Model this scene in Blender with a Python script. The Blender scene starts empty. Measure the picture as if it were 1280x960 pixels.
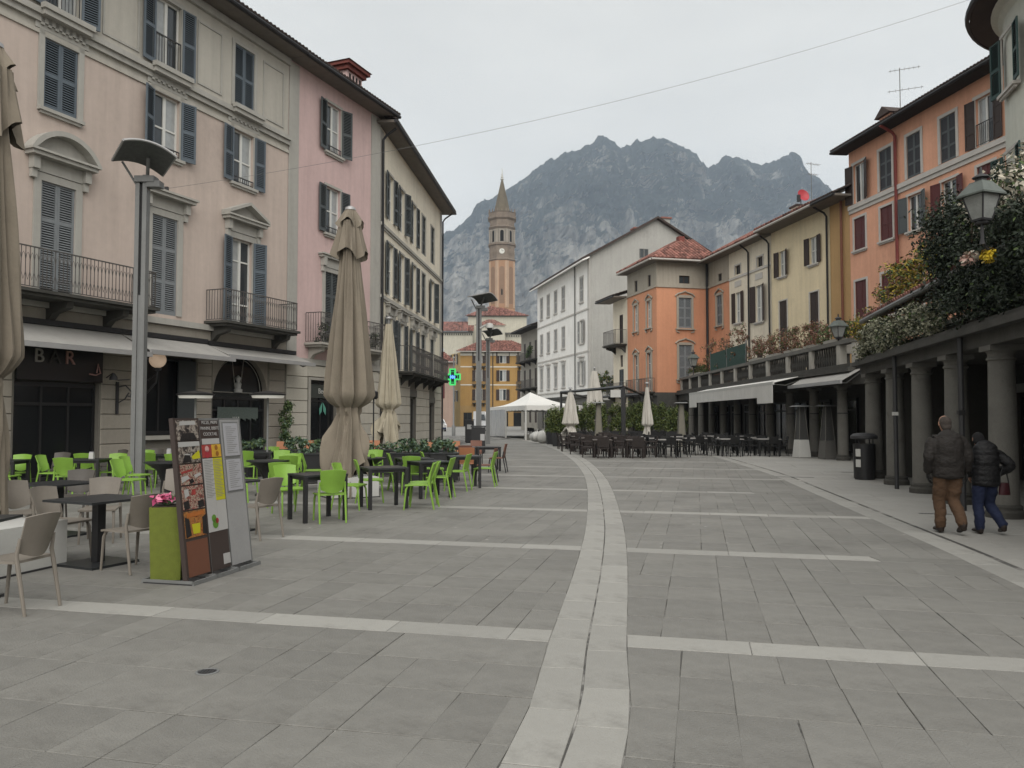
import bpy, math, random
import numpy as np
from mathutils import Vector, Matrix, noise as mnoise
R = math.radians; PI = math.pi
S = bpy.context.scene
C = S.collection
random.seed(7); rng = np.random.default_rng(7)

# ---------------------------------------------------------------- camera
cd = bpy.data.cameras.new("camera"); cam = bpy.data.objects.new("camera", cd); C.objects.link(cam)
cd.sensor_width = 36.0; cd.lens = 36.0*1000/1280; cd.clip_start = 0.1; cd.clip_end = 20000
cam.location = (0, 0, 1.65); cam.rotation_euler = (R(90)+math.atan(.042), 0, 0)
S.camera = cam
# ---------------------------------------------------------------- sky, sun, exposure
SUN_EL, SUN_AZ = R(46), R(176)          # azimuth from +y towards +x
W = bpy.data.worlds.new("World"); S.world = W; W.use_nodes = True
nt = W.node_tree; nt.nodes.clear()
def wn(t): return nt.nodes.new(t)
out = wn('ShaderNodeOutputWorld'); bg = wn('ShaderNodeBackground'); nt.links.new(bg.outputs[0], out.inputs[0])
bg.inputs[1].default_value = 0.1
sky = wn('ShaderNodeTexSky'); sky.sky_type = 'NISHITA'; sky.sun_disc = False
sky.sun_elevation = SUN_EL; sky.sun_rotation = SUN_AZ; sky.air_density = 1.0; sky.dust_density = 3.0
tc = wn('ShaderNodeTexCoord'); mp = wn('ShaderNodeMapping'); mp.inputs['Scale'].default_value = (1, 1, 3.2)
ns = wn('ShaderNodeTexNoise'); ns.inputs['Scale'].default_value = 1.6; ns.inputs['Detail'].default_value = 5; ns.inputs['Roughness'].default_value = .55
rp = wn('ShaderNodeValToRGB'); rp.color_ramp.elements[0].position = .3; rp.color_ramp.elements[1].position = .75
rp.color_ramp.elements[0].color = (4.3, 4.22, 3.93, 1); rp.color_ramp.elements[1].color = (5.75, 5.6, 5.16, 1)
mx = wn('ShaderNodeMix'); mx.data_type = 'RGBA'; mx.inputs[0].default_value = .93
nt.links.new(tc.outputs['Generated'], mp.inputs[0]); nt.links.new(mp.outputs[0], ns.inputs['Vector'])
nt.links.new(ns.outputs[0], rp.inputs[0]); nt.links.new(sky.outputs[0], mx.inputs[6]); nt.links.new(rp.outputs[0], mx.inputs[7])
nt.links.new(mx.outputs[2], bg.inputs[0])
sd = bpy.data.lights.new("sun", 'SUN'); sd.energy = 1.5; sd.angle = R(65); sd.color = (1, .97, .93)
so = bpy.data.objects.new("sun", sd); C.objects.link(so)
dv = Vector((math.sin(SUN_AZ)*math.cos(SUN_EL), math.cos(SUN_AZ)*math.cos(SUN_EL), math.sin(SUN_EL)))
so.rotation_euler = dv.to_track_quat('Z', 'Y').to_euler(); so.location = dv*50
S.view_settings.view_transform = 'Standard'; S.view_settings.look = 'None'
S.view_settings.exposure = 0.85; S.view_settings.gamma = 1.0
S.cycles.max_bounces = 6; S.cycles.diffuse_bounces = 3; S.cycles.glossy_bounces = 2; S.cycles.transmission_bounces = 4
S.cycles.transparent_max_bounces = 8; S.cycles.volume_bounces = 1; S.cycles.caustics_reflective = False; S.cycles.caustics_refractive = False

# ---------------------------------------------------------------- materials
def lin(c):
    return tuple(((x/255)/12.92 if x/255 <= .04045 else ((x/255+.055)/1.055)**2.4) for x in c)
MATS = {}
def mat(name, col, rough=.8, var=.12, scale=2.0, bump=0.0, bscale=40, metal=0.0, spec=.3, streak=0.0, island=0.0, emit=None, stain=None, fleck=None):
    """col: linear base colour; var: two-scale mottling; streak: vertical rain streaks; island: tint per loose piece"""
    if name in MATS: return MATS[name]
    m = bpy.data.materials.new(name); m.use_nodes = True; t = m.node_tree; n = t.nodes; L = t.links
    b = n['Principled BSDF']; b.inputs['Roughness'].default_value = rough; b.inputs['Metallic'].default_value = metal
    b.inputs['Specular IOR Level'].default_value = spec
    co = n.new('ShaderNodeTexCoord')
    val = None
    def addv(sock, amt):
        nonlocal val
        ma = n.new('ShaderNodeMath'); ma.operation = 'MULTIPLY_ADD'; L.new(sock, ma.inputs[0]); ma.inputs[1].default_value = 2*amt
        if val is None: ma.inputs[2].default_value = 1-amt
        else:
            s2 = n.new('ShaderNodeMath'); s2.operation = 'SUBTRACT'; L.new(val, s2.inputs[0]); s2.inputs[1].default_value = amt
            L.new(s2.outputs[0], ma.inputs[2])
        val = ma.outputs[0]
    if var:
        for sc, am, dt in ((scale, var, 4), (scale*9, var*.6, 3)):
            t1 = n.new('ShaderNodeTexNoise'); t1.inputs['Scale'].default_value = sc; t1.inputs['Detail'].default_value = dt
            L.new(co.outputs['Object'], t1.inputs['Vector']); addv(t1.outputs[0], am*1.6)
    if streak:
        mp_ = n.new('ShaderNodeMapping'); mp_.inputs['Scale'].default_value = (2.2, 2.2, .16); L.new(co.outputs['Object'], mp_.inputs[0])
        t2 = n.new('ShaderNodeTexNoise'); t2.inputs['Scale'].default_value = 1.5; t2.inputs['Detail'].default_value = 6; t2.inputs['Roughness'].default_value = .65
        L.new(mp_.outputs[0], t2.inputs['Vector']); addv(t2.outputs[0], streak*1.6)
    if island:
        ge = n.new('ShaderNodeNewGeometry'); oi = n.new('ShaderNodeObjectInfo')
        ad = n.new('ShaderNodeMath'); ad.operation = 'ADD'; L.new(ge.outputs['Random Per Island'], ad.inputs[0]); L.new(oi.outputs['Random'], ad.inputs[1])
        fr = n.new('ShaderNodeMath'); fr.operation = 'FRACT'; L.new(ad.outputs[0], fr.inputs[0]); addv(fr.outputs[0], island)
    if val is not None:
        vm = n.new('ShaderNodeVectorMath'); vm.operation = 'SCALE'; vm.inputs[0].default_value = col[:3]; L.new(val, vm.inputs['Scale'])
        src = vm.outputs[0]
    else:
        rg = n.new('ShaderNodeRGB'); rg.outputs[0].default_value = (*col[:3], 1); src = rg.outputs[0]
    if stain:
        t3 = n.new('ShaderNodeTexNoise'); t3.inputs['Scale'].default_value = stain[1]; t3.inputs['Detail'].default_value = 8; t3.inputs['Roughness'].default_value = .7
        L.new(co.outputs['Object'], t3.inputs['Vector'])
        cr = n.new('ShaderNodeValToRGB'); cr.color_ramp.elements[0].position = stain[2]; cr.color_ramp.elements[1].position = stain[2]+.16
        L.new(t3.outputs[0], cr.inputs[0])
        mm = n.new('ShaderNodeMix'); mm.data_type = 'RGBA'; L.new(cr.outputs[0], mm.inputs[0]); L.new(src, mm.inputs[6]); mm.inputs[7].default_value = (*stain[0], 1)
        src = mm.outputs[2]
    L.new(src, b.inputs['Base Color'])
    if fleck:
        vo = n.new('ShaderNodeTexVoronoi'); vo.inputs['Scale'].default_value = fleck[1]; L.new(co.outputs['Object'], vo.inputs['Vector'])
        fr_ = n.new('ShaderNodeValToRGB'); fr_.color_ramp.elements[0].position = fleck[2]; fr_.color_ramp.elements[0].color = (1, 1, 1, 1); fr_.color_ramp.elements[1].position = fleck[2]+.03; fr_.color_ramp.elements[1].color = (0, 0, 0, 1)
        L.new(vo.outputs['Distance'], fr_.inputs[0]); fm = n.new('ShaderNodeMix'); fm.data_type = 'RGBA'; L.new(fr_.outputs[0], fm.inputs[0]); L.new(src, fm.inputs[6]); fm.inputs[7].default_value = (*fleck[0], 1)
        src = fm.outputs[2]; L.new(src, b.inputs['Base Color'])
    if bump:
        t4 = n.new('ShaderNodeTexNoise'); t4.inputs['Scale'].default_value = bscale; t4.inputs['Detail'].default_value = 5
        L.new(co.outputs['Object'], t4.inputs['Vector'])
        bp = n.new('ShaderNodeBump'); bp.inputs['Strength'].default_value = bump; bp.inputs['Distance'].default_value = .02
        L.new(t4.outputs[0], bp.inputs['Height']); L.new(bp.outputs[0], b.inputs['Normal'])
    if emit:
        b.inputs['Emission Color'].default_value = (*emit[0], 1); b.inputs['Emission Strength'].default_value = emit[1]
    MATS[name] = m
    return m
def wall_mat(name, col, **k):
    d = dict(rough=.92, var=.08, scale=.6, bump=.25, bscale=60, streak=.13, spec=.15, stain=(tuple(c*.80 for c in col), .42, .57)); d.update(k)
    return mat(name, col, **d)
def leaf_mat(name, c1, c2):
    if name in MATS: return MATS[name]
    m = bpy.data.materials.new(name); m.use_nodes = True; n = m.node_tree.nodes; L = m.node_tree.links
    b = n['Principled BSDF']; b.inputs['Roughness'].default_value = .55; b.inputs['Specular IOR Level'].default_value = .3
    ge = n.new('ShaderNodeNewGeometry'); cr = n.new('ShaderNodeValToRGB'); e = cr.color_ramp.elements
    e[0].color = (*c1, 1); e[1].color = (*c2, 1); L.new(ge.outputs['Random Per Island'], cr.inputs[0]); L.new(cr.outputs[0], b.inputs['Base Color'])
    MATS[name] = m; return m

# ---------------------------------------------------------------- mesh builder
class MB:
    def __init__(s): s.v = []; s.f = []; s.mi = []; s.k = 0; s.T = None
    def add(s, vs, fs):
        o = len(s.v)
        if s.T is not None: vs = [tuple(s.T @ Vector(p)) for p in vs]
        s.v.extend(vs); s.f.extend([tuple(i+o for i in f) for f in fs]); s.mi.extend([s.k]*len(fs))
    def hexa(s, p):
        s.add(p, [(0, 3, 2, 1), (4, 5, 6, 7), (0, 1, 5, 4), (1, 2, 6, 5), (2, 3, 7, 6), (3, 0, 4, 7)])
    def b2(s, x0, x1, y0, y1, z0, z1):
        if x0 > x1: x0, x1 = x1, x0
        if y0 > y1: y0, y1 = y1, y0
        s.hexa([(x0, y0, z0), (x1, y0, z0), (x1, y1, z0), (x0, y1, z0), (x0, y0, z1), (x1, y0, z1), (x1, y1, z1), (x0, y1, z1)])
    def box(s, c, d, rz=0):
        x, y, z = c; a, b, h = d[0]/2, d[1]/2, d[2]/2; cs, sn = math.cos(rz), math.sin(rz)
        P = []
        for zz in (-h, h):
            for (i, j) in ((-a, -b), (a, -b), (a, b), (-a, b)): P.append((x+i*cs-j*sn, y+i*sn+j*cs, z+zz))
        s.hexa(P)
    def taper(s, c, d0, d1, h):
        x, y, z = c; P = []
        for (d, zz) in ((d0, 0), (d1, h)):
            a, b = d[0]/2, d[1]/2
            for (i, j) in ((-a, -b), (a, -b), (a, b), (-a, b)): P.append((x+i, y+j, z+zz))
        s.hexa(P)
    def tube(s, pts, r, n=6, cap=True, flat=1.0):
        pts = [Vector(p) for p in pts]; m = len(pts); rs = r if isinstance(r, (list, tuple)) else [r]*m
        vs = []; fs = []; up = None
        for i, p in enumerate(pts):
            d = (pts[min(i+1, m-1)]-pts[max(i-1, 0)]).normalized()
            if up is None: up = Vector((1, 0, 0)) if abs(d.x) < .8 else Vector((0, 1, 0))
            a = (up - d*up.dot(d)).normalized(); b = d.cross(a); up = a
            for k in range(n):
                t = 2*PI*k/n; vs.append(tuple(p + a*(rs[i]*math.cos(t)) + b*(rs[i]*flat*math.sin(t))))
        for i in range(m-1):
            for k in range(n):
                j = (k+1) % n; fs.append((i*n+k, i*n+j, (i+1)*n+j, (i+1)*n+k))
        if cap: fs.append(tuple(range(n-1, -1, -1))); fs.append(tuple((m-1)*n+k for k in range(n)))
        s.add(vs, fs)
    def lathe(s, prof, n=12, c=(0, 0, 0), sq=None, cap=True, ph=0):
        vs = []; fs = []; m = len(prof)
        for (r, z) in prof:
            for k in range(n):
                t = 2*PI*k/n+ph; vs.append((c[0]+r*math.cos(t), c[1]+r*math.sin(t)*(sq or 1), c[2]+z))
        for i in range(m-1):
            for k in range(n):
                j = (k+1) % n; fs.append((i*n+k, i*n+j, (i+1)*n+j, (i+1)*n+k))
        if cap: fs.append(tuple(range(n-1, -1, -1))); fs.append(tuple((m-1)*n+k for k in range(n)))
        s.add(vs, fs)
    def ext(s, poly, d):
        n = len(poly); d = Vector(d); vs = [tuple(p) for p in poly]+[tuple(Vector(p)+d) for p in poly]
        fs = [tuple(range(n-1, -1, -1)), tuple(range(n, 2*n))]+[(i, (i+1) % n, (i+1) % n+n, i+n) for i in range(n)]
        s.add(vs, fs)
    def grid(s, fn, nu, nv, th=0, close=False):
        """sheet fn(u,v), with thickness th along its own normal when th > 0"""
        P = [[Vector(fn(i/nu, j/nv)) for j in range(nv+1)] for i in range(nu+1)]
        w = nv+1; vs = [tuple(P[i][j]) for i in range(nu+1) for j in range(w)]
        fs = [(i*w+j, (i+1)*w+j, (i+1)*w+j+1, i*w+j+1) for i in range(nu) for j in range(nv)]
        if th:
            N = len(vs)
            for i in range(nu+1):
                for j in range(w):
                    a = P[min(i+1, nu)][j]-P[max(i-1, 0)][j]; b = P[i][min(j+1, nv)]-P[i][max(j-1, 0)]
                    nn = a.cross(b); nn = nn.normalized() if nn.length > 1e-9 else Vector((0, 0, 1))
                    vs.append(tuple(P[i][j]-nn*th))
            fs += [tuple(N+q for q in reversed(f)) for f in fs[:nu*nv]]
            per = [(i*w, (i+1)*w) for i in range(nu)]+[(nu*w+j, nu*w+j+1) for j in range(nv)]+[((i+1)*w+nv, i*w+nv) for i in range(nu)]+[(j+1, j) for j in range(nv)]
            fs += [(b, a, a+N, b+N) for a, b in per]
        s.add(vs, fs)
    def mesh(s, name, mats, smooth=False):
        me = bpy.data.meshes.new(name); me.from_pydata(s.v, [], s.f)
        for m in (mats if isinstance(mats, (list, tuple)) else [mats]): me.materials.append(m)
        if any(s.mi): me.polygons.foreach_set('material_index', s.mi)
        if smooth:
            me.polygons.foreach_set('use_smooth', [True]*len(s.f))
            try: me.set_sharp_from_angle(angle=R(38))
            except Exception: pass
        me.update(); return me
    def build(s, name, mats, parent=None, smooth=False, loc=(0, 0, 0), rz=0):
        return link(name, s.mesh(name, mats, smooth), parent, loc, rz)
def link(name, me, parent=None, loc=(0, 0, 0), rz=0):
    o = bpy.data.objects.new(name, me); C.objects.link(o); o.location = loc
    o.rotation_euler = rz if isinstance(rz, tuple) else (0, 0, rz)
    if parent is not None: o.parent = parent
    return o
def tag(o, label=None, cat=None, group=None, kind=None):
    if label: o['label'] = label
    if cat: o['category'] = cat
    if group: o['group'] = group
    if kind: o['kind'] = kind
    return o
def thing(name, label, cat, loc=(0, 0, 0), rz=0, group=None):
    o = bpy.data.objects.new(name, None); C.objects.link(o); o.location = loc; o.rotation_euler = (0, 0, rz)
    o.empty_display_size = .2
    return tag(o, label, cat, group)
KIDS = {}
def kids(o): return [c for c in bpy.data.objects if c.parent == o]
def snap(o):
    """a prototype as a plain tree, so that copying needs no search through the scene"""
    return (o, [snap(c) for c in kids(o)])
def dup(tree, loc=None, rz=None, label=None, parent=None, group=None, scale=None):
    o, ch = tree; c = o.copy(); C.objects.link(c)
    if parent is not None: c.parent = parent
    if loc is not None: c.location = loc
    if rz is not None: c.rotation_euler = (0, 0, rz)
    if label: c['label'] = label
    if group: c['group'] = group
    if scale: c.scale = (scale,)*3
    for k in ch: dup(k, parent=c)
    return c
class Proto:
    """first placement uses the prototype itself, later ones copy it"""
    def __init__(s, root): s.root = root; s.tree = snap(root); s.used = False
    def put(s, loc, rz, label, group=None):
        if not s.used:
            s.used = True; o = s.root; o.location = loc; o.rotation_euler = (0, 0, rz); tag(o, label, None, group); return o
        return dup(s.tree, loc, rz, label, None, group)
def leaves(pts, nrm, size, sz_var=.5, spread=1.0, mid=None):
    """small leaf quads (bent in two) at pts, facing roughly nrm"""
    n = len(pts); pts = np.asarray(pts, float)
    d = rng.normal(size=(n, 3)); nr = np.asarray(nrm, float)*1.0+d*spread*.6; nr /= np.linalg.norm(nr, axis=1)[:, None]+1e-9
    a = np.cross(nr, rng.normal(size=(n, 3))); a /= np.linalg.norm(a, axis=1)[:, None]+1e-9
    b = np.cross(nr, a); s = size*(1+sz_var*(rng.random(n)*2-1))[:, None]
    V = np.stack([pts-a*s, pts+b*s*.5+nr*s*.12, pts+a*s, pts-b*s*.5+nr*s*.12], 1).reshape(-1, 3)
    F = np.arange(n*4).reshape(-1, 4)
    return V, F
def foliage(name, V, F, mats, parent=None, mi=None):
    me = bpy.data.meshes.new(name); n = len(V); k = len(F)
    me.vertices.add(n); me.vertices.foreach_set('co', np.asarray(V, np.float32).ravel())
    me.loops.add(k*4); me.loops.foreach_set('vertex_index', np.asarray(F, np.int32).ravel())
    me.polygons.add(k); me.polygons.foreach_set('loop_start', np.arange(0, k*4, 4, dtype=np.int32))
    try: me.polygons.foreach_set('loop_total', np.full(k, 4, np.int32))
    except Exception: pass
    for m in mats: me.materials.append(m)
    if mi is not None: me.polygons.foreach_set('material_index', np.asarray(mi, np.int32))
    me.update(calc_edges=True); me.validate()
    return link(name, me, parent)
def text_mesh(body, size, m, name, parent=None, loc=(0, 0, 0), rot=(0, 0, 0), depth=.01, align='CENTER'):
    cu = bpy.data.curves.new('tmp', 'FONT'); cu.body = body; cu.size = size; cu.extrude = depth; cu.align_x = align; cu.align_y = 'CENTER'
    o = bpy.data.objects.new('tmp', cu); C.objects.link(o)
    dg = bpy.context.evaluated_depsgraph_get(); me = bpy.data.meshes.new_from_object(o.evaluated_get(dg)); me.name = name
    bpy.data.objects.remove(o); bpy.data.curves.remove(cu)
    me.materials.clear(); me.materials.append(m)
    return link(name, me, parent, loc, rot)
# ---------------------------------------------------------------- palette
M_SLAB = mat('paving stone grey', (.166, .162, .148), .66, .17, .8, .4, 70, spec=.5, island=.085, stain=((.108, .104, .094), .7, .54), fleck=((.30, .29, .27), 2.6, .045))
M_BAND = mat('paving stone pale', (.265, .26, .24), .68, .07, 1.5, .3, 90, island=.09, spec=.5, stain=((.175, .17, .155), 1.0, .55), fleck=((.12, .115, .105), 2.2, .05))
M_WALK = mat('paving stone walkway', (.27, .264, .245), .68, .08, 1.1, .3, 90, island=.07, spec=.5, stain=((.20, .195, .18), .7, .56))
M_BED = mat('mortar bed', (.085, .083, .078), .95, .15, 3, .4, 60, stain=((.36, .35, .33), 1.3, .46))
M_GROUND = mat('far ground', (.24, .236, .225), .9, .12, .3, .2, 30)
M_DARK = mat('dark void', (.012, .012, .012), .9, 0)
M_STONE = mat('grey granite', (.135, .131, .119), .85, .14, 3, .5, 70, stain=((.085, .082, .073), 2.2, .56))
M_STONE_D = mat('dark weathered stone', (.062, .06, .054), .88, .2, 2.5, .5, 50, streak=.2)
M_STONE_L = mat('pale limestone', (.36, .345, .31), .85, .1, 2, .3, 60, streak=.12)
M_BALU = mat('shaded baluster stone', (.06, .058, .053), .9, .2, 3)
M_IRONL = mat('rusty grey iron', (.085, .08, .076), .6, .2, 8)
M_IRON = mat('wrought iron', (.03, .03, .032), .55, .1, 8, metal=.0, spec=.4)
M_GLASS = mat('window glass dark', (.035, .042, .047), .06, 0, spec=.6)
M_GLASSL = mat('window glass with curtain', (.32, .335, .335), .1, .15, 5, spec=.6)
M_WHITEF = mat('white window frame', (.62, .62, .59), .5, .05, 4)
M_SH_BLUE = mat('blue grey shutter paint', (.105, .128, .15), .6, .1, 5, .1, 50)
M_SH_PALE = mat('pale grey shutter paint', (.19, .205, .215), .65, .12, 6, .1, 50)
M_SH_GREY = mat('grey green shutter paint', (.075, .085, .088), .6, .1, 5)
M_SH_BROWN = mat('dark brown shutter paint', (.038, .026, .022), .6, .15, 5)
M_SH_RED = mat('oxblood shutter paint', (.085, .022, .022), .6, .15, 5)
M_SHD = mat('near black shutter louvres', (.028, .028, .033), .6, .1, 5)
M_SH_GREEN = mat('dark green shutter paint', (.02, .05, .045), .6, .1, 5)
M_SH_WHITE = mat('pale shutter paint', (.42, .42, .41), .6, .08, 5)
M_TILE = mat('terracotta roof tiles', (.20, .093, .074), .88, .2, 1.5, .4, 40, island=.55)
M_TILE_D = mat('weathered dark roof tiles', (.06, .045, .04), .9, .2, 1.5, .4, 40, island=.25)
M_SOFFIT = mat('timber soffit', (.17, .15, .13), .9, .15, 3)
M_GUTTER = mat('gutter metal', (.16, .16, .155), .5, .1, 3, metal=.3)
M_GUTTER_D = mat('dark gutter metal', (.03, .03, .032), .5, .1, 3, metal=.3)
M_AWN = mat('grey awning canvas', (.30, .292, .275), .9, .08, 2, streak=.1)
M_AWN_W = mat('white awning canvas', (.58, .575, .55), .9, .06, 2, streak=.1)
M_CANVAS = mat('taupe parasol canvas', (.195, .168, .132), .95, .1, 3, .25, 120, streak=.12)
M_CANVAS_L = mat('cream parasol canvas', (.36, .325, .25), .95, .1, 3, .25, 120, streak=.12)
M_CANVAS_W = mat('off white parasol canvas', (.47, .45, .41), .95, .07, 3, .2, 90, streak=.1)
M_STEEL = mat('galvanised steel post', (.18, .184, .182), .55, .1, 2, metal=.25, streak=.1)
M_ALU = mat('brushed aluminium', (.36, .36, .36), .45, .08, 4, metal=.35)
M_BLACK = mat('black metal', (.016, .016, .017), .45, .15, 5, spec=.4)
M_BLACKT = mat('black table laminate', (.022, .024, .026), .35, .15, 5, spec=.5)
M_GREEN = mat('lime green plastic', (.19, .345, .05), .45, .08, 3, spec=.35)
M_TAUPE = mat('taupe plastic', (.185, .165, .14), .5, .08, 3, spec=.35)
M_TAUPE_D = mat('dark taupe plastic', (.075, .068, .06), .5, .08, 3, spec=.35)
M_ORANGE = mat('burnt orange plastic', (.34, .15, .075), .55, .1, 3)
M_RUST = mat('russet plastic', (.155, .072, .05), .55, .1, 3)
M_RATTAN = mat('dark brown woven rattan', (.032, .026, .024), .8, .3, 30, .6, 140)
M_RATTAN_B = mat('black woven rattan', (.016, .016, .016), .8, .3, 30, .6, 140)
M_WPLAST = mat('white plastic', (.46, .46, .44), .5, .05, 3)
M_LIME = mat('lime fibre planter', (.125, .15, .024), .8, .12, 14, .4, 160)
M_SOIL = mat('potting soil', (.03, .022, .016), .95, .3, 20)

# ---------------------------------------------------------------- ground
T0 = 13.0; TA = Vector((math.sin(R(T0)), math.cos(R(T0)))); SA = Vector((math.cos(R(T0)), -math.sin(R(T0))))
def to_ts(x, y): return (x*TA.x+y*TA.y, x*SA.x+y*SA.y)
def to_xy(t, s): return (t*TA.x+s*SA.x, t*TA.y+s*SA.y)
STRIP = [(-1.9, -4.0), (-.85, 0.0), (.226, 3.84), (.565, 6.02), (1.05, 9.36), (1.49, 12.98), (2.05, 18.85), (2.42, 24.4), (2.63, 31.3), (2.59, 38.5), (2.29, 46.0), (1.6, 54.0), (.3, 63.0), (-1.8, 73.0)]
WALKL = [(2.6, -6.0), (3.6, 0.0), (4.96, 7.83), (5.37, 10.03), (5.80, 12.69), (6.83, 19.07), (7.55, 23.7), (8.42, 32.5), (9.2, 42.0), (9.4, 52.0), (9.0, 62.0)]
def smooth_curve(P, n=140):
    """Catmull-Rom through P, as arrays of t and s in paving axes"""
    P = [np.array(p) for p in P]; o = []
    for i in range(len(P)-1):
        a, b, c, d = P[max(i-1, 0)], P[i], P[i+1], P[min(i+2, len(P)-1)]
        for k in range(10):
            u = k/10; o.append(.5*((2*b)+(c-a)*u+(2*a-5*b+4*c-d)*u*u+(3*b-a-3*c+d)*u**3))
    o.append(P[-1]); return o
def offs(C_, d):
    o = []
    for i, p in enumerate(C_):
        q = C_[min(i+1, len(C_)-1)]-C_[max(i-1, 0)]; q = q/np.linalg.norm(q); o.append(p+np.array((q[1], -q[0]))*d)
    return o
def as_fn(C_):
    ts = np.array([to_ts(*p) for p in C_]); idx = np.argsort(ts[:, 0]); return lambda t: float(np.interp(t, ts[idx, 0], ts[idx, 1]))
SC = smooth_curve(STRIP); WC = smooth_curve(WALKL)
SL, SR = as_fn(offs(SC, -.285)), as_fn(offs(SC, .285))
WL, WR = as_fn(offs(WC, 0)), as_fn(offs(WC, .36))
mb = MB(); mb.b2(-4000, 4000, -1500, 6500, -.6, -.016)
ground = mb.build('ground', M_GROUND); tag(ground, kind='structure')
mb = MB(); mb.b2(-16, 16.5, -5, 74, -.015, -.008)
pave = mb.build('pavement', M_BED); tag(pave, kind='structure')
def slab_verts(q, g=.003, h=.008, jit=.005):
    """q: 4 corners xy (ccw); top at 0 with a small chamfer"""
    q = [(p[0]+random.uniform(-jit, jit), p[1]+random.uniform(-jit, jit)) for p in q]
    c = [sum(p[i] for p in q)/4 for i in (0, 1)]
    def ins(p, d):
        v = (c[0]-p[0], c[1]-p[1]); l = math.hypot(*v) or 1; return (p[0]+v[0]/l*d, p[1]+v[1]/l*d)
    dz = random.uniform(-.0012, .0012)
    vs = [(*ins(p, g), -h) for p in q]+[(*ins(p, g), dz-.003) for p in q]+[(*ins(p, g+.006), dz) for p in q]
    fs = [(8, 9, 10, 11)]
    for k in range(4):
        j = (k+1) % 4; fs += [(k, j, j+4, k+4), (k+4, j+4, j+8, k+8)]
    return vs, fs
PIECES = {'paving_slab': [], 'band_stone': [], 'kerb_stone': [], 'walkway_slab': []}
def piece(kind, q):
    cx = sum(p[0] for p in q)/4; cy = sum(p[1] for p in q)/4
    PIECES[kind].append((math.hypot(cx, cy), q))
def quad_ts(t0, t1, a0, a1, b0, b1): return [to_xy(t0, a0), to_xy(t0, b0), to_xy(t1, b1), to_xy(t1, a1)]
def row(t0, t1, fa, fb, kind, wmin, wmax, lo=None, hi=None, seed=0, ok=None):
    rr = random.Random(seed); a0, a1, b0, b1 = fa(t0), fa(t1), fb(t0), fb(t1)
    s = math.floor(min(a0, a1)/.8)*.8-1.6; cuts = []
    base = random.Random(ok if ok is not None else seed); s = -15.0 if a0 < -10 else -3.0
    end = max(b0, b1)
    while s < end:
        if s > max(a0, a1)+.12 and s < min(b0, b1)-.12: cuts.append(s) if ok is None or rr.random() > .05 else None
        s += base.choice(wmin)
    L = [(a0, a1)]+[(c, c) for c in cuts]+[(b0, b1)]
    for (p, q) in zip(L, L[1:]):
        Q = quad_ts(t0, t1, p[0], p[1], q[0], q[1])
        cx, cy = sum(v[0] for v in Q)/4, sum(v[1] for v in Q)/4
        if cy < 1.5 or (cy < 60 and abs(cx) > cy*.75+1.2) or cx > 13.5: continue
        piece(kind, Q)
BT0, BP, BW = 5.88, 4.1, .32       # transverse bands: first one, pitch, width
LEFT = lambda t: -14.0
ENDS = {1: 4.25, 3: 5.3}
for k in range(-2, 15):
    tb = BT0+k*BP
    row(tb, tb+BW, LEFT, SL, 'band_stone', (.96, 1.12), 0, seed=k+50)
    if k in ENDS:
        e = to_ts(ENDS[k], 0)[1]
        xe = lambda t, e=ENDS[k]: (e-t*TA.x)/SA.x
        row(tb, tb+BW, SR, xe, 'band_stone', (.96, 1.12), 0, seed=k+80)
        row(tb, tb+BW, xe, WL, 'paving_slab', (.48, .64, .8), 0, seed=k+90)
    else: row(tb, tb+BW, SR, WL, 'band_stone', (.96, 1.12), 0, seed=k+80)
    n = 6; hs = [random.uniform(.8, 1.2) for _ in range(n)]; q = (BP-BW)/sum(hs); t = tb+BW
    for i, h in enumerate(hs):
        t2 = t+h*q
        row(t, t2, LEFT, SL, 'paving_slab', (.32, .32, .32, .48), 0, seed=k*31+i, ok=k)
        row(t, t2, SR, WL, 'paving_slab', (.32, .32, .32, .48), 0, seed=k*37+i+500, ok=k+40)
        t = t2
t = 1.0; i = 0
while t < 66:
    h = random.choice((.6, .75, .9)); far = lambda t_: (13.4-t_*TA.x)/SA.x
    row(t, t+h, lambda q: WR(q)+.07, far, 'walkway_slab', (.8, 1.0, 1.2), 0, seed=900+i); t += h; i += 1
def along(C_, d0, d1, kind, step, gap=.0):
    A_, B_ = offs(C_, d0), offs(C_, d1); acc = 0; st = 0
    for i in range(1, len(A_)):
        acc += np.linalg.norm(A_[i]-A_[i-1])
        if acc >= step*(.8+.4*random.random()) or i == len(A_)-1:
            m = (st+i)//2
            piece(kind, [tuple(A_[st]), tuple(B_[st]), tuple(B_[i]), tuple(A_[i])]); st = i; acc = 0
def dense(P, n):
    Cc = smooth_curve(P); o = []
    for a, b in zip(Cc, Cc[1:]):
        k = max(1, int(np.linalg.norm(b-a)/.14))
        for j in range(k): o.append(a+(b-a)*j/k)
    return o
SD = [p for p in dense(STRIP, 0) if 1.8 < p[1] < 72]; WD = [p for p in dense(WALKL, 0) if 3 < p[1] < 62]
along(SD, -.285, -.005, 'kerb_stone', .62); along(SD, .005, .285, 'kerb_stone', .62); along(WD, 0, .36, 'kerb_stone', .8)
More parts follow.
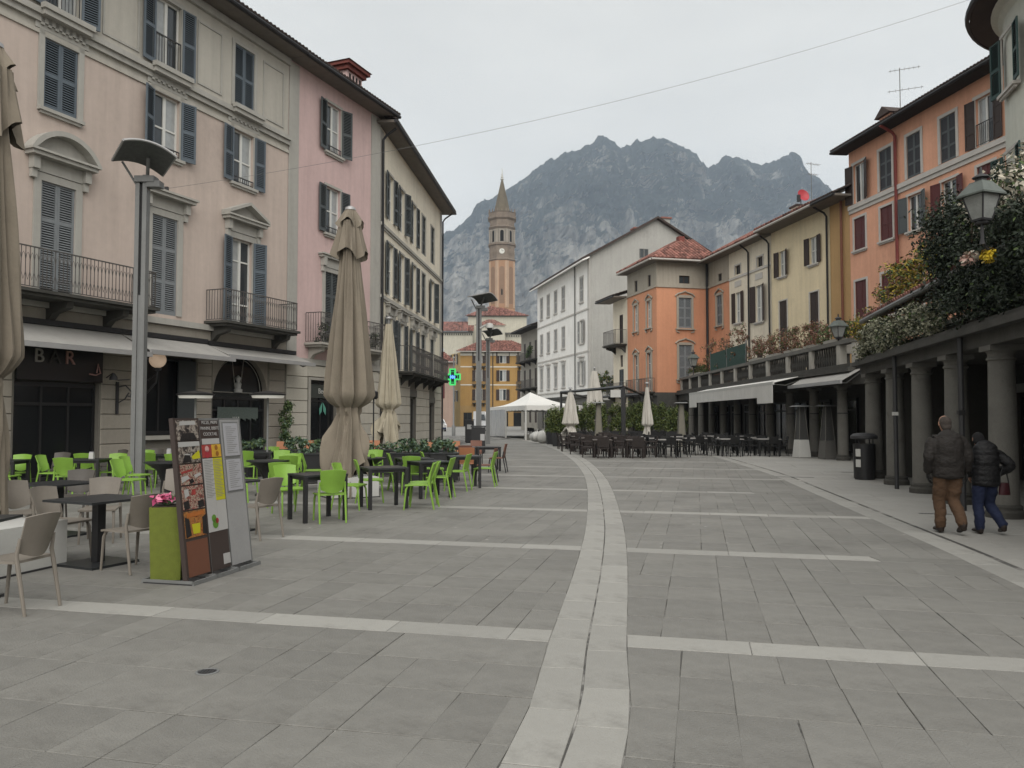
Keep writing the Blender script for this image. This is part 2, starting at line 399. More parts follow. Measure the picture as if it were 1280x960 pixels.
for kind, mt in (('paving_slab', M_SLAB), ('band_stone', M_BAND), ('kerb_stone', M_BAND), ('walkway_slab', M_WALK)):
    L = sorted(PIECES[kind], key=lambda p: p[0]); near, rest = L[:290], L[290:]
    for _, q in near:
        m = MB(); c = (sum(p[0] for p in q)/4, sum(p[1] for p in q)/4)
        m.add(*slab_verts([(p[0]-c[0], p[1]-c[1]) for p in q], jit=.005 if kind == 'paving_slab' else .001)); m.build(kind, mt, pave, loc=(c[0], c[1], 0))
    if rest:
        m = MB()
        for d, q in rest:
            if d > 24: m.add([(*p, -.0005) for p in q], [(0, 1, 2, 3)]) if d > 34 else m.add(*slab_verts(q, .005))
            else: m.add(*slab_verts(q, jit=.005 if kind == 'paving_slab' else .001))
        tag(m.build(kind+'_remainder', mt, pave), kind='stuff')
# drain slots beside the walkway band, slot in the gutter strip is the open gap between the kerb stones
m = MB(); acc = 0; WS = offs(WD, .405)
for i in range(0, len(WS)-1):
    if (i//14) % 3 == 0:
        a, b = WS[i], WS[i+1]; d = (b-a)/np.linalg.norm(b-a); nrm = np.array((d[1], -d[0]))*.024
        m.add([(*(a-nrm), -.004), (*(a+nrm), -.004), (*(b+nrm), -.004), (*(b-nrm), -.004)], [(0, 1, 2, 3)])
tag(m.build('drain_slot', mat('drain grille', (.07, .068, .064), .8), pave), kind='stuff')
for i, (x, y, l, lb) in enumerate(((8.26, 33.0, .9, 'beside the rattan tables'), (7.85, 22.3, 1.0, 'in the middle of the walkway'), (10.3, 24.2, .7, 'behind the round litter bin'), (7.25, 13.8, .5, 'near the walking couple'))):
    g = thing('channel_grate', 'narrow dark drain grate across the pale walkway, '+lb, 'drain grate', (x, y, 0), R(-13), 'drain grates in the walkway'); m = MB(); m.b2(-l/2, l/2, -.06, .06, -.006, .003); m.build('frame', M_IRON, g); m = MB()
    for q in range(int(l/.05)): m.b2(-l/2+.02+q*.05, -l/2+.04+q*.05, -.045, .045, .0035, .006)
    tag(m.build('grate_bar', M_STEEL, g), kind='stuff')
g = thing('drain_cover', 'small round metal drain cover set in the grey paving at lower left', 'drain cover', (-1.98, 5.27, 0))
m = MB(); m.lathe([(.075, -.01), (.075, .004), (.062, .006), (.06, .001)], 20); m.build('rim', M_STEEL, g, True)
m = MB(); m.lathe([(.058, -.005), (.058, .002)], 20); m.k = 0
for k in range(-2, 3): m.box((k*.02, 0, .003), (.006, .08, .004))
m.build('grate', M_IRON, g)
# ---------------------------------------------------------------- facade kit
CACHE = {}; WR = random.Random(21)
class Fac:
    """a facade: local x along it, o*y outward, z up; par is the building it belongs to"""
    def __init__(s, par, o): s.par = par; s.o = o
    def P(s, a, w, z): return (a, s.o*w, z)
    def bx(s, m, a0, a1, w0, w1, z0, z1): m.b2(a0, a1, s.o*w0, s.o*w1, z0, z1)
    def part(s, name, m, mt, smooth=False, kind=None):
        o = m.build(name, mt, s.par, smooth); tag(o, kind=kind); return o
    def wall(s, name, mt, a0, a1, z0, z1, ops, w=0.0, dep=.22, back=True):
        xs = sorted({a0, a1, *[v for p in ops for v in p[:2] if a0 < v < a1]}); zs = sorted({z0, z1, *[v for p in ops for v in p[2:] if z0 < v < z1]})
        m = MB(); P = s.P
        for x0, x1 in zip(xs, xs[1:]):
            for y0, y1 in zip(zs, zs[1:]):
                cx, cz = (x0+x1)/2, (y0+y1)/2
                if any(p[0] < cx < p[1] and p[2] < cz < p[3] for p in ops): continue
                m.add([P(x0, w, y0), P(x1, w, y0), P(x1, w, y1), P(x0, w, y1)], [(0, 1, 2, 3)])
        for p in ops:
            b0, b1, c0, c1 = max(p[0], a0), min(p[1], a1), max(p[2], z0), min(p[3], z1)
            if b0 >= b1 or c0 >= c1: continue
            for (u, v) in (((b0, c0), (b1, c0)), ((b1, c0), (b1, c1)), ((b1, c1), (b0, c1)), ((b0, c1), (b0, c0))):
                if u[1] == v[1] and ((u[1] == z0 and p[2] < z0) or (u[1] == z1 and p[3] > z1)): continue
                m.add([P(u[0], w, u[1]), P(v[0], w, v[1]), P(v[0], w-dep, v[1]), P(u[0], w-dep, u[1])], [(0, 1, 2, 3)])
        if back: m.add([P(a0, w-dep-.03, z0), P(a1, w-dep-.03, z0), P(a1, w-dep-.03, z1), P(a0, w-dep-.03, z1)], [(0, 1, 2, 3)])
        return s.part(name, m, mt)
    def volume(s, mt, a0, a1, z1, depth, name='side_wall'):
        m = MB(); s.bx(m, a0, a1, -.28, -depth, 0, z1); return s.part(name, m, mt)
    def win(s, a, z, w, h, fr=None, pane=None, sh=None, smt=None, sur=None, sill=None, rows=3, leaf='slat', trans=(), rail=None, two=True, ajar=0, wd=.0):
        key = ('f', s.o, w, h, two, trans, fr.name)
        if key not in CACHE:
            m = MB(); b = lambda *q: s.bx(m, *q); t = .055
            b(-w/2, -w/2+t, -.17, -.1, 0, h); b(w/2-t, w/2, -.17, -.1, 0, h); b(-w/2+t, w/2-t, -.17, -.1, 0, t); b(-w/2+t, w/2-t, -.17, -.1, h-t, h)
            if two: b(-.05, .05, -.165, -.095, t, h-t)
            for q in trans: b(-w/2+t, w/2-t, -.16, -.105, q*h-.025, q*h+.025)
            CACHE[key] = m.mesh('window', fr)
        o = link('window', CACHE[key], s.par, s.P(a, wd, z))
        panes = list(pane) if isinstance(pane, (list, tuple)) else [pane]*(2 if two else 1)
        if len(set(p.name for p in panes)) > 1 and WR.random() < .5: panes = panes[::-1]
        for i, pm in enumerate(panes):
            key = ('p', s.o, w, h, len(panes), i, pm.name)
            if key not in CACHE:
                m = MB(); ww = (w-.1)/len(panes); x0 = -w/2+.05+i*ww; s.bx(m, x0+.002, x0+ww-.002, -.15, -.135, .045, h-.045); CACHE[key] = m.mesh('pane', pm)
            link('pane', CACHE[key], o)
        if sh:
            lw = w/2-.005 if sh == 'closed' else min(w/2, .62)
            key = ('s', s.o, round(lw, 3), h, rows, leaf, smt.name)
            if key not in CACHE: CACHE[key] = s.leaf(lw, h, rows, leaf, smt)
            if sh == 'closed':
                for sg in (-1, 1): link('shutter', CACHE[key], o, s.P(sg*(w/4), -.03, 0))
            else:
                for sg in (-1, 1):
                    an = (R(5)+ajar+R(WR.choice((0, 2, 4, 9, 16))))*sg*s.o
                    link('shutter', CACHE[key], o, s.P(sg*(w/2+lw/2*math.cos(an)+.03), .055+lw/2*math.sin(abs(an)), 0), an)
        if sur:
            mt, sw = sur[0], sur[1]; key = ('u', s.o, w, h, sw, mt.name, len(sur))
            if key not in CACHE:
                m = MB(); s.bx(m, -w/2-sw, -w/2-.002, .003, .045, -.0, h+sw); s.bx(m, w/2+.002, w/2+sw, .003, .045, 0, h+sw); s.bx(m, -w/2-.001, w/2+.001, .003, .043, h+.002, h+sw)
                if len(sur) > 2: s.bx(m, -w/2-sw-.06, w/2+sw+.06, .004, .1, h+sw+.002, h+sw+.06)
                CACHE[key] = m.mesh('window_surround', mt)
            link('window_surround', CACHE[key], o)
        if sill:
            key = ('l', s.o, w, sill.name)
            if key not in CACHE:
                m = MB(); s.bx(m, -w/2-.16, w/2+.16, -.08, .13, -.09, -.003); s.bx(m, -w/2-.1, w/2+.1, .002, .08, -.16, -.092); CACHE[key] = m.mesh('window_sill', sill)
            link('window_sill', CACHE[key], o)
        if rail:
            key = ('r', s.o, w, rail)
            if key not in CACHE:
                m = MB(); s.bars(m, -w/2+.02, w/2-.02, .03, .06, rail, .1); CACHE[key] = m.mesh('window_railing', M_IRON)
            link('window_railing', CACHE[key], o)
        return o
    def leaf(s, lw, h, rows, kind, mt):
        m = MB(); st = .065; b = lambda *q: s.bx(m, *q)
        b(-lw/2, -lw/2+st, -.022, .022, .004, h-.004); b(lw/2-st, lw/2, -.022, .022, .004, h-.004)
        if kind == 'board':
            b(-lw/2+st, lw/2-st, -.012, .012, .004, h-.004)
            for i in range(1, 4): x = -lw/2+lw*i/4; b(x-.006, x+.006, .012, .018, .02, h-.02)
            return m.mesh('shutter', mt)
        zz = [h*i/rows for i in range(rows+1)]; rh = .05
        for i, z in enumerate(zz):
            lo = max(.004, z-rh); hi = min(h-.004, z+rh); lo = lo if i else .004
            hi = hi if i < rows else h-.004
            if i == 0: hi = .12
            b(-lw/2+st, lw/2-st, -.02, .02, lo, hi)
        if kind == 'slat':
            pit = .062
            for i in range(rows):
                z0 = zz[i]+(.12 if i == 0 else rh); z1 = zz[i+1]-rh; n = max(2, int((z1-z0)/pit))
                for k in range(n):
                    z = z0+(k+.5)*(z1-z0)/n; a, c = -lw/2+st, lw/2-st; o = s.o
                    m.hexa([(a, o*.018, z-.022), (c, o*.018, z-.022), (c, o*-.018, z+.016), (a, o*-.018, z+.016), (a, o*.018, z-.014), (c, o*.018, z-.014), (c, o*-.018, z+.024), (a, o*-.018, z+.024)])
                m.k = 1
                b(-lw/2+st, lw/2-st, -.03, -.024, z0, z1); m.k = 0
            return m.mesh('shutter', [mt, M_DARK])
        if kind == 'dark': m.k = 1
        for i in range(rows):
            z0 = zz[i]+(.12 if i == 0 else rh); z1 = zz[i+1]-rh; b(-lw/2+st, lw/2-st, -.012, .006, z0, z1)
        return m.mesh('shutter', [mt, M_SHD])
    def bars(s, m, a0, a1, w0, z0, h, sp=.1, r=.007, curl=False):
        n = max(2, int(abs(a1-a0)/sp)); o = s.o
        s.bx(m, a0, a1, w0-.018, w0+.018, z0+h-.03, z0+h); s.bx(m, a0, a1, w0-.012, w0+.012, z0, z0+.02)
        for i in range(n+1):
            a = a0+(a1-a0)*i/n
            s.bx(m, a-r, a+r, w0-r, w0+r, z0+.02, z0+h-.03)
            if curl and i < n:
                c = a+(a1-a0)/n/2; q = (a1-a0)/n/2
                m.tube([(c-q, o*w0, z0+h*.62), (c-q*.5, o*w0, z0+h*.78), (c, o*w0, z0+h*.83), (c+q*.5, o*w0, z0+h*.78), (c+q, o*w0, z0+h*.62)], .007, 4, False)
                m.tube([(c-q, o*w0, z0+h*.36), (c, o*w0, z0+h*.16), (c+q, o*w0, z0+h*.36)], .007, 4, False)
    def barsw(s, m, a, w0, w1, z0, h, sp=.1, r=.007):
        n = max(2, int(abs(w1-w0)/sp))
        s.bx(m, a-.018, a+.018, w0, w1, z0+h-.031, z0+h-.001); s.bx(m, a-.012, a+.012, w0, w1, z0+.001, z0+.021)
        for i in range(n+1):
            w = w0+(w1-w0)*i/n; s.bx(m, a-r, a+r, w-r, w+r, z0+.02, z0+h-.03)
    def balcony(s, a0, a1, z, d, h, slab, iron=None, th=.16, brk=2, curl=True, bmt=None):
        iron = iron or M_IRONL
        m = MB(); s.bx(m, a0-.08, a1+.08, 0.003, d+.08, z-th*.5, z); s.bx(m, a0, a1, 0.004, d, z-th, z-th*.5-.002)
        b = s.part('balcony', m, slab)
        m = MB(); s.bars(m, a0, a1, d-.02, z+.04, h, .11, curl=curl); s.barsw(m, a0, .03, d-.045, z+.04, h, .11); s.barsw(m, a1, .03, d-.045, z+.04, h, .11)
        tag(m.build('railing', iron, b), kind='stuff')
        for i in range(brk):
            a = a0+(a1-a0)*(i+.5)/brk if brk > 2 else (a0+.3 if i == 0 else a1-.3)
            m = MB(); o = s.o
            m.ext([(a-.1, o*.003, z-th-.002), (a-.1, o*(d*.85), z-th-.002), (a-.1, o*(d*.8), z-th-.16), (a-.1, o*(d*.3), z-th-.28), (a-.1, o*.003, z-th-.55)], (.2, 0, 0))
            m.build('bracket', bmt or slab, b)
        return b
    def strip(s, name, mt, a0, a1, z0, z1, w):
        m = MB(); s.bx(m, a0, a1, .002, w, z0, z1); return s.part(name, m, mt)
    def pipe(s, mt, a, z0, z1, r=.05, w=.1, name='drainpipe', top=None):
        m = MB(); pts = [s.P(a, w, z0), s.P(a, w, z1)]
        if top: pts = [s.P(a, w, z0), s.P(a, w, z1-.5), s.P(a, w+.15, z1-.3), s.P(a, top, z1)]
        m.tube(pts, r, 8); return s.part(name, m, mt, True)
def tile_plane(m, e0, e1, up, B, r0=0.0, r1=0.0, cw=.2, rh=.36, seg=4):
    """barrel tiles: eave e0->e1, slope vector up (unit), length B; r0/r1: hip run at each end"""
    e0, e1, up = Vector(e0), Vector(e1), Vector(up).normalized(); L = (e1-e0).length; x = (e1-e0)/L; nr = x.cross(up).normalized()
    if nr.z < 0: nr = -nr
    n = max(1, int(L/cw)); w = L/n
    for i in range(n):
        a = (i+.5)*w; b = B
        if r0 > 0: b = min(b, B*a/r0)
        if r1 > 0: b = min(b, B*(L-a)/r1)
        k = max(1, int(b/rh)); t = b/k
        for j in range(k):
            vs = []
            for jj, (bb, lift, q) in enumerate(((j*t-.03, .035, 1.0), ((j+1)*t, .012, .86))):
                for g in range(seg+1):
                    th = PI*g/seg; vs.append(tuple(e0+x*(a-math.cos(th)*w*.5*q)+up*bb+nr*(lift+math.sin(th)*w*.42)))
            N = seg+1; fs = [(g, g+1, N+g+1, N+g) for g in range(seg)]+[tuple(range(N-1, -1, -1))]
            m.add(vs, fs)
def building(name, label, p, deg, o, cat='building'):
    b = thing(name, label, cat, (p[0], p[1], 0), R(90-deg)); return Fac(b, o)
# ================================================================ LEFT SIDE
M_BEIGE = wall_mat('beige pink stucco', (.49, .41, .362))
M_GREYB = wall_mat('grey stucco', (.42, .40, .355))
M_PINK = wall_mat('pink stucco', (.54, .40, .385))
M_CREAM = wall_mat('cream stucco', (.70, .65, .54))
M_TRIM = wall_mat('grey stucco trim', (.37, .36, .33), streak=.14)
M_ASHLAR = mat('buff ashlar', (.30, .275, .235), .9, .1, 1.5, .4, 60, streak=.1, island=.07)
M_ASHLAR_B = mat('ashlar joint', (.16, .15, .13), .95, .1, 2)
A0 = (-5.9, 35.3)
def blocks(F, mt, a0, a1, z0, z1, ch=.43, w=.035, lmax=.95, seed=0):
    """rusticated ashlar: one object per stone, recessed joints"""
    n = max(1, round((z1-z0)/ch)); h = (z1-z0)/n; rr = random.Random(seed)
    for i in range(n):
        k = max(1, math.ceil((a1-a0)/lmax)); l = (a1-a0)/k; off = (l*.5 if i % 2 and k > 1 else 0)
        e = sorted({a0, a1, *[a0+off+j*l for j in range(k+1) if a0+.15 < a0+off+j*l < a1-.15]})
        for x, y in zip(e, e[1:]):
            ww = round(y-x, 3); key = ('b', F.o, ww, round(h, 3), w, mt.name)
            if key not in CACHE:
                m = MB(); g = .012; q = .018; P = F.P
                g = .007; o_ = [P(-ww/2+g, .0, g), P(ww/2-g, .0, g), P(ww/2-g, .0, h-g), P(-ww/2+g, .0, h-g)]
                i_ = [P(-ww/2+g+q, w, g+q), P(ww/2-g-q, w, g+q), P(ww/2-g-q, w, h-g-q), P(-ww/2+g+q, w, h-g-q)]
                m.add(o_+i_, [(4, 5, 6, 7), (0, 1, 5, 4), (1, 2, 6, 5), (2, 3, 7, 6), (3, 0, 4, 7)]); CACHE[key] = m.mesh('stone_block', mt)
            link('stone_block', CACHE[key], F.par, F.P((x+y)/2, .002, z0+i*h))
def hood(F, o, w, z, kind, mt, proj=.32):
    """window head: consoles, frieze, cornice and a flat, triangular or segmental pediment; child of window o"""
    m = MB(); B = lambda *q: F.bx(m, *q); P = F.P; hw = w/2
    B(-hw, hw, .004, .07, z, z+.34)
    for sg in (-1, 1): B(sg*hw-.09, sg*hw+.09, .004, .2, z+.02, z+.34); B(sg*hw-.07, sg*hw+.07, .006, .12, z-.2, z+.018); 
    B(-hw-.2, hw+.2, .005, proj, z+.342, z+.44); B(-hw-.26, hw+.26, .005, proj+.06, z+.442, z+.5)
    a = hw+.26
    if kind == 'tri':
        for (x0, z0, x1, z1) in ((-a, .5, 0, .95), (0, .95, a, .5)):
            m.ext([P(x0, .005, z+z0+.002), P(x1, .005, z+z1+.002), P(x1, .005, z+z1+.11), P(x0, .005, z+z0+.11 if x0 else z+z0+.11)], (0, F.o*(proj+.05), 0))
        m.ext([P(-a, .005, z+.503), P(a, .005, z+.503), P(0, .005, z+.94)], (0, F.o*.1, 0))
    if kind == 'arc':
        n = 12; rad = (a*a+.62*.62)/(2*.62); 
        pt = lambda i, d: (math.sin(-math.asin(a/rad)+2*math.asin(a/rad)*i/n)*(rad+d), z+.5+.62-rad+math.cos(-math.asin(a/rad)+2*math.asin(a/rad)*i/n)*(rad+d))
        for i in range(n):
            q = [pt(i, 0), pt(i+1, 0), pt(i+1, -.13), pt(i, -.13)]
            m.ext([P(x, .005, max(y, z+.5)) for x, y in q], (0, F.o*(proj+.05), 0))
        m.ext([P(pt(i, -.12)[0], .005, max(pt(i, -.12)[1], z+.503)) for i in range(n+1)], (0, F.o*.1, 0))
    m.build('pediment', mt, o)
def eave(F, a0, a1, z, ov, rise=20, B=6.0, tile=None, soff=None, gut=None, th=.12, r0=0, r1=0, cw=.2, deck=True):
    """soffit, gutter and tiled slope rising away from the street"""
    soff = soff or M_SOFFIT; gut = gut or M_GUTTER_D; c, s = math.cos(R(rise)), math.sin(R(rise)); P = F.P
    m = MB(); m.hexa([P(a0, -.1, z+.02), P(a1, -.1, z+.02), P(a1, ov, z), P(a0, ov, z), P(a0, -.1, z+.02+th), P(a1, -.1, z+.02+th), P(a1, ov, z+th), P(a0, ov, z+th)])
    F.part('soffit', m, soff)
    m = MB(); m.tube([P(a0, ov+.06, z+th*.6), P(a1, ov+.06, z+th*.6)], .075, 8); F.part('gutter', m, gut, True)
    m = MB(); up = Vector((0, -F.o*c, s))
    e0 = P(a0, ov+.05, z+th+.02); e1 = P(a1, ov+.05, z+th+.02)
    tile_plane(m, e0, e1, up, B, r0, r1, cw=cw)
    r = F.part('roof', m, tile or M_TILE_D); tag(r, kind='stuff')
    if deck:
        m = MB(); dz = -.02; q = [Vector(e0), Vector(e1), Vector(e1)+Vector((-r1, 0, 0))+up*B, Vector(e0)+Vector((r0, 0, 0))+up*B]
        m.add([tuple(v+Vector((0, 0, dz))) for v in q], [(0, 1, 2, 3)]); m.build('roof_deck', M_TILE_D, F.par)
# ---------------------------------------------------------------- beige building
F = building('beige_building', 'long beige stucco building with blue grey louvred shutters above the bar, nearest on the left', A0, 22, -1); B1 = F
cols = (-19.4, -15.83, -12.25, -8.86); ops = []
for a in cols: ops += [(a-.5, a+.5, 12.2, 14.35), (a-.5, a+.5, 9.58, 11.42), (a-.5, a+.5, 4.75, 7.7)]
gops = [(-16.9, -14.45, 0, 3.55), (-12.95, -10.9, 1.12, 3.5), (-10.15, -7.45, 0, 3.75), (-21.5, -18.6, 0, 3.5)]
F.wall('ground_floor_wall', M_ASHLAR_B, -27, -6.45, 0, 4.42, gops)
F.wall('wall', M_BEIGE, -27, -6.45, 4.42, 11.5, ops); F.wall('upper_wall', M_GREYB, -27, -6.45, 11.5, 15.2, ops)
F.volume(M_BEIGE, -27, -6.45, 15, 11)
for i, (x, y) in enumerate(((-14.4, -13.0), (-10.85, -10.2), (-7.4, -6.5), (-18.5, -16.95))): blocks(F, M_ASHLAR, x, y, .5, 3.8, .42, seed=i, lmax=1.7, w=.028)
F.strip('plinth', M_STONE, -27, -17, 0, .5, .05)
for x, y in ((-14.4, -13), (-13, -10.2), (-7.4, -6.5)): F.strip('plinth', M_STONE, x, y, 0, .48, .05)
F.strip('ground_floor_cornice', M_TRIM, -27, -6.46, 4.44, 4.62, .16); F.strip('ground_floor_frieze', M_ASHLAR, -27, -6.46, 4.0, 4.42, .035)
F.strip('string_course', M_TRIM, -27, -6.46, 11.9, 12.06, .18); F.strip('string_moulding', M_TRIM, -27, -6.46, 11.74, 11.897, .1); F.strip('lower_moulding', M_GREYB, -27, -6.46, 11.45, 11.56, .045)
for a, kind, s3, s4, s2 in ((-19.4, 'flat', 'closed', 'closed', 'closed'), (-15.83, 'arc', 'closed', 'open', 'closed'), (-12.25, 'flat', 'open', 'open', 'closed'), (-8.86, 'tri', 'open', 'closed', 'open')):
    gl = [M_GLASSL, M_GLASS]
    w4 = F.win(a, 12.2, 1.0, 2.15, M_WHITEF, gl, s4, M_SH_BLUE, (M_TRIM, .13), None, 2, trans=(.5,), rail=.95 if s4 == 'open' else None)
    m = MB(); F.bx(m, -.75, .75, .182, .34, -.16, -.02); F.bx(m, -.7, .7, .184, .28, -.3, -.162); m.build('window_sill', M_TRIM, w4)
    w3 = F.win(a, 9.58, 1.0, 1.84, M_WHITEF, gl, s3, M_SH_BLUE, (M_TRIM, .16), M_TRIM, 2, trans=(.45,), rail=.18 if s3 == 'open' else None)
    m = MB(); F.bx(m, -.78, .78, .003, .05, 2.0, 2.3)
    for k in range(7): F.bx(m, -.66+k*.2, -.56+k*.2, .052, .1, 2.1, 2.3)
    m.build('frieze', M_TRIM, w3)
    w2 = F.win(a, 4.75, 1.0, 2.95, M_WHITEF, [M_GLASS, M_GLASSL], s2, M_SH_PALE if s2 == 'closed' else M_SH_BLUE, (M_TRIM, .2), None, 3, trans=(.25, .75))
    hood(F, w2, 1.5, 3.16, kind, M_TRIM)
for x0, x1 in ((-14.6, -13.35), (-11.05, -9.95), (-7.9, -6.75), (-18.4, -17.1)):    # sunk panels of the top storey
    m = MB(); 
    for (p, q, r_, t_) in ((x0, x1, 12.3, 12.36), (x0, x1, 14.3, 14.36), (x0, x0+.06, 12.362, 14.298), (x1-.06, x1, 12.362, 14.298)): F.bx(m, p, q, .003, .03, r_, t_)
    F.part('wall_panel', m, M_TRIM)
F.balcony(-18.6, -13.45, 4.74, .95, .98, M_STONE_D, brk=3); F.balcony(-10.5, -6.9, 4.74, .85, .98, M_STONE_D, brk=2)
eave(F, -27, -6.47, 15.02, .78, tile=M_TILE_D)
F.strip('eave_moulding', M_TRIM, -27, -6.46, 14.75, 15.0, .12)
# bar front, side window, arched door
def shopfront(F, a0, a1, z0, z1, n, fm, gm, tr=None, name='shopfront', w=-.16):
    m = MB(); t = .06; b = lambda *q: F.bx(m, *q)
    b(a0, a1, w-.05, w+.04, z1-.1, z1); b(a0, a1, w-.05, w+.04, z0, z0+.12)
    for i in range(n+1): x = a0+(a1-a0-t)*i/n; b(x, x+t, w-.045, w+.035, z0+.122, z1-.102)
    if tr: b(a0+.01, a1-.01, w-.04, w+.03, tr-.04, tr+.04)
    o = F.part(name, m, fm)
    for i in range(n):
        m = MB(); x0 = a0+(a1-a0-t)*i/n+t; x1 = a0+(a1-a0-t)*(i+1)/n; F.bx(m, x0+.003, x1-.003, w-.02, w-.01, z0+.1, z1-.08); m.build('glass_panel', gm, o)
    return o
M_BARGL = mat('dark bar glass', (.012, .013, .014), .12, 0, spec=.35)
shopfront(F, -16.88, -14.47, .0, 2.55, 3, M_BLACK, M_BARGL, 2.0)
shopfront(F, -12.93, -10.92, 1.13, 3.48, 3, M_BLACK, M_BARGL, name='side_window'); F.strip('side_window_sill', M_STONE_L, -13.1, -10.75, 1.0, 1.115, .16)
m = MB(); F.bx(m, -11.65, -10.95, .01, .06, 1.13, 3.4); m.k = 0
F.part('side_shutter', m, mat('charcoal shutter paint', (.05, .056, .058), .6))
m = MB(); P = F.P; cx, rad, sp = -8.8, 1.35, 2.4
for sg in (-1, 1):
    arc = [(cx+sg*rad*math.cos(t), sp+rad*math.sin(t)) for t in np.linspace(0, PI/2, 9)]
    m.ext([P(x, -.2, z) for x, z in arc]+[P(cx+sg*rad, -.2, 3.75)], (0, F.o*.203, 0))
F.part('arch_spandrel', m, M_ASHLAR)
o = shopfront(F, -10.13, -7.47, 0, 2.35, 4, M_BLACK, M_BARGL, 1.9, 'arched_door')
m = MB(); F.bx(m, -10.1, -7.5, -.24, -.2, 2.36, 3.74); m.build('fanlight', M_BARGL, o)
m = MB()
for sg in (-1, 1):
    m.tube([P(cx+sg*.2, -.15, 2.5), P(cx+sg*1.15, -.15, 2.5)]+[P(cx+sg*1.15*math.cos(t), -.15, 2.5+1.15*math.sin(t)) for t in np.linspace(.1, 1.35, 8)], .012, 5)
    m.tube([P(cx+sg*.28, -.15, 3.6), P(cx+sg*.2, -.15, 3.1), P(cx+sg*.1, -.15, 2.5)], .012, 5)
m.build('fanlight_tracery', M_STONE_L, o)
m = MB(); m.lathe([(.14, 0), (.15, .1), (.09, .14), (.12, .3), (.06, .36), (.1, .5), (.02, .58)], 10, P(cx, -.13, 2.5)); m.build('urn_ornament', mat('pale frosted ornament', (.4, .4, .39), .6), o, True)
m = MB()
for k in range(22):
    x = -9.8+k*.09; m.add([P(x, -.1, 2.0), P(x+.085, -.085, 2.0), P(x+.085, -.085, 1.62-.05*(k % 3)), P(x, -.1, 1.62)], [(0, 1, 2, 3)])
m.build('door_pelmet', mat('grey green lace', (.085, .105, .095), .9, .3, 20), o)
m = MB(); F.bx(m, -9.1, -8.75, -.1, -.095, 1.35, 1.68); m.build('notice', mat('paper', (.6, .6, .58), .8), o)
# awnings of the beige building
def awning(F, a0, a1, zb, wf, zf, mt, bar=M_ALU, val=0.0, thk=.02, arms=2, name='awning'):
    P = F.P; m = MB()
    m.hexa([P(a0, .12, zb-thk), P(a1, .12, zb-thk), P(a1, wf, zf-thk), P(a0, wf, zf-thk), P(a0, .12, zb), P(a1, .12, zb), P(a1, wf, zf), P(a0, wf, zf)])
    o = F.part(name, m, mt)
    m = MB(); F.bx(m, a0-.04, a1+.04, wf-.03, wf+.05, zf-.1, zf+.03); m.build('front_bar', bar, o)
    m = MB(); F.bx(m, a0-.02, a1+.02, .01, .2, zb+.002, zb+.14); m.build('roller_case', M_GUTTER_D, o)
    m = MB()
    for i in range(arms):
        x = a0+.3+(a1-a0-.6)*i/max(1, arms-1); md = P(x+.25, wf*.55, zf-.22+(zb-zf)*.35)
        m.tube([P(x, .1, zb-.15), md, P(x, wf-.04, zf-.06)], .025, 6)
    m.build('folding_arm', bar, o)
    if val:
        m = MB(); n = max(4, int((a1-a0)/.25)); 
        for k in range(n):
            x0 = a0+(a1-a0)*k/n; x1 = a0+(a1-a0)*(k+1)/n; d = val
            m.hexa([P(x0, wf+.03, zf-.1-d), P(x1, wf+.03, zf-.1-d), P(x1, wf+.045, zf-.1-d), P(x0, wf+.045, zf-.1-d), P(x0, wf+.03, zf-.1), P(x1, wf+.03, zf-.1), P(x1, wf+.045, zf-.1), P(x0, wf+.045, zf-.1)])
        m.build('valance', mt, o)
    return o
awning(F, -18.2, -13.9, 4.0, 1.25, 3.42, M_AWN); awning(F, -13.85, -10.6, 4.0, 1.25, 3.5, M_AWN); awning(F, -10.5, -6.1, 3.97, 1.0, 3.62, M_AWN)
# sign and wall lamps
MT = Matrix.Translation
def on(F, a, w, z): return F.par.matrix_world if False else (Matrix.Translation(F.par.location) @ Matrix.Rotation(F.par.rotation_euler.z, 4, 'Z')) @ Vector(F.P(a, w, z))
FR1 = R(90-22)
t = thing('bar_sign', 'black sign board with spaced pale capital letters over the bar entrance', 'shop sign', on(F, -15.6, .02, 2.6), FR1)
m = MB(); m.b2(-1.28, 1.2, -.05, -.001, 0, .92); m.build('sign_board', mat('black lacquer', (.012, .011, .011), .3, 0, spec=.4), t)
LT = [mat('aged pale letter', (.32, .3, .28), .5), mat('dim letter', (.055, .052, .05), .5), mat('pink neon letter', (.42, .24, .22), .5)]
for i, ch in enumerate('BAR'):
    text_mesh(ch, .5, LT[i], 'letter', t, (-.72+i*.44, -.075, .6), (R(90), 0, 0), .02)
m = MB(); m.tube([(.75, -.08, .22), (.95, -.08, .2), (1.1, -.08, .26), (1.02, -.08, .5), (.98, -.08, .26)], .02, 6); m.build('neon_glass_shape', LT[2], t)
def sphere(m, r, c, n=14, k=9): m.lathe([(max(.001, r*math.sin(PI*i/k)), -r*math.cos(PI*i/k)) for i in range(k+1)], n, c)
t = thing('globe_lamp', 'cream glass globe lamp on an iron wall bracket beside the grey lamp post', 'wall lamp', on(F, -13.15, 0, 2.3), FR1)
m = MB(); sphere(m, .235, (0, -.75, 1.0)); m.build('globe', mat('warm opal glass', (.72, .58, .47), .35, .04, 3, emit=((1, .72, .5), .12)), t, True)
m = MB(); m.tube([(0, 0, .0), (0, -.35, .05), (0, -.7, .35), (0, -.75, .72)], .025, 8); m.tube([(0, -.01, .5), (0, -.4, .42), (0, -.72, .6)], .018, 6); m.lathe([(.09, .70), (.12, .76), (.05, .78)], 10, (0, -.75, 0)); m.build('bracket', M_IRON, t, True)
t = thing('wall_sconce', 'small black scroll bracket fixed on the ashlar right of the bar door', 'wall bracket', on(F, -13.9, .04, 1.75), FR1)
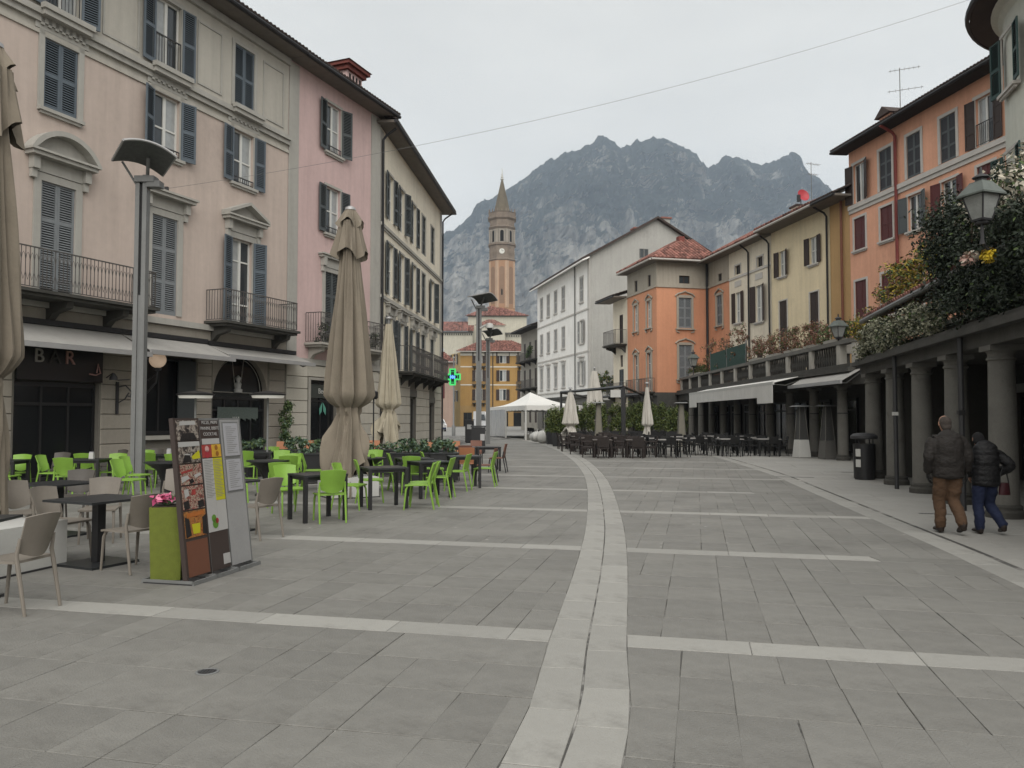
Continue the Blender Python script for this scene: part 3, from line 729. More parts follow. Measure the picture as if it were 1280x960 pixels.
m = MB(); m.box((0, -.02, .45), (.08, .04, .9)); m.tube([(0, -.03, .75), (.12, -.2, .8), (.22, -.32, .62), (.14, -.36, .48), (.05, -.3, .52)], .022, 6); m.tube([(0, -.03, .3), (.1, -.2, .42), (.16, -.28, .6)], .018, 6); m.build('scroll', M_IRON, t, True)
m = MB(); m.tube([(0, -.03, .95), (.3, -.15, .98)], .014, 5); m.build('rod', M_IRON, t)
t = thing('spot_lamp', 'black swan neck spot lamp at the right end of the bar sign', 'wall lamp', on(F, -14.25, .03, 2.75), FR1)
m = MB(); m.tube([(0, 0, 0), (-.05, -.3, .12), (-.2, -.5, .1)], .015, 6); m.build('arm', M_IRON, t, True); m = MB(); m.lathe([(.03, .1), (.1, .0), (.11, -.08)], 10, (-.2, -.5, 0)); m.build('shade', M_IRON, t, True)
# ---------------------------------------------------------------- pink building
F = building('pink_building', 'pink stucco building with grey corner strips next to the beige one', A0, 22, -1); B2 = F
ops = [(-4.07, -3.07, 12.3, 14.3), (-4.07, -3.07, 9.0, 10.9), (-4.07, -3.07, 4.6, 7.45)]
F.wall('wall', M_PINK, -6.44, -.001, 3.9, 15.2, ops); F.wall('ground_floor_wall', M_ASHLAR_B, -6.44, -.001, 0, 3.9, [(-5.0, -3.2, 0, 3.1)])
F.volume(M_PINK, -6.44, -.3, 15, 10)
F.strip('corner_strip', M_TRIM, -6.43, -5.85, 3.92, 14.98, .03); F.strip('corner_strip', M_TRIM, -.75, -.01, 3.92, 14.98, .03)
F.strip('ground_floor_cornice', M_TRIM, -6.43, -.01, 3.68, 3.9, .1)
blocks(F, mat('cream ashlar', (.48, .455, .395), .9, .08, 1.5, .3, 60, streak=.08, island=.05), -6.43, -5.15, .0, 3.66, .46, seed=8, lmax=2.8); MCA = MATS['cream ashlar']
blocks(F, MCA, -3.05, -.02, 0, 3.66, .46, seed=9, lmax=3.2); blocks(F, MCA, -5.15, -3.05, 3.22, 3.66, .44, seed=10, lmax=1.1)
for z, h, rl, sh in ((12.3, 2.0, .22, 'open'), (9.0, 1.9, .22, 'open')):
    F.win(-3.57, z, 1.0, h, M_WHITEF, [M_GLASSL, M_GLASS], sh, M_SH_GREY, (M_TRIM, .1), M_TRIM, 2, trans=(.5,), rail=rl)
o = F.win(-3.57, 4.6, 1.0, 2.85, M_WHITEF, M_GLASS, 'closed', M_SH_GREY, (M_TRIM, .18), None, 3); hood(F, o, 1.4, 3.03, 'flat', M_TRIM, .2)
F.balcony(-5.3, -.5, 4.5, .75, 1.12, M_STONE_L, brk=2, bmt=M_STONE_L)
m = MB(); b = lambda *q: F.bx(m, *q); b(-5.1, -4.98, .0, .06, 0, 3.1); b(-3.22, -3.1, .0, .06, 0, 3.1); b(-5.1, -3.1, .0, .058, 3.102, 3.2); F.part('door_surround', m, M_STONE_L)
o = shopfront(F, -4.98, -3.22, 0, 3.08, 2, M_BLACK, M_BARGL, 2.3, 'shop_door')
m = MB(); F.bx(m, -4.95, -3.25, -.11, -.07, 2.42, 2.95); m.build('sign_panel', mat('slate sign', (.05, .055, .05), .5), o)
m = MB()
for sg in (-1, 1): m.ext([F.P(-4.0+sg*.06, -.1, 1.9), F.P(-4.0+sg*.02, -.1, 2.25), F.P(-4.0+sg*.22, -.1, 2.0), F.P(-4.0+sg*.2, -.1, 1.75)], (0, F.o*.01, 0))
m.build('leaf_emblem', mat('mint emblem', (.10, .30, .23), .6), o)
t = text_mesh('Becca', .3, mat('pale sign letter', (.45, .45, .42), .6), 'lettering', F.par, F.P(-4.0, -.055, 2.68), (R(90), 0, 0), .006)
eave(F, -6.43, .35, 15.02, .75, tile=M_TILE_D)
m = MB(); b = lambda *q: F.bx(m, *q); b(-.7, .5, -2.4, -1.3, 15.6, 17.2); ch = F.part('chimney', m, M_PINK)
m = MB(); b(-.85, .65, -2.55, -1.15, 17.202, 17.38); b(-.98, .78, -2.68, -1.02, 17.382, 17.52); m.build('brick_corbel', mat('red brick', (.17, .055, .045), .9, .2, 6), ch)
m = MB(); m.taper((-.1, 1.85, 17.53), (1.9, 1.8), (.5, .4), .34); m.build('cap', M_TILE, ch)
m = MB()
for k in range(4): b(-.55+k*.27, -.42+k*.27, -1.296, -1.29, 16.75, 17.1)
m.build('vent', M_DARK, ch)
# ---------------------------------------------------------------- cream corner building
F = building('cream_corner_building', 'cream corner building with rows of grey green shutters and long iron balconies', A0, 5.3, -1); B3 = F
wc = (1.95, 4.3, 7.1, 9.6, 12.2); ops = []
for a in wc: ops += [(a-.5, a+.5, 10.85, 13.0), (a-.5, a+.5, 7.35, 9.75), (a-.5, a+.5, 3.95, 6.3)]
L3 = 15.3
F.wall('wall', M_CREAM, 0.001, L3, 3.7, 14.7, ops); F.wall('ground_floor_wall', M_ASHLAR_B, 0.001, L3, 0, 3.7, [(6.3, 7.85, 0, 2.75), (11.4, 13.05, 0, 2.5), (1.2, 2.7, 0, 2.7)])
F.volume(M_CREAM, .3, L3, 14.7, 12)
for i, (x, y) in enumerate(((2.75, 6.25), (7.9, 11.35), (13.1, L3-.02), (.02, 1.15))): blocks(F, MCA, x, y, 0, 3.6, .45, seed=20+i, lmax=3.2)
for x, y, z in ((6.3, 7.85, 2.75), (11.4, 13.05, 2.5), (1.2, 2.7, 2.7)):
    shopfront(F, x+.02, y-.02, 0, z-.02, 2, M_STONE, M_BARGL, None, 'street_door'); F.strip('door_lintel', M_STONE, x-.1, y+.1, z+.003, z+.35, .04)
for z, h in ((10.25, .14), (7.0, .14)): F.strip('string_course', M_TRIM, .02, L3-.01, z, z+h, .1); F.strip('string_moulding', M_TRIM, .02, L3-.01, z-.1, z-.002, .05)
F.strip('ground_floor_cornice', M_TRIM, .02, L3-.01, 3.62, 3.76, .1)
for i, a in enumerate(wc):
    st = 'closed' if i >= 3 else 'open'
    F.win(a, 10.85, 1.0, 2.15, M_WHITEF, M_GLASS, st, M_SH_GREY, (M_TRIM, .1), None, 3, trans=(.5,), rail=None)
    F.win(a, 7.35, 1.0, 2.4, M_WHITEF, M_GLASS, 'closed' if i == 3 else 'open', M_SH_GREY, (M_TRIM, .1), None, 3, trans=(.5,))
    o = F.win(a, 3.95, 1.0, 2.35, M_WHITEF, M_GLASS, 'closed' if i >= 3 else 'open', M_SH_GREY, (M_TRIM, .12), None, 3, trans=(.6,)); hood(F, o, 1.3, 2.48, 'flat', M_TRIM, .2)
F.balcony(3.3, 8.5, 3.9, .8, 1.2, M_STONE_D, brk=3); F.balcony(8.9, 13.3, 3.9, .8, 1.2, M_STONE_D, brk=3)
F.strip('corner_strip', M_TRIM, .02, .6, 3.78, 14.6, .03); F.strip('corner_strip', M_TRIM, L3-.6, L3-.02, 3.78, 14.6, .03)
eave(F, -.35, L3+.7, 14.72, .72, tile=M_TILE_D)
F.pipe(M_GUTTER_D, .12, .1, 14.6, .06, .12, top=.7); F.pipe(M_GUTTER_D, L3-.08, .1, 14.6, .05, .1, top=.7)
m = MB(); b = lambda *q: F.bx(m, *q); b(L3+.003, L3+1.5, -3.4, -.1, 3.74, 3.9); o = F.part('end_balcony', m, M_STONE_D)
m = MB(); F.barsw(m, L3+1.45, -3.3, -.15, 3.92, 1.15, .13); F.bars(m, L3+.05, L3+1.43, -.12, 3.92, 1.15, .13); m.build('railing', M_IRON, o)
# pharmacy cross
M_LEDG = mat('green led', (.02, .2, .04), .5, 0, emit=((.08, .8, .2), .48)); M_LEDB = mat('blue led', (.02, .08, .3), .5, 0, emit=((.12, .35, 1.0), .9)); 
t = thing('pharmacy_cross', 'lit green pharmacy cross with blue centre on the corner of the cream building', 'pharmacy sign', on(F, L3-.2, -.05, 2.85), R(-10))
m = MB(); q = .34; ar = 1.0
cr = [(-q, -ar), (q, -ar), (q, -q), (ar, -q), (ar, q), (q, q), (q, ar), (-q, ar), (-q, q), (-ar, q), (-ar, -q), (-q, -q)]
m.ext([(.85+x*.48, -.06, 1.35+z*.48) for x, z in cr], (0, .12, 0)); m.build('cross_body', M_BLACK, t)
m = MB(); pl = [(.85+x*.48, -.075, 1.35+z*.48) for x, z in cr]; m.tube(pl+[pl[0]], .07, 6); m.build('green_border', M_LEDG, t)
m = MB(); pl = [(.85+x*.33, -.07, 1.35+z*.33) for x, z in cr]; m.tube(pl+[pl[0]], .02, 5); m.build('inner_green_line', mat('dim green led', (.02, .2, .05), .5, 0, emit=((.05, .6, .2), .5)), t)
m = MB(); m.box((.85, -.075, 1.35), (.34, .02, .12)); m.box((.74, -.078, 1.35), (.05, .02, .24)); m.box((.86, -.078, 1.35), (.05, .02, .24)); m.box((.96, -.078, 1.33), (.05, .02, .2)); m.build('blue_digits', M_LEDB, t)
m = MB(); m.tube([(0, 0, 1.35), (.45, 0, 1.35)], .03, 6); m.build('arm', M_BLACK, t)
# ================================================================ RIGHT SIDE AND BACKGROUND
M_ORNG = wall_mat('orange stucco', (.54, .262, .158)); M_ORNG2 = wall_mat('cream cornice stucco', (.34, .31, .26), streak=.2)
M_CRM2 = wall_mat('pale cream stucco', (.66, .60, .49)); M_YEL = wall_mat('straw yellow stucco', (.68, .58, .40)); M_OCH = wall_mat('ochre stucco', (.42, .27, .13))
M_SALM = wall_mat('salmon stucco', (.64, .345, .235)); M_WHT = wall_mat('white stucco', (.78, .77, .74)); M_GABLE = wall_mat('pale grey stucco', (.34, .337, .318), streak=.12)
M_TRIMW = mat('pale window trim', (.47, .45, .42), .85, .08, 3)
def plane_roof(par, name, quads, mt, th=.12):
    m = MB()
    for q in quads: m.ext([tuple(p) for p in q], (0, 0, th))
    return m.build(name, mt, par)
# ---------------------------------------------------------------- orange building: street face and front face
OC = (10.906, 60.0); CW = (15.0, 60.983)
F = building('orange_building', 'bright orange corner building with ornate window frames under a hipped tile roof', OC, -13.5, 1); OB = F
ops = []
for a, w in ((4.05, .8), (1.42, .8)): ops += [(a-w/2, a+w/2, 8.6, 10.65), (a-w/2, a+w/2, 3.7, 6.65)]
F.wall('wall', M_ORNG, 0.0, 5.9, 3.55, 11.6, ops); F.wall('upper_wall', M_ORNG2, 0, 5.9, 11.6, 13.45, [(3.75, 4.35, 11.75, 12.65), (1.1, 1.7, 11.75, 12.65)]); F.wall('ground_floor_wall', M_STONE_D, 0, 5.9, 0, 3.55, [(.5, 2.4, 0, 2.6), (3.2, 5.3, 0, 2.6)])
def ornate(F, o, w, h, mt):
    m = MB(); b = lambda *q: F.bx(m, *q); s = .16
    b(-w/2-s, -w/2-.002, .003, .07, -.05, h+.1); b(w/2+.002, w/2+s, .003, .07, -.05, h+.1); b(-w/2, w/2, .003, .068, h+.002, h+.2)
    P = F.P; m.tube([P(-w/2-s-.12, .05, h+.12), P(-w/2-.05, .07, h+.3), P(-.15, .08, h+.42), P(0, .09, h+.5), P(.15, .08, h+.42), P(w/2+.05, .07, h+.3), P(w/2+s+.12, .05, h+.12)], .06, 6)
    for sg in (-1, 1): m.tube([P(sg*(w/2+s), .05, -.1), P(sg*(w/2+s+.03), .07, -.28), P(sg*(w/2-.05), .06, -.36)], .05, 6)
    b(-w/2-s-.1, w/2+s+.1, .003, .16, -.14, -.055)
    m.build('window_surround', mt, o)
for a in (4.05, 1.42):
    o = F.win(a, 8.6, .8, 2.05, M_WHITEF, M_GLASSL, None, None, rows=2, trans=(.35, .68)); ornate(F, o, .8, 2.05, M_ORNG2)
    o = F.win(a, 3.7, .8, 2.95, M_WHITEF, M_GLASS, None, None, trans=(.3, .72)); ornate(F, o, .8, 2.95, M_ORNG2)
    F.win(a, 11.75, .6, .9, M_SH_BROWN, M_GLASS)
    F.balcony(a-.95, a+.95, 3.62, .55, 1.0, M_STONE_D, curl=False)
F.strip('string_course', M_ORNG2, 0, 5.9, 11.5, 11.68, .08); F.strip('ground_cornice', M_STONE_D, 0, 5.9, 3.3, 3.52, .12)
for x, y in ((.5, 2.4), (3.2, 5.3)): shopfront(F, x+.02, y-.02, 0, 2.58, 2, M_BLACK, M_BARGL)
eave(F, -.7, 6.2, 13.4, .75, rise=29, B=5.2, tile=M_TILE, soff=M_SOFFIT, gut=M_TRIMW, r0=4.6, cw=.3)
class Sub(Fac):
    """a second facade of the same building: parts get the rotated placement of that face"""
    def __init__(s, base, p, deg, o):
        s.par = base.par; s.o = o; b = base.par; inv = (Matrix.Translation(b.location) @ Matrix.Rotation(b.rotation_euler.z, 4, 'Z')).inverted()
        s.M = inv @ Matrix.Translation((p[0], p[1], 0)) @ Matrix.Rotation(R(90-deg), 4, 'Z')
    def fix(s, before):
        for q in bpy.data.objects:
            if q.parent == s.par and q not in before: q.matrix_basis = s.M @ q.matrix_basis
def sub_begin(F): return set(bpy.data.objects)
bf = sub_begin(F); G = Sub(F, OC, 76.5, -1); LF = 4.21
# outward is towards the camera: local y of this face points away, so o = -1
ops = [(1.77, 2.83, 8.45, 10.75), (1.77, 2.83, 4.6, 7.15)]
G.wall('front_wall', M_ORNG, .0, LF, 3.55, 11.6, ops); G.wall('front_upper_wall', M_ORNG2, 0, LF, 11.6, 13.45, [(1.85, 2.72, 11.85, 12.45)]); G.wall('front_ground_wall', M_STONE_D, 0, LF, 0, 3.55, [])
o = G.win(2.3, 8.45, 1.06, 2.3, M_WHITEF, M_GLASSL, 'closed', M_SH_PALE, rows=3); ornate(G, o, 1.06, 2.3, M_ORNG2)
o = G.win(2.3, 4.6, 1.06, 2.55, M_WHITEF, M_GLASSL, 'closed', M_SH_PALE, rows=3); ornate(G, o, 1.06, 2.55, M_ORNG2)
G.win(2.28, 11.85, .87, .6, M_SH_BROWN, M_GLASS); G.strip('string_course', M_ORNG2, .0, LF, 11.5, 11.68, .08)
eave(G, -.7, LF+.75, 13.41, .75, rise=29, B=5.2, tile=M_TILE, soff=M_SOFFIT, gut=M_TRIMW, r0=4.6, cw=.3); G.pipe(M_GUTTER_D, LF-.12, 3.6, 13.4, .09, .12)
G.fix(bf)
F.volume(M_ORNG, .3, 5.6, 13.3, 3.8)
m = MB(); m.box((3.4, -3.6, 15.6), (.5, .5, 1.3)); ch = m.build('chimney', mat('red brick', (.17, .055, .045)), F.par)
# ---------------------------------------------------------------- wing of three joined houses
def house(name, label, z1, a0, a1, deg=-10, p=CW): return building(name, label, p, deg, 1)
F = house('orange_rear_house', 'narrow orange strip of house with one ornate window in the corner behind the terrace', 0, 0, 0)
F.wall('wall', M_ORNG, -3.75, 0, 3.5, 11.6, [(-2.6, -1.65, 8.5, 10.7)]); F.wall('upper_wall', M_ORNG2, -3.75, 0, 11.6, 13.45, [(-2.5, -1.85, 11.75, 12.3)]); F.volume(M_ORNG, -3.75, 0, 13.3, 8)
o = F.win(-2.12, 8.5, .95, 2.2, M_WHITEF, M_GLASSL, 'closed', M_SH_PALE, rows=3); ornate(F, o, .95, 2.2, M_ORNG2); F.win(-2.17, 11.75, .65, .55, M_SH_BROWN, M_GLASS)
F.strip('string_course', M_ORNG2, -3.74, -.01, 11.5, 11.66, .08); eave(F, -3.75, .6, 13.4, .8, 28, 5.5, M_TILE, M_SOFFIT, M_TRIMW, cw=.3)
F = house('pale_cream_house', 'pale cream house with dark brown shutters and two tiny attic windows', 0, 0, 0)
ops = [(-5.6, -4.75, 8.3, 10.45), (-8.75, -7.75, 8.0, 10.45), (-5.6, -4.75, 11.72, 12.35), (-8.82, -8.0, 11.66, 12.32), (-5.5, -4.8, 4.2, 6.4), (-8.6, -7.8, 4.2, 6.4)]
F.wall('wall', M_CRM2, -9.9, -3.76, 3.5, 13.45, ops); F.volume(M_CRM2, -9.9, -3.76, 13.3, 8)
for a, w, z, h in ((-5.17, .85, 8.3, 2.15), (-8.25, 1.0, 8.0, 2.45)):
    F.win(a, z, w, h, M_WHITEF, M_GLASSL, 'open', M_SH_BROWN, None, M_TRIMW, 2, 'board', trans=(.4,)); F.strip('wall_panel', M_TRIMW, a-.5, a+.5, 10.85, 11.25, .03)
for a, w, z, h in ((-5.17, .85, 11.72, .63), (-8.41, .82, 11.66, .66)): F.win(a, z, w, h, M_SH_BROWN, M_GLASS, sur=(M_TRIMW, .1))
for a in (-5.15, -8.2): F.win(a, 4.2, .7, 2.2, M_WHITEF, M_GLASS, 'closed', M_SH_BROWN, rows=2, leaf='board')
F.strip('string_course', M_TRIMW, -9.88, -3.78, 11.45, 11.6, .06); F.pipe(M_GUTTER_D, -6.9, 3.6, 13.4, .06, .1, top=.7); F.pipe(M_GUTTER_D, -9.75, 3.6, 13.4, .06, .1, top=.7)
eave(F, -9.9, -3.76, 13.4, .8, 28, 5.5, M_TILE, M_SOFFIT, M_TRIMW, cw=.3)
m = MB(); m.b2(-8.8, -8.0, -3.3, -2.5, 14.4, 15.75); ch = F.part('chimney', m, M_CRM2)
m = MB(); m.b2(-8.9, -7.9, -3.4, -2.4, 15.752, 15.86); m.build('chimney_cap', M_TILE_D, ch)
F = house('straw_yellow_house', 'straw yellow house with two upper windows and two tall brown shuttered doors', 0, 0, 0)
ops = [(-11.75, -10.95, 10.5, 12.1), (-15.35, -14.5, 10.6, 12.2), (-11.85, -10.9, 4.4, 8.95), (-15.4, -14.45, 4.4, 8.97)]
F.wall('wall', M_YEL, -16.6, -9.92, 3.5, 13.6, ops); F.volume(M_YEL, -16.6, -9.92, 13.5, 8)
for a, z in ((-11.35, 10.5), (-14.92, 10.6)): F.win(a, z, .82, 1.6, M_WHITEF, M_GLASSL, 'open', M_SH_BROWN, None, M_TRIMW, 2, 'board', trans=(.5,))
for a in (-11.38, -14.92): F.win(a, 4.4, .93, 4.55, M_WHITEF, M_GLASS, 'closed', M_SH_BROWN, (M_TRIMW, .08), rows=4, leaf='board')
F.pipe(M_GUTTER_D, -16.45, 3.6, 13.5, .06, .1, top=.9); eave(F, -16.6, -9.92, 13.5, 1.1, 24, 5.5, M_TILE, M_SOFFIT, M_TRIMW, cw=.3)
F = house('ochre_strip_house', 'narrow windowless ochre wall between the straw yellow and salmon houses', 0, 0, 0)
F.wall('wall', M_OCH, -18.9, -16.62, 3.5, 13.6, []); F.volume(M_OCH, -18.9, -16.62, 13.5, 8); F.pipe(mat('copper drainpipe', (.16, .06, .035), .5), -17.9, 3.6, 13.5, .07, .12)
eave(F, -18.9, -16.62, 13.5, 1.1, 24, 5.5, M_TILE_D, M_SOFFIT, M_GUTTER_D)
def world(par, p): return (Matrix.Translation(par.location) @ Matrix.Rotation(par.rotation_euler.z, 4, 'Z')) @ Vector(p)
# dish and aerials
def aerial(name, label, p, h, rz, arms):
    t = thing(name, label, 'aerial', p, rz); m = MB(); m.tube([(0, 0, 0), (0, 0, h)], .022, 6); m.build('mast', M_GUTTER, t)
    for z, l, n in arms:
        m = MB(); m.tube([(-l*.35, 0, z), (l*.65, 0, z+.0)], .014, 5)
        for k in range(n): x = -l*.3+l*.9*k/(n-1); m.tube([(x, -.22, z), (x, .22, z)], .008, 4)
        m.build('antenna_boom', M_GUTTER, t)
dp = world(F.par, (-8.6, -2.9, 15.86))
t = thing('satellite_dish', 'red satellite dish on the chimney above the pale cream house', 'satellite dish', dp, R(15))
m = MB(); m.T = Matrix.Translation((-.05, -.25, .55)) @ Matrix.Rotation(R(72), 4, 'X'); m.lathe([(.01, .0), (.15, .015), (.3, .06), (.42, .12), (.43, .125)], 20, cap=False); m.build('dish', mat('red enamel', (.36, .035, .045), .4, .05), t, True)
m = MB(); m.tube([(0, 0, 0), (0, 0, .6), (-.05, -.2, .55)], .03, 6); m.tube([(0, -.1, .4), (-.5, -.5, .2)], .03, 6); m.box((-.55, -.55, .28), (.16, .2, .45)); m.build('mount', M_BLACK, t)
aerial('roof_aerial', 'thin roof aerial rising behind the red satellite dish', world(F.par, (-8.9, -3.5, 15.2)), 3.5, R(20), ((3.4, 1.1, 6), (2.7, .8, 5)))
# ---------------------------------------------------------------- salmon house
SP = (18.2, 42.7)
F = building('salmon_house', 'tall salmon house with white framed windows and oxblood shutters above the climbing plants', SP, -9, 1); SH = F
import itertools
def sc(u): 
    k = (u-640)/1000; d = (math.sin(R(-9)), math.cos(R(-9))); return (k*SP[1]-SP[0])/(d[0]-k*d[1])
cs = [sc(u) for u in (1079, 1113, 1149, 1193)]; c3 = sc(1240)
rows = ((13.05, 15.1), (10.5, 12.2), (6.75, 8.85)); ops = []
LS = -13.0
for i, a in enumerate(cs+[c3]):
    for z0, z1 in rows: ops.append((a-.5, a+.5, z0, z1))
F.wall('wall', M_SALM, LS, 0, 3.5, 16.0, ops); F.volume(M_SALM, LS, 0, 15.9, 9)
F.strip('string_course', M_TRIMW, LS+.01, -.01, 12.75, 12.98, .12); F.strip('string_moulding', M_TRIMW, LS+.01, -.01, 12.55, 12.748, .06)
for i, a in enumerate(cs+[c3]):
    s3 = 'open' if i in (0, 4) else 'closed'
    F.win(a, 13.05, 1.0, 2.05, M_WHITEF if s3 == 'open' else M_SH_BROWN, [M_GLASSL, M_GLASS], s3, M_SH_GREY if s3 == 'closed' else M_SH_BROWN, (M_TRIMW, .15), None, 3, 'dark' if s3 == 'closed' else 'panel', rail=.9 if i == 4 else None)
    s2 = 'open' if i in (2, 3) else 'closed'
    F.win(a, 10.5, 1.0, 1.7, M_WHITEF, M_GLASS, s2, (M_SH_GREY if i == 2 else M_SH_RED), (M_TRIMW, .12), M_TRIMW, 2, 'panel')
    F.win(a, 6.75, 1.0, 2.1, M_WHITEF, M_GLASS, 'closed', M_SH_RED, (M_TRIMW, .12), M_TRIMW, 2, 'panel')
F.pipe(mat('red drainpipe', (.20, .05, .045), .5), (cs[1]+cs[2])/2+.15, 3.6, 15.9, .075, .12, top=.9)
eave(F, LS, .35, 15.9, .8, 20, 6, M_TILE_D, mat('black timber soffit', (.03, .028, .027), .9), M_GUTTER_D)
cp = (-.3, -2.0, 16.6); m = MB(); m.b2(cp[0]-.5, cp[0]+.5, -3, -2, 16.6, 18.0); ch = F.part('chimney', m, M_SALM)
m = MB()
m.ext([(cp[0]-.7, -3.2, 18.002), (cp[0]+.7, -3.2, 18.002), (cp[0], -3.2, 18.5)], (0, 1.4, 0)); m.build('chimney_cap', M_TILE_D, ch)
aerial('television_aerial', 'tall television aerial standing beside the chimney of the salmon house', world(F.par, (-1.32, -2.2, 17.0)), 3.2, R(-25), ((3.1, 1.5, 7), (2.0, 1.7, 6), (1.0, .5, 4)))
# ---------------------------------------------------------------- round white house
t = thing('round_white_house', 'rounded pale house with deep curved eaves at the upper right edge', 'building', (18.1, 21.4, 0)); RW = t
m = MB(); m.lathe([(4, 3.3), (4, 13.62)], 64, cap=False); m.build('wall', wall_mat('pale green white stucco', (.55, .56, .50)), t, True)
m = MB(); m.lathe([(3.9, 13.72), (4.8, 13.6), (4.85, 13.62), (4.85, 13.78), (2.0, 15.2), (.1, 15.6)], 64); m.build('roof', M_TILE_D, t, True)
m = MB(); m.lathe([(4.001, 13.3), (4.12, 13.42), (4.12, 13.5), (4.3, 13.6)], 64, cap=False); m.build('cornice', MATS['pale green white stucco'], t, True)
m = MB(); m.lathe([(4.86, 13.6), (4.95, 13.62), (4.98, 13.7), (4.95, 13.78), (4.86, 13.79)], 64, cap=False); m.build('gutter', M_GUTTER_D, t, True)
for z, h, angs in ((11.0, 1.65, (166, 200, 232)), (7.4, 1.8, (166, 200, 232))):
    for ad in angs:
        a = R(ad); fx = Fac(t, -1); o = fx.win(0, z, .95, h, M_WHITEF, M_GLASS, 'open', M_SH_GREEN, (M_TRIMW, .1), M_TRIMW, 2)
        o.location = (4.07*math.cos(a), 4.07*math.sin(a), z); o.rotation_euler = (0, 0, a+PI/2)
# ---------------------------------------------------------------- white gabled building
WP = (7.84, 80.0)
F = building('white_gabled_building', 'large white building with a blank grey gable and small attic windows', WP, -13.5, 1)
L = 20.0; rc = [2.6]+[L-1.6-i*3.0-.4 for i in range(4)][::-1]; ops = []
for a in rc: ops += [(a-.55, a+.55, 13.6, 16.2), (a-.55, a+.55, 9.3, 11.7), (a-.55, a+.55, 5.0, 7.5)]
F.wall('wall', M_WHT, 0, L, 3.9, 18.0, ops); F.wall('ground_floor_wall', M_STONE, 0, L, 0, 3.9, [(1.4, 3.4, 0, 3), (6, 8.5, 0, 3), (11, 13.5, 0, 3), (16, 18, 0, 3)])
for a in rc:
    for z, h in ((13.6, 2.6), (9.3, 2.4), (5.0, 2.5)):
        o = F.win(a, z, 1.1, h, M_WHITEF, M_GLASS, 'closed' if z > 13 or a != 2.6 else 'open', M_SH_WHITE, (M_TRIMW, .12), M_TRIMW, 2)
        if z < 6:
            m = MB(); F.bx(m, -.9, .9, .003, .25, h+.35, h+.5); m.build('window_hood', M_TRIMW, o)
for z in (12.6, 8.3, 4.4): F.strip('string_course', M_TRIMW, .01, L-.01, z, z+.16, .08)
F.strip('ground_cornice', M_STONE_D, .01, L-.01, 3.7, 3.95, .25); F.strip('corner_strip', M_TRIMW, .01, .7, 4.6, 17.9, .04); F.pipe(M_GUTTER, 4.6, 4, 18, .07, .12)
for x, y in ((1.4, 3.4), (6, 8.5), (11, 13.5), (16, 18)): shopfront(F, x+.02, y-.02, 0, 2.98, 2, M_BLACK, M_BARGL)
bf = sub_begin(F); G = Sub(F, WP, 76.5, -1); gw, gz, ga = 14.5, 18.0, 22.1
m = MB(); P = G.P; m.ext([P(0, -.05, 0), P(gw, -.05, 0), P(gw, -.05, gz), P(gw/2, -.05, ga), P(0, -.05, gz)], (0, .3, 0)); G.part('gable_wall', m, M_GABLE)
for a in (5.85, 9.1): G.win(a, 18.0, .95, .95, M_GUTTER, M_GLASS, wd=.12)
G.fix(bf)
fx = F.o; m = MB(); m.b2(.3, L, -.3, -gw, 0, 17.9); F.part('side_wall', m, M_GABLE)
sl = math.atan2(ga-gz, gw/2); hy = math.hypot(gw/2+.9, (ga-gz)*(gw/2+.9)/(gw/2))
for nm, y0, y1 in (('roof', .9, -gw/2), ('roof', -gw-.9, -gw/2)):
    zl = gz-.9*math.tan(sl); m = MB(); q = [(-.45, y0, zl), (L+.4, y0, zl), (L+.4, y1, ga), (-.45, y1, ga)]
    m.ext(q, (0, 0, .22)); F.part(nm, m, M_TILE_D)
m = MB(); m.hexa([(-.5, .95, gz-.68), (L+.4, .95, gz-.68), (L+.4, .2, gz-.35), (-.5, .2, gz-.35), (-.5, .95, gz-.55), (L+.4, .95, gz-.55), (L+.4, .2, gz-.2), (-.5, .2, gz-.2)]); F.part('eave_fascia', m, M_WHT)
for xy in ((3.0, -9.5), (8, -8.4)): m = MB(); m.box((xy[0], xy[1], 21.9), (.9, .9, 2.0)); ch = F.part('chimney', m, M_GABLE); m = MB(); m.box((xy[0], xy[1], 22.98), (1.2, 1.2, .16)); m.build('chimney_cap', M_TILE, ch)
# narrow cream house between orange and white
F = building('narrow_cream_house', 'narrow cream house with a small iron balcony between the orange and white buildings', OC, -13.5, 1)
ops = [(6.9, 7.7, 7.9, 10.3), (7.0, 7.6, 5.9, 6.9), (6.8, 7.8, 3.6, 5.7)]
F.wall('wall', M_CRM2, 5.92, 9.2, 0, 11.6, ops); F.volume(M_CRM2, 5.92, 9.2, 11.5, 8)
F.win(7.3, 7.9, .8, 2.4, M_WHITEF, M_GLASS, 'closed', M_SH_BROWN, rows=2); F.win(7.3, 5.9, .6, 1.0, M_SH_BROWN, M_GLASS); F.win(7.3, 3.6, 1.0, 2.1, M_WHITEF, M_GLASS, 'closed', M_SH_GREY, rows=2)
F.balcony(6.1, 9.0, 7.75, 1.0, 1.15, M_STONE_D, curl=False); F.balcony(6.1, 9.2, 3.55, .7, .95, M_STONE_D, curl=False)
m = MB(); P = F.P; m.ext([P(7.3+.9*math.cos(t), -.0, 1.7+.9*math.sin(t)) for t in np.linspace(0, PI, 10)]+[P(6.4, 0, 0), P(8.2, 0, 0)], (0, .012, 0)); F.part('arched_doorway', m, mat('dark brown door', (.05, .03, .02), .6))
eave(F, 5.92, 10.2, 11.55, 1.2, 18, 4, M_TILE_D, M_SOFFIT, M_GUTTER_D)
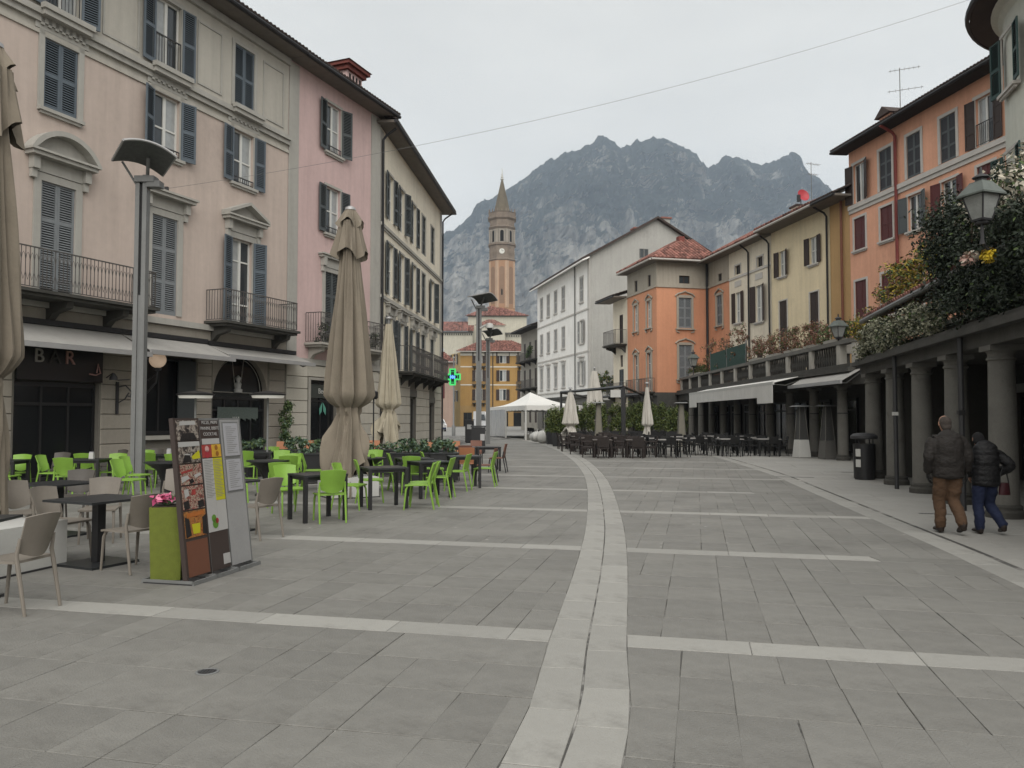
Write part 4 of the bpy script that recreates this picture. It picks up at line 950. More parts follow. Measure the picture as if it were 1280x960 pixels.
# grey balcony building far right of the street
F = building('grey_balcony_building', 'grey building with plant filled balconies beside the large white building', (3.6, 100.0), -13.5, 1)
ops = []
for a in (2.4, 5.2, 8.0):
    for z in (9.2, 5.6, 1.0): ops.append((a-.5, a+.5, z, z+2.4))
F.wall('wall', wall_mat('stone grey stucco', (.30, .285, .25)), .0, 10, 0, 13.2, ops); F.volume(M_GREYB, 0, 10, 13, 8)
for x0, x1, z0, z1 in ops: F.win((x0+x1)/2, z0, 1.0, 2.4, M_WHITEF, M_GLASS, 'closed', M_SH_BROWN, rows=2, leaf='panel')
for z in (9.1, 5.5): F.balcony(.8, 9.4, z, .9, 1.0, M_STONE_D, curl=False, brk=3)
eave(F, -.5, 10.5, 13.1, 1.3, 18, 5, M_TILE_D, mat('black timber soffit', (.03, .028, .027)), M_GUTTER_D)
# ---------------------------------------------------------------- yellow building
M_OCHY = wall_mat('golden ochre stucco', (.33, .205, .078)); M_OCHW = mat('white banding', (.55, .53, .47), .85, .05)
F = building('yellow_building', 'golden ochre apartment block with white bands and brown shutters at the end of the square', (-9.7, 150.0), 86, -1)
ops = []; colx = (3.5, 8.0, 12.0)
for a in colx:
    for z in (11.9, 8.5, 4.9): ops.append((a-.62, a+.62, z, z+2.05))
L = 14.4
F.wall('wall', M_OCHY, 0, L, 3.9, 14.0, ops); F.wall('ground_floor_wall', wall_mat('brown ground floor stucco', (.30, .2, .09)), 0, L, 0, 3.9, [(.6, 2.2, 0, 2.6), (3, 5, 0, 2.8), (6.5, 9, 0, 2.8), (10, 13, 0, 2.8)])
F.volume(M_OCHY, 0, L, 13.9, 11)
for a in colx:
    for z in (11.9, 8.5, 4.9):
        F.win(a, z, 1.24, 2.05, M_WHITEF, [M_GLASS, M_GLASSL], 'open', M_SH_BROWN, (M_OCHW, .1), None, 2, 'panel')
for z in (11.1, 7.7): F.strip('white_band', M_OCHW, .01, L-.01, z, z+.2, .05)
F.strip('cornice', M_OCHW, .01, L-.01, 13.3, 13.9, .12)
for a in (3.5, 12.0):
    for z in (11.3, 7.9, 4.4): F.balcony(a-1.2, a+1.2, z, .8, 1.0, M_STONE_D, curl=False)
for x, y in ((.6, 2.2), (3, 5), (6.5, 9), (10, 13)): shopfront(F, x+.02, y-.02, 0, 2.58, 2, M_BLACK, M_BARGL)
F.pipe(M_GUTTER_D, 6.1, 0, 13.8, .08, .12); eave(F, -.8, L+.6, 13.95, .9, 24, 6.2, M_TILE, M_SOFFIT, M_TRIMW, r0=5.0, r1=5.0, cw=.3)
bf = sub_begin(F); G = Sub(F, (-9.7, 150.0), -24, 1)
ops = [(a-.5, a+.5, z, z+2.05) for a in (2.2, 5.6) for z in (11.7, 8.3, 4.7)]
G.wall('side_facade', wall_mat('pale ochre stucco', (.42, .31, .16)), 0, 8.5, 0, 13.9, ops)
for x0, x1, z0, z1 in ops: G.win((x0+x1)/2, z0, 1.0, 2.05, M_WHITEF, M_GLASS, 'open', M_SH_BROWN, (M_OCHW, .1), None, 2, 'panel')
G.fix(bf)
# low house on the left of it, and brown house under it
F = building('low_tiled_house', 'low house with red tile roof and skylights left of the ochre block', (-16.5, 140.0), 86, -1)
F.wall('wall', wall_mat('rose grey stucco', (.30, .22, .18)), 0, 6.2, 0, 11.3, [(3.6, 4.7, 5.0, 8.0), (.8, 1.9, 5, 8)]); F.volume(M_GREYB, 0, 6.2, 11.2, 9)
for a in (1.35, 4.15): F.win(a, 5.0, 1.1, 3.0, M_WHITEF, M_GLASS, 'closed', M_SH_RED, rows=2, leaf='panel')
eave(F, -.5, 6.6, 11.3, .8, 26, 6.5, M_TILE, M_SOFFIT, M_TRIMW, r1=3, cw=.3)
for a, y in ((1.4, 3.2), (2.6, 2.0), (3.6, 3.6)):
    z = 11.45+.49*(y+.9); m = MB(); m.hexa([(a, y-.5, z-.2), (a+.9, y-.5, z-.2), (a+.9, y+.6, z+.35), (a, y+.6, z+.35), (a, y-.5, z), (a+.9, y-.5, z), (a+.9, y+.6, z+.55), (a, y+.6, z+.55)]); F.part('skylight', m, M_GLASSL)
# ---------------------------------------------------------------- church and bell tower
M_CH = wall_mat('pale church plaster', (.44, .42, .35)); M_TB = mat('rose brick tower', (.33, .20, .125), .9, .1, .4, .3, 6, streak=.08); M_TS = mat('dark carved tower stone', (.19, .155, .125), .9, .3, .6, .5, 4); M_SPIRE = mat('weathered spire slate', (.125, .108, .08), .9, .2, .5, .4, 5)
t = thing('church', 'pale church with red tile roofs rising behind the ochre block', 'church', (0, 0, 0))
m = MB(); m.b2(-16, 5.3, 290, 305, 0, 38.6); m.build('nave_wall', M_CH, t)
m = MB(); m.b2(-27.5, -14.2, 288, 300, 0, 32.4); m.build('aisle_wall', M_CH, t); m = MB(); m.b2(-12, 9.7, 284, 289.8, 0, 31.6); m.build('side_aisle_wall', M_CH, t)
m = MB(); tile_plane(m, (-28, 287, 32.8), (-13.8, 287, 32.8), (0, .8, .6), 6.5, cw=.5, rh=.9); tag(m.build('aisle_roof', M_TILE, t), kind='stuff')
m = MB(); tile_plane(m, (-17, 289, 38.6), (6.3, 289, 38.6), (0, .86, .5), 9, 9, 12, cw=.5, rh=.9); tag(m.build('nave_roof', M_TILE, t), kind='stuff')
m = MB(); m.b2(-12.4, -2.5, 276, 283.5, 0, 33.5); m.build('apse_wall', M_CH, t); m = MB(); tile_plane(m, (-13, 275.5, 33.5), (-2, 275.5, 33.5), (0, .86, .5), 5, 4.5, 4.5, cw=.5, rh=.9); tag(m.build('apse_roof', M_TILE, t), kind='stuff')
for nm, x0, x1, y, z, n in (('cornice_bracket', -27.2, -14.6, 287.9, 31.7, 17), ('cornice_bracket', -1.8, 9.2, 283.9, 30.7, 14)):
    for k in range(n): m = MB(); m.box((x0+(x1-x0)*k/(n-1), y, z), (.35, .5, .6)); m.build(nm, M_STONE_D, t)
for x0, x1, y, z in ((-28, -14, 287.6, 32.2), (-12.4, 10, 283.5, 31.4), (-16.5, 5.8, 289.6, 38.4)): m = MB(); m.b2(x0, x1, y, y+.5, z, z+.5); m.build('cornice', M_STONE, t)
t = thing('bell_tower', 'tall brick bell tower with clock, open belfry and pointed spire', 'bell tower', (-3.75, 300, 0)); BTW = t
ph = PI/8; c8 = math.cos(PI/8)
def oct_(m, prof): m.lathe([(r/c8, z) for r, z in prof], 8, ph=ph)
m = MB(); oct_(m, [(5.0, 0), (5.0, 41.5), (4.75, 42), (4.75, 60.2)]); m.build('shaft', M_TB, t)
for k in range(8):   # sunk arched panels, framed by proud corner ribs
    a = PI/4*k; ca, sa = math.cos(a), math.sin(a); mt = Matrix.Rotation(a+PI/2, 4, 'Z')
    m = MB(); m.T = mt; w = .95
    pts = [(-w, -4.78, 44), (w, -4.78, 44), (w, -4.78, 57)]+[(w*math.cos(q), -4.78, 57+w*math.sin(q)) for q in np.linspace(.2, PI-.2, 7)]+[(-w, -4.78, 57)]
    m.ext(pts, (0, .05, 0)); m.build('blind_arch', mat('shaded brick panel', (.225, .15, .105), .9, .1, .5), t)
    m = MB(); m.T = mt; m.b2(-1.95, -1.2, -4.85, -4.7, 42.5, 60); m.b2(1.2, 1.95, -4.85, -4.7, 42.5, 60); m.build('corner_rib', mat('pale brick rib', (.40, .29, .21), .9, .1, .5), t)
    m = MB(); m.T = mt; w = .62; pts = [(-w, -4.47, 67.4), (w, -4.47, 67.4), (w, -4.47, 71)]+[(w*math.cos(q), -4.47, 71+w*math.sin(q)) for q in np.linspace(.2, PI-.2, 7)]+[(-w, -4.47, 71)]
    m.ext(pts, (0, .1, 0)); m.build('belfry_opening', M_DARK, t)
    m = MB(); m.T = mt
    for x in (-1.75, -1.0, 1.0, 1.75): m.lathe([(.22, 67), (.22, 71.5)], 6, (x, -4.75, 0)); m.lathe([(.3, 71.5), (.34, 72)], 6, (x, -4.75, 0))
    m.build('belfry_column', mat('pale tower stone', (.32, .29, .25), .9, .1), t)
    m = MB(); m.T = mt; m.lathe([(.01, -.1), (.7, -.1), (.75, .0), (.5, .05)], 14); q = m.v; m2 = MB(); m2.T = mt
    for (x, r) in ((0, 1.0),): m2.ext([(x+r*math.cos(g), -4.8, 63.6+r*math.sin(g)) for g in np.linspace(0, 2*PI, 20)[:-1]], (0, .15, 0))
    m2.build('clock_face' if k % 2 == 0 else 'round_panel', mat('white clock enamel', (.6, .6, .56), .5) if k % 2 == 0 else M_TS, t)
    if k % 2 == 0:
        m = MB(); m.T = mt; m.b2(-.06, .06, -4.86, -4.82, 63.6, 64.3); m.b2(-.04, .75, -4.85, -4.815, 63.56, 63.68); m.build('clock_hands', M_BLACK, t)
    for dx in (-1.6, 0, 1.6): m = MB(); m.T = mt; m.taper((dx, -4.95, 78.4), (.5, .3), (.1, .1), 1.6); m.build('pinnacle', M_TS, t)
m = MB(); oct_(m, [(4.8, 60.2), (5.05, 60.7), (4.72, 61), (4.72, 65.9), (5.15, 66.2), (5.15, 66.7), (4.5, 67.0)]); m.build('clock_stage', M_TS, t)
m = MB(); oct_(m, [(4.4, 66.9), (4.4, 73.0)]); m.build('belfry_wall', mat('pale tower stone', (.32, .29, .25)), t)
m = MB(); oct_(m, [(4.5, 72.2), (5.0, 73.0), (4.6, 73.4), (4.6, 75.6), (5.3, 76.3), (5.3, 77.0), (5.0, 77.1), (5.0, 78.4), (5.2, 78.6), (3.5, 78.6)]); m.build('gallery', M_TS, t)
m = MB(); oct_(m, [(3.4, 77.5), (.35, 91.6)]); m.build('spire', M_SPIRE, t)
m = MB(); m.lathe([(.35, 91.5), (.8, 92.0), (.3, 92.4), (.6, 92.9), (.2, 93.3), (.35, 93.8), (.15, 94.2), (.12, 96)], 8); m.build('finial', mat('pale finial', (.5, .49, .45), .6), t, True)
m = MB(); m.T = Matrix.Rotation(0, 4, 'Z'); m.ext([(-.28, -4.84, 47.2), (.28, -4.84, 47.2), (.28, -4.84, 49), (0, -4.84, 49.7), (-.28, -4.84, 49)], (0, .06, 0)); m.build('slit_window', M_DARK, t)
# ---------------------------------------------------------------- arcades
def arcade(name, label, p, deg, n, sp, r, hz, depth, first=0):
    return building(name, label, p, deg, 1, 'arcade')
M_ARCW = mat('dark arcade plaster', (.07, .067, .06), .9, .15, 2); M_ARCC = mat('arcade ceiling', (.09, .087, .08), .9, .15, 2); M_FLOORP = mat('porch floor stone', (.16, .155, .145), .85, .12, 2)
def column(par, x, y, r, h, band=True, n=20):
    m = MB(); m.lathe([(r*1.02, .22), (r, h*.45), (r*.92, h-.25)], n, (x, y, 0), cap=False); o = m.build('column', M_STONE, par, True)
    m = MB(); m.lathe([(r*1.35, 0), (r*1.35, .1), (r*1.2, .14), (r*1.22, .19), (r*1.02, .225)], n, (x, y, 0), cap=False); m.build('base', M_STONE_D, o)
    m = MB(); m.lathe([(r*.93, h-.26), (r*1.04, h-.24), (r*1.04, h-.215), (r*.93, h-.2), (r*.94, h-.14), (r*1.1, h-.09)], n, (x, y, 0), cap=False); m.box((x, y, h-.046), (r*2.35, r*2.35, .09)); m.build('capital', M_STONE, o)
    if band: m = MB(); m.lathe([(r*1.03, h*.62), (r*1.03, h*.62+.04)], n, (x, y, 0), cap=False); m.build('iron_band', M_IRON, o)
# far arcade: columns at x = 12.8, y = 31 .. 60
F = building('long_arcade', 'long stone arcade with round columns and a balustraded terrace on top', (12.8, 31.0), 0, 1, 'arcade'); FA = F
for k in range(11): column(F.par, 2.9*k, 0, .2, 2.9)
m = MB(); F.bx(m, -1.6, 29.6, -.26, .26, 2.9, 3.35); F.part('entablature', m, M_STONE_D)
m = MB(); F.bx(m, -1.7, 29.65, -.3, .48, 3.352, 3.5); F.bx(m, -1.7, 29.65, -.3, .38, 3.502, 3.66); F.part('cornice', m, M_STONE_D)
m = MB(); F.bx(m, -4.5, 29.3, -6.5, -.32, 3.4, 3.58); F.part('terrace_floor', m, M_ARCC)
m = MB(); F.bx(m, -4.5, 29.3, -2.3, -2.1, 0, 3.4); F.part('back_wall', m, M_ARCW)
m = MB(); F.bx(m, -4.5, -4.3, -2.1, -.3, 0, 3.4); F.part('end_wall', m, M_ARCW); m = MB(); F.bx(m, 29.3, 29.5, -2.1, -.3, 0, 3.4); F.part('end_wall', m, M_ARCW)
for k in range(10):
    shopfront(F, 2.9*k+.4, 2.9*k+2.5, 0, 2.5, 2, M_BLACK, M_BARGL, 2.0, w=-2.0)
for k in range(12):
    x = 2.9*k-1.4 if k < 1 else 2.9*(k-1)
    m = MB(); F.bx(m, x-.15, x+.15, -.14, .14, 3.662, 4.46); F.part('balustrade_post', m, M_STONE_L)
m = MB(); F.bx(m, -1.6, 29.4, -.17, .17, 4.465, 4.62); F.part('balustrade_rail', m, M_STONE)
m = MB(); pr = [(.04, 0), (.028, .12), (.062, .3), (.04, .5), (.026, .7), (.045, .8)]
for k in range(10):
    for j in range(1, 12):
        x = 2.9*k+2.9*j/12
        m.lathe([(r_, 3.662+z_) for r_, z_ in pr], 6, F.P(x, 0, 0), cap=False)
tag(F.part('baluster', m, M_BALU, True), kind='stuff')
aw = awning(F, 3.4, 19.6, 3.5, 1.55, 3.17, M_AWN_W, M_WPLAST, val=.52, arms=4)
for x0, x1 in ((3.4, 5.6), (17.6, 19.6)):
    m = MB(); F.bx(m, x0, x1, 1.582, 1.594, 2.28, 2.56); m.build('valance_flap', M_AWN_W, aw)
awning(F, -2.2, 3.2, 3.46, .95, 2.98, M_AWN, M_ALU, arms=2)
# near arcade
NP = (8.15, 13.3)
F = building('near_arcade', 'near stone arcade with round granite columns under ivy and a tiled lean-to', NP, 11.6, 1, 'arcade'); NA = F
for k in range(-3, 5): column(F.par, 2.22*k, 0, .215, 2.85, False, 24)
m = MB(); F.bx(m, -9, 9.3, -.24, .24, 2.85, 3.08); F.part('entablature', m, M_STONE_D)
m = MB(); F.bx(m, -9, 9.5, -.3, .42, 3.082, 3.2); F.bx(m, -9, 9.45, -.3, .34, 3.202, 3.28); F.part('cornice', m, M_STONE_D)
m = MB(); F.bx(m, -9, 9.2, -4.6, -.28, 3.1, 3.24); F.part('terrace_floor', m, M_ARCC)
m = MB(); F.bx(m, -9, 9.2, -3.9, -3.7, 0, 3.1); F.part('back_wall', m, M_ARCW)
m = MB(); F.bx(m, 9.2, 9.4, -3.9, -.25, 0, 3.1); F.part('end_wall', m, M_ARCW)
m = MB(); F.bx(m, -8.9, 9.1, -3.69, -3.6, 2.32, 2.55); F.part('shop_fascia', m, mat('pale fascia', (.33, .33, .315), .8))
m = MB(); F.bx(m, .6, 1.5, -3.69, -3.55, 0, 2.3); F.part('yellow_pier', m, mat('pale yellow plaster', (.30, .27, .17), .9, .1))
for a in (-7.5, -5, -2.3, 2.0, 4.4, 6.8): shopfront(F, a, a+2.0, 0, 2.28, 2, M_BLACK, M_BARGL, w=-3.64)
m = MB()
for k in range(36): F.bx(m, -2.2, .4, -3.55+.006*(k % 2), -3.5, .1+k*.06, .1+k*.06+.05)
F.part('roller_shutter', m, mat('grey roller shutter', (.16, .16, .155), .6, .1))
m = MB(); F.bx(m, -9, 9.3, -.3, .02, 3.282, 3.46); F.part('parapet', m, M_STONE_D); m = MB(); F.bx(m, -9, 2.6, -.4, .12, 3.462, 3.55); F.part('parapet_coping', m, M_STONE)
F.pipe(M_IRON, .95, 0, 3.2, .05, .32); F.pipe(M_IRON, 5.35, 0, 3.1, .05, .32)
for a in (.95, 5.35): m = MB(); F.bx(m, a-.05, a+.05, .27, .385, 1.7, 1.78); F.part('pipe_clamp', m, M_WPLAST if a > 2 else M_BLACK)
# lean-to on the terrace: posts, gutter, tile slope
m = MB(); c_, s_ = math.cos(R(17)), math.sin(R(17))
tile_plane(m, F.P(-3, .1, 4.42), F.P(9.3, .1, 4.42), (0, -F.o*c_, s_), 3.6, cw=.2); o = F.part('lean_to_roof', m, M_TILE); tag(o, kind='stuff')
m = MB(); q = [F.P(-3, .1, 4.36), F.P(9.3, .1, 4.36), F.P(9.3, -3.4, 5.42), F.P(-3, -3.4, 5.42)]; m.ext(q, (0, 0, .04)); m.build('roof_deck', M_SOFFIT, F.par)
m = MB(); m.tube([F.P(-3, .17, 4.36), F.P(9.35, .17, 4.36)], .065, 8); F.part('lean_to_gutter', m, M_STEEL, True)
for a in (9.2, 6.2, 3.2, .2, -2.6): m = MB(); F.bx(m, a-.06, a+.06, -.06, .06, 3.47, 4.34); F.part('lean_to_post', m, M_IRON)
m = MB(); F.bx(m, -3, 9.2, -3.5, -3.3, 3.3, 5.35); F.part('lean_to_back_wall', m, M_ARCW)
# ================================================================ STREET FURNITURE
def lamp_post(label, x, y, H, rz, tilt=R(22)):
    t = thing('lamp_post', label, 'lamp post', (x, y, 0), rz)
    m = MB(); m.b2(-.13, -.035, -.09, .09, 0, H-.55); m.b2(.035, .13, -.09, .09, 0, H-.45); m.b2(-.034, .034, -.06, .06, 0, H*.58); m.build('post', M_STEEL, t)
    m = MB(); m.b2(-.03, .03, -.03, .03, H*.58, H-.5); m.build('post_slot', M_BLACK, t)
    m = MB(); m.b2(-.14, .3, -.14, .14, H-.62, H-.48); m.box((.28, 0, H-.66), (.3, .24, .14)); m.tube([(-.1, -.05, H-.7), (-.36, -.25, H-.2)], .028, 6); m.tube([(.1, 0, H-.5), (.25, -.3, H-.12)], .04, 6); m.build('head_bracket', M_STEEL, t)
    def A(u, v):
        p = Vector((.54*(2*u-1), .52*(2*v-1), .15*(1-(2*u-1)**2))); p = Matrix.Rotation(R(-13), 3, 'X') @ (Matrix.Rotation(tilt, 3, 'Z') @ p); return (p.x+.2, p.y-.4, p.z+H-.18)
    m = MB(); m.grid(A, 10, 2, .03); m.build('reflector_panel', mat('dark reflector mesh', (.10, .108, .104), .6, .25, 12, .5, 80), t)
    m = MB()
    for v in (0, 1): m.tube([A(i/10, v) for i in range(11)], .03, 6)
    m.tube([A(0, 0), A(0, 1)], .03, 6); m.tube([A(1, 0), A(1, 1)], .03, 6); m.build('panel_rim', M_ALU, t)
    return t
lamp_post('grey twin rail lamp post with curved reflector among the green chairs at left', -8.4, 18.0, 7.6, 0, R(38))
lamp_post('grey lamp post with curved reflector in the middle, carrying a camera dome', -1.62, 39.0, 7.6, 0, R(62))
lamp_post('farthest grey lamp post, seen small between the middle post and the tent', -1.5, 50.0, 7.1, 0, R(62))
t = thing('camera_dome', 'white surveillance dome on a short arm of the middle lamp post', 'security camera', (-1.55, 38.9, 6.0), 0)
m = MB(); m.tube([(0, 0, .0), (.2, -.05, .12), (.42, -.1, .2)], .05, 8); m.build('arm', M_WPLAST, t, True)
m = MB(); m.lathe([(.03, .26), (.16, .22), (.2, .1), (.2, 0)], 14, (.46, -.1, 0)); m.build('housing', M_WPLAST, t, True); m = MB(); m.lathe([(.13, 0), (.11, -.09), (.02, -.15)], 12, (.46, -.1, 0)); m.build('dome', M_BLACK, t, True)
t = thing('banner_pole', 'thin pale pole standing in the open square under the pharmacy cross', 'pole', (-5.24, 71.9, 0)); m = MB(); m.lathe([(.16, 0), (.16, .9), (.08, 1.0), (.07, 7)], 10); m.build('shaft', M_STEEL, t, True); m = MB(); m.lathe([(.09, 7.0), (.11, 7.06), (.02, 7.14)], 10); m.build('cap', M_ALU, t, True)
# litter bins
def bin_(label, x, y, rz, s=1.0):
    t = thing('litter_bin', label, 'litter bin', (x, y, 0), rz)
    m = MB(); m.lathe([(.27*s, .04), (.28*s, .95*s)], 20); m.build('body', M_BLACK, t, True); m = MB(); m.lathe([(.25*s, 0), (.25*s, .04)], 16); m.build('foot', M_IRON, t)
    m = MB(); m.lathe([(.33*s, 1.08*s), (.345*s, 1.1*s), (.34*s, 1.16*s), (.27*s, 1.22*s), (.1*s, 1.24*s)], 20); m.build('lid', M_IRON, t, True)
    m = MB()
    for k in range(4): m.tube([(.25*s*math.cos(k*PI/2), .25*s*math.sin(k*PI/2), .95*s), (.25*s*math.cos(k*PI/2), .25*s*math.sin(k*PI/2), 1.09*s)], .015, 5)
    m.build('lid_support', M_IRON, t)
    m = MB()
    for z in (.62, .34): m.hexa([(-.285*s, -.07, z), (-.285*s, .07, z), (-.292*s, .07, z), (-.292*s, -.07, z), (-.287*s, -.07, z+.2), (-.287*s, .07, z+.2), (-.294*s, .07, z+.2), (-.294*s, -.07, z+.2)])
    m.build('sticker', M_WPLAST, t)
bin_('black round litter bin with two white stickers by the granite columns', 9.42, 21.45, R(35))
def square_bin(label, x, y, w, h, scr):
    t = thing('information_box', label, 'bin', (x, y, 0)); m = MB(); m.b2(-w/2, w/2, -w/2, w/2, .05, h); m.build('body', M_BLACK, t); m = MB(); m.b2(-w/2-.03, w/2+.03, -w/2-.03, w/2+.03, h+.02, h+.08); m.build('lid', M_IRON, t); m = MB(); m.b2(*scr[:2], -w/2-.012, -w/2-.002, *scr[2:]); m.build('label_plate', M_ALU, t); m = MB(); m.b2(-w/2+.05, w/2-.05, -w/2+.05, w/2-.05, 0, .05); m.build('foot', M_IRON, t)
square_bin('small black bin with pale plate left of the middle lamp post', -2.78, 52.5, .55, 1.45, (-.15, .15, .9, 1.2)); square_bin('larger black bin with white label in front of the middle lamp post', -1.55, 37.0, .62, 1.2, (.1, .3, .6, .9))
# cars far off
M_VAN = mat('white car paint', (.6, .6, .6), .25, .02, spec=.5); M_NAVY = mat('navy car paint', (.02, .028, .06), .25, .02, spec=.5); M_TYRE = mat('tyre rubber', (.012, .012, .012), .85, 0)
def vehicle(name, label, cat, x, y, rz, L_, W_, prof, glass, paint, low=None):
    """prof: side outline (y along car, z); glass: outline of the side windows"""
    t = thing(name, label, cat, (x, y, 0), rz); m = MB(); n = len(prof)
    vs = []
    for sg in (-1, 1):
        for (a, z) in prof: k = W_/2*(1 if z < 1.0 else .86); vs.append((sg*k, a, z))
    m.add(vs, [tuple(range(n)), tuple(range(2*n-1, n-1, -1))]+[(i, i+n, (i+1) % n+n, (i+1) % n) for i in range(n)]); m.build('body', paint, t)
    for sg in (-1, 1): m = MB(); m.ext([(sg*(W_/2*.87+.03), a, z) for a, z in glass], (sg*.02, 0, 0)); m.build('side_window', M_GLASS, t)
    zt = max(z for a, z in glass); zb = min(z for a, z in glass); ymn = min(a for a, z in prof); ymx = max(a for a, z in prof)
    m = MB(); g0 = min(a for a, z in glass); fr_ = sorted(prof, key=lambda p: p[0])
    m.hexa([(-W_*.38, ymn-.02+.0, zb), (W_*.38, ymn-.02, zb), (W_*.38, ymn+.02, zb), (-W_*.38, ymn+.02, zb), (-W_*.34, g0-.05, zt), (W_*.34, g0-.05, zt), (W_*.34, g0+.02, zt), (-W_*.34, g0+.02, zt)]); m.build('windscreen', M_GLASS, t)
    for a in (ymn+.8, ymx-.8):
        for sg in (-1, 1):
            m = MB(); m.T = Matrix.Translation((sg*(W_/2-.1), a, .32)) @ Matrix.Rotation(PI/2, 4, 'Y'); m.lathe([(.2, -.1), (.32, -.09), (.32, .09), (.2, .1)], 16); w = m.build('wheel', M_TYRE, t); m = MB(); m.T = Matrix.Translation((sg*(W_/2-.02), a, .32)) @ Matrix.Rotation(PI/2, 4, 'Y'); m.lathe([(.19, -.03), (.19, .03)], 12); m.build('rim', M_ALU, w)
    for sg in (-1, 1): m = MB(); m.box((sg*W_*.36, ymn-.015, .68), (.3, .05, .16)); m.build('headlight', M_ALU, t)
    m = MB(); m.box((0, ymn-.03, .38), (W_*.9, .08, .22)); m.build('bumper', low or M_BLACK, t); m = MB(); m.box((0, ymn-.08, .45), (.5, .02, .11)); m.build('number_plate', M_WPLAST, t)
vehicle('parked_car', 'white topped dark blue car just beyond the cream corner building', 'car', -9.0, 97, R(12), 4, 1.7, [(-2, .25), (-2, .75), (-1.85, .85), (-.95, .98), (-.3, 1.42), (1.2, 1.45), (1.95, 1.0), (2, .3)], [(-.8, 1.0), (-.25, 1.34), (1.1, 1.36), (1.5, 1.0)], M_VAN, M_NAVY)
vehicle('parked_van', 'white van with dark windscreen behind the middle lamp post', 'van', -3.1, 101, R(25), 5, 2.0, [(-2.5, .3), (-2.5, 1.0), (-1.9, 1.2), (-1.2, 2.3), (2.5, 2.45), (2.5, .3)], [(-1.5, 1.3), (-1.1, 2.05), (.0, 2.05), (0, 1.3)], M_VAN)
# overhead cable
t = thing('overhead_cable', 'thin cable strung across the street high above the square', 'cable')
a, b = Vector(on(B1, -12.3, .1, 8.55)), Vector((15.75, 23.9, 15.0)); m = MB(); m.tube([a.lerp(b, i/30)-Vector((0, 0, .66*4*(i/30)*(1-i/30))) for i in range(31)], .005, 4); m.build('wire', mat('cable sheath', (.17, .17, .17), .6, 0), t)
for p in (a, b): m = MB(); m.box(tuple(p), (.1, .1, .1)); m.build('wire_anchor', M_IRON, t)
# street lanterns on the terrace
def lantern(label, p, s=1.0, post=1.2, rz=0):
    t = thing('lantern', label, 'lantern', p, rz); m = MB(); m.lathe([(.05*s, 0), (.03*s, .1), (.03*s, post)], 8); m.lathe([(.11*s, post), (.13*s, post+.03*s), (.08*s, post+.08*s)], 8); m.build('stem', M_IRON, t, True)
    z = post+.08*s; q = PI/4
    m = MB(); m.lathe([(.16*s, z), (.30*s, z+.46*s)], 4, ph=q, cap=False); m.build('glass', mat('frosted lantern glass', (.24, .25, .24), .25, .2, 6, spec=.5), t)
    m = MB()
    for k in range(4): a = q+k*PI/2; m.tube([(.16*s*math.cos(a), .16*s*math.sin(a), z), (.305*s*math.cos(a), .305*s*math.sin(a), z+.46*s)], .016*s, 5)
    m.lathe([(.165*s, z-.02*s), (.175*s, z+.02*s)], 4, ph=q); m.build('frame', M_IRON, t)
    m = MB(); m.lathe([(.40*s, z+.44*s), (.40*s, z+.47*s), (.2*s, z+.68*s), (.19*s, z+.7*s)], 4, ph=q); m.build('hood', mat('verdigris hood', (.10, .115, .105), .5, .2, 6), t); m = MB(); m.lathe([(.1*s, z+.7*s), (.09*s, z+.76*s), (.15*s, z+.78*s), (.13*s, z+.81*s), (.03*s, z+.86*s), (.02*s, z+.98*s)], 8); m.build('finial', M_IRON, t, True)
lantern('large old lantern hanging out in front of the dark ivy at right', on(NA, -1.62, .8, 4.24), .82, .3, R(20))
m = MB(); q_ = on(NA, .2, 1.0, 4.4); bpy_l = bpy.data.objects['lantern']; m.tube([(0, 0, .05), (.12, .02, -.06), (.55, .1, -.02)], .02, 6); m.build('wall_arm', M_IRON, bpy_l)
lantern('pale lantern on the balustrade near its right end, below the ochre wall', (12.9, 31.5, 4.62), .95, .12, R(20)); lantern('pale lantern on the balustrade beside the green screen', (12.85, 56.6, 4.3), 1.2, .9, R(10))
lantern('small wall lantern on the narrow cream house', on(FA, 38, 3.4, 6.2), 1.0, .1)
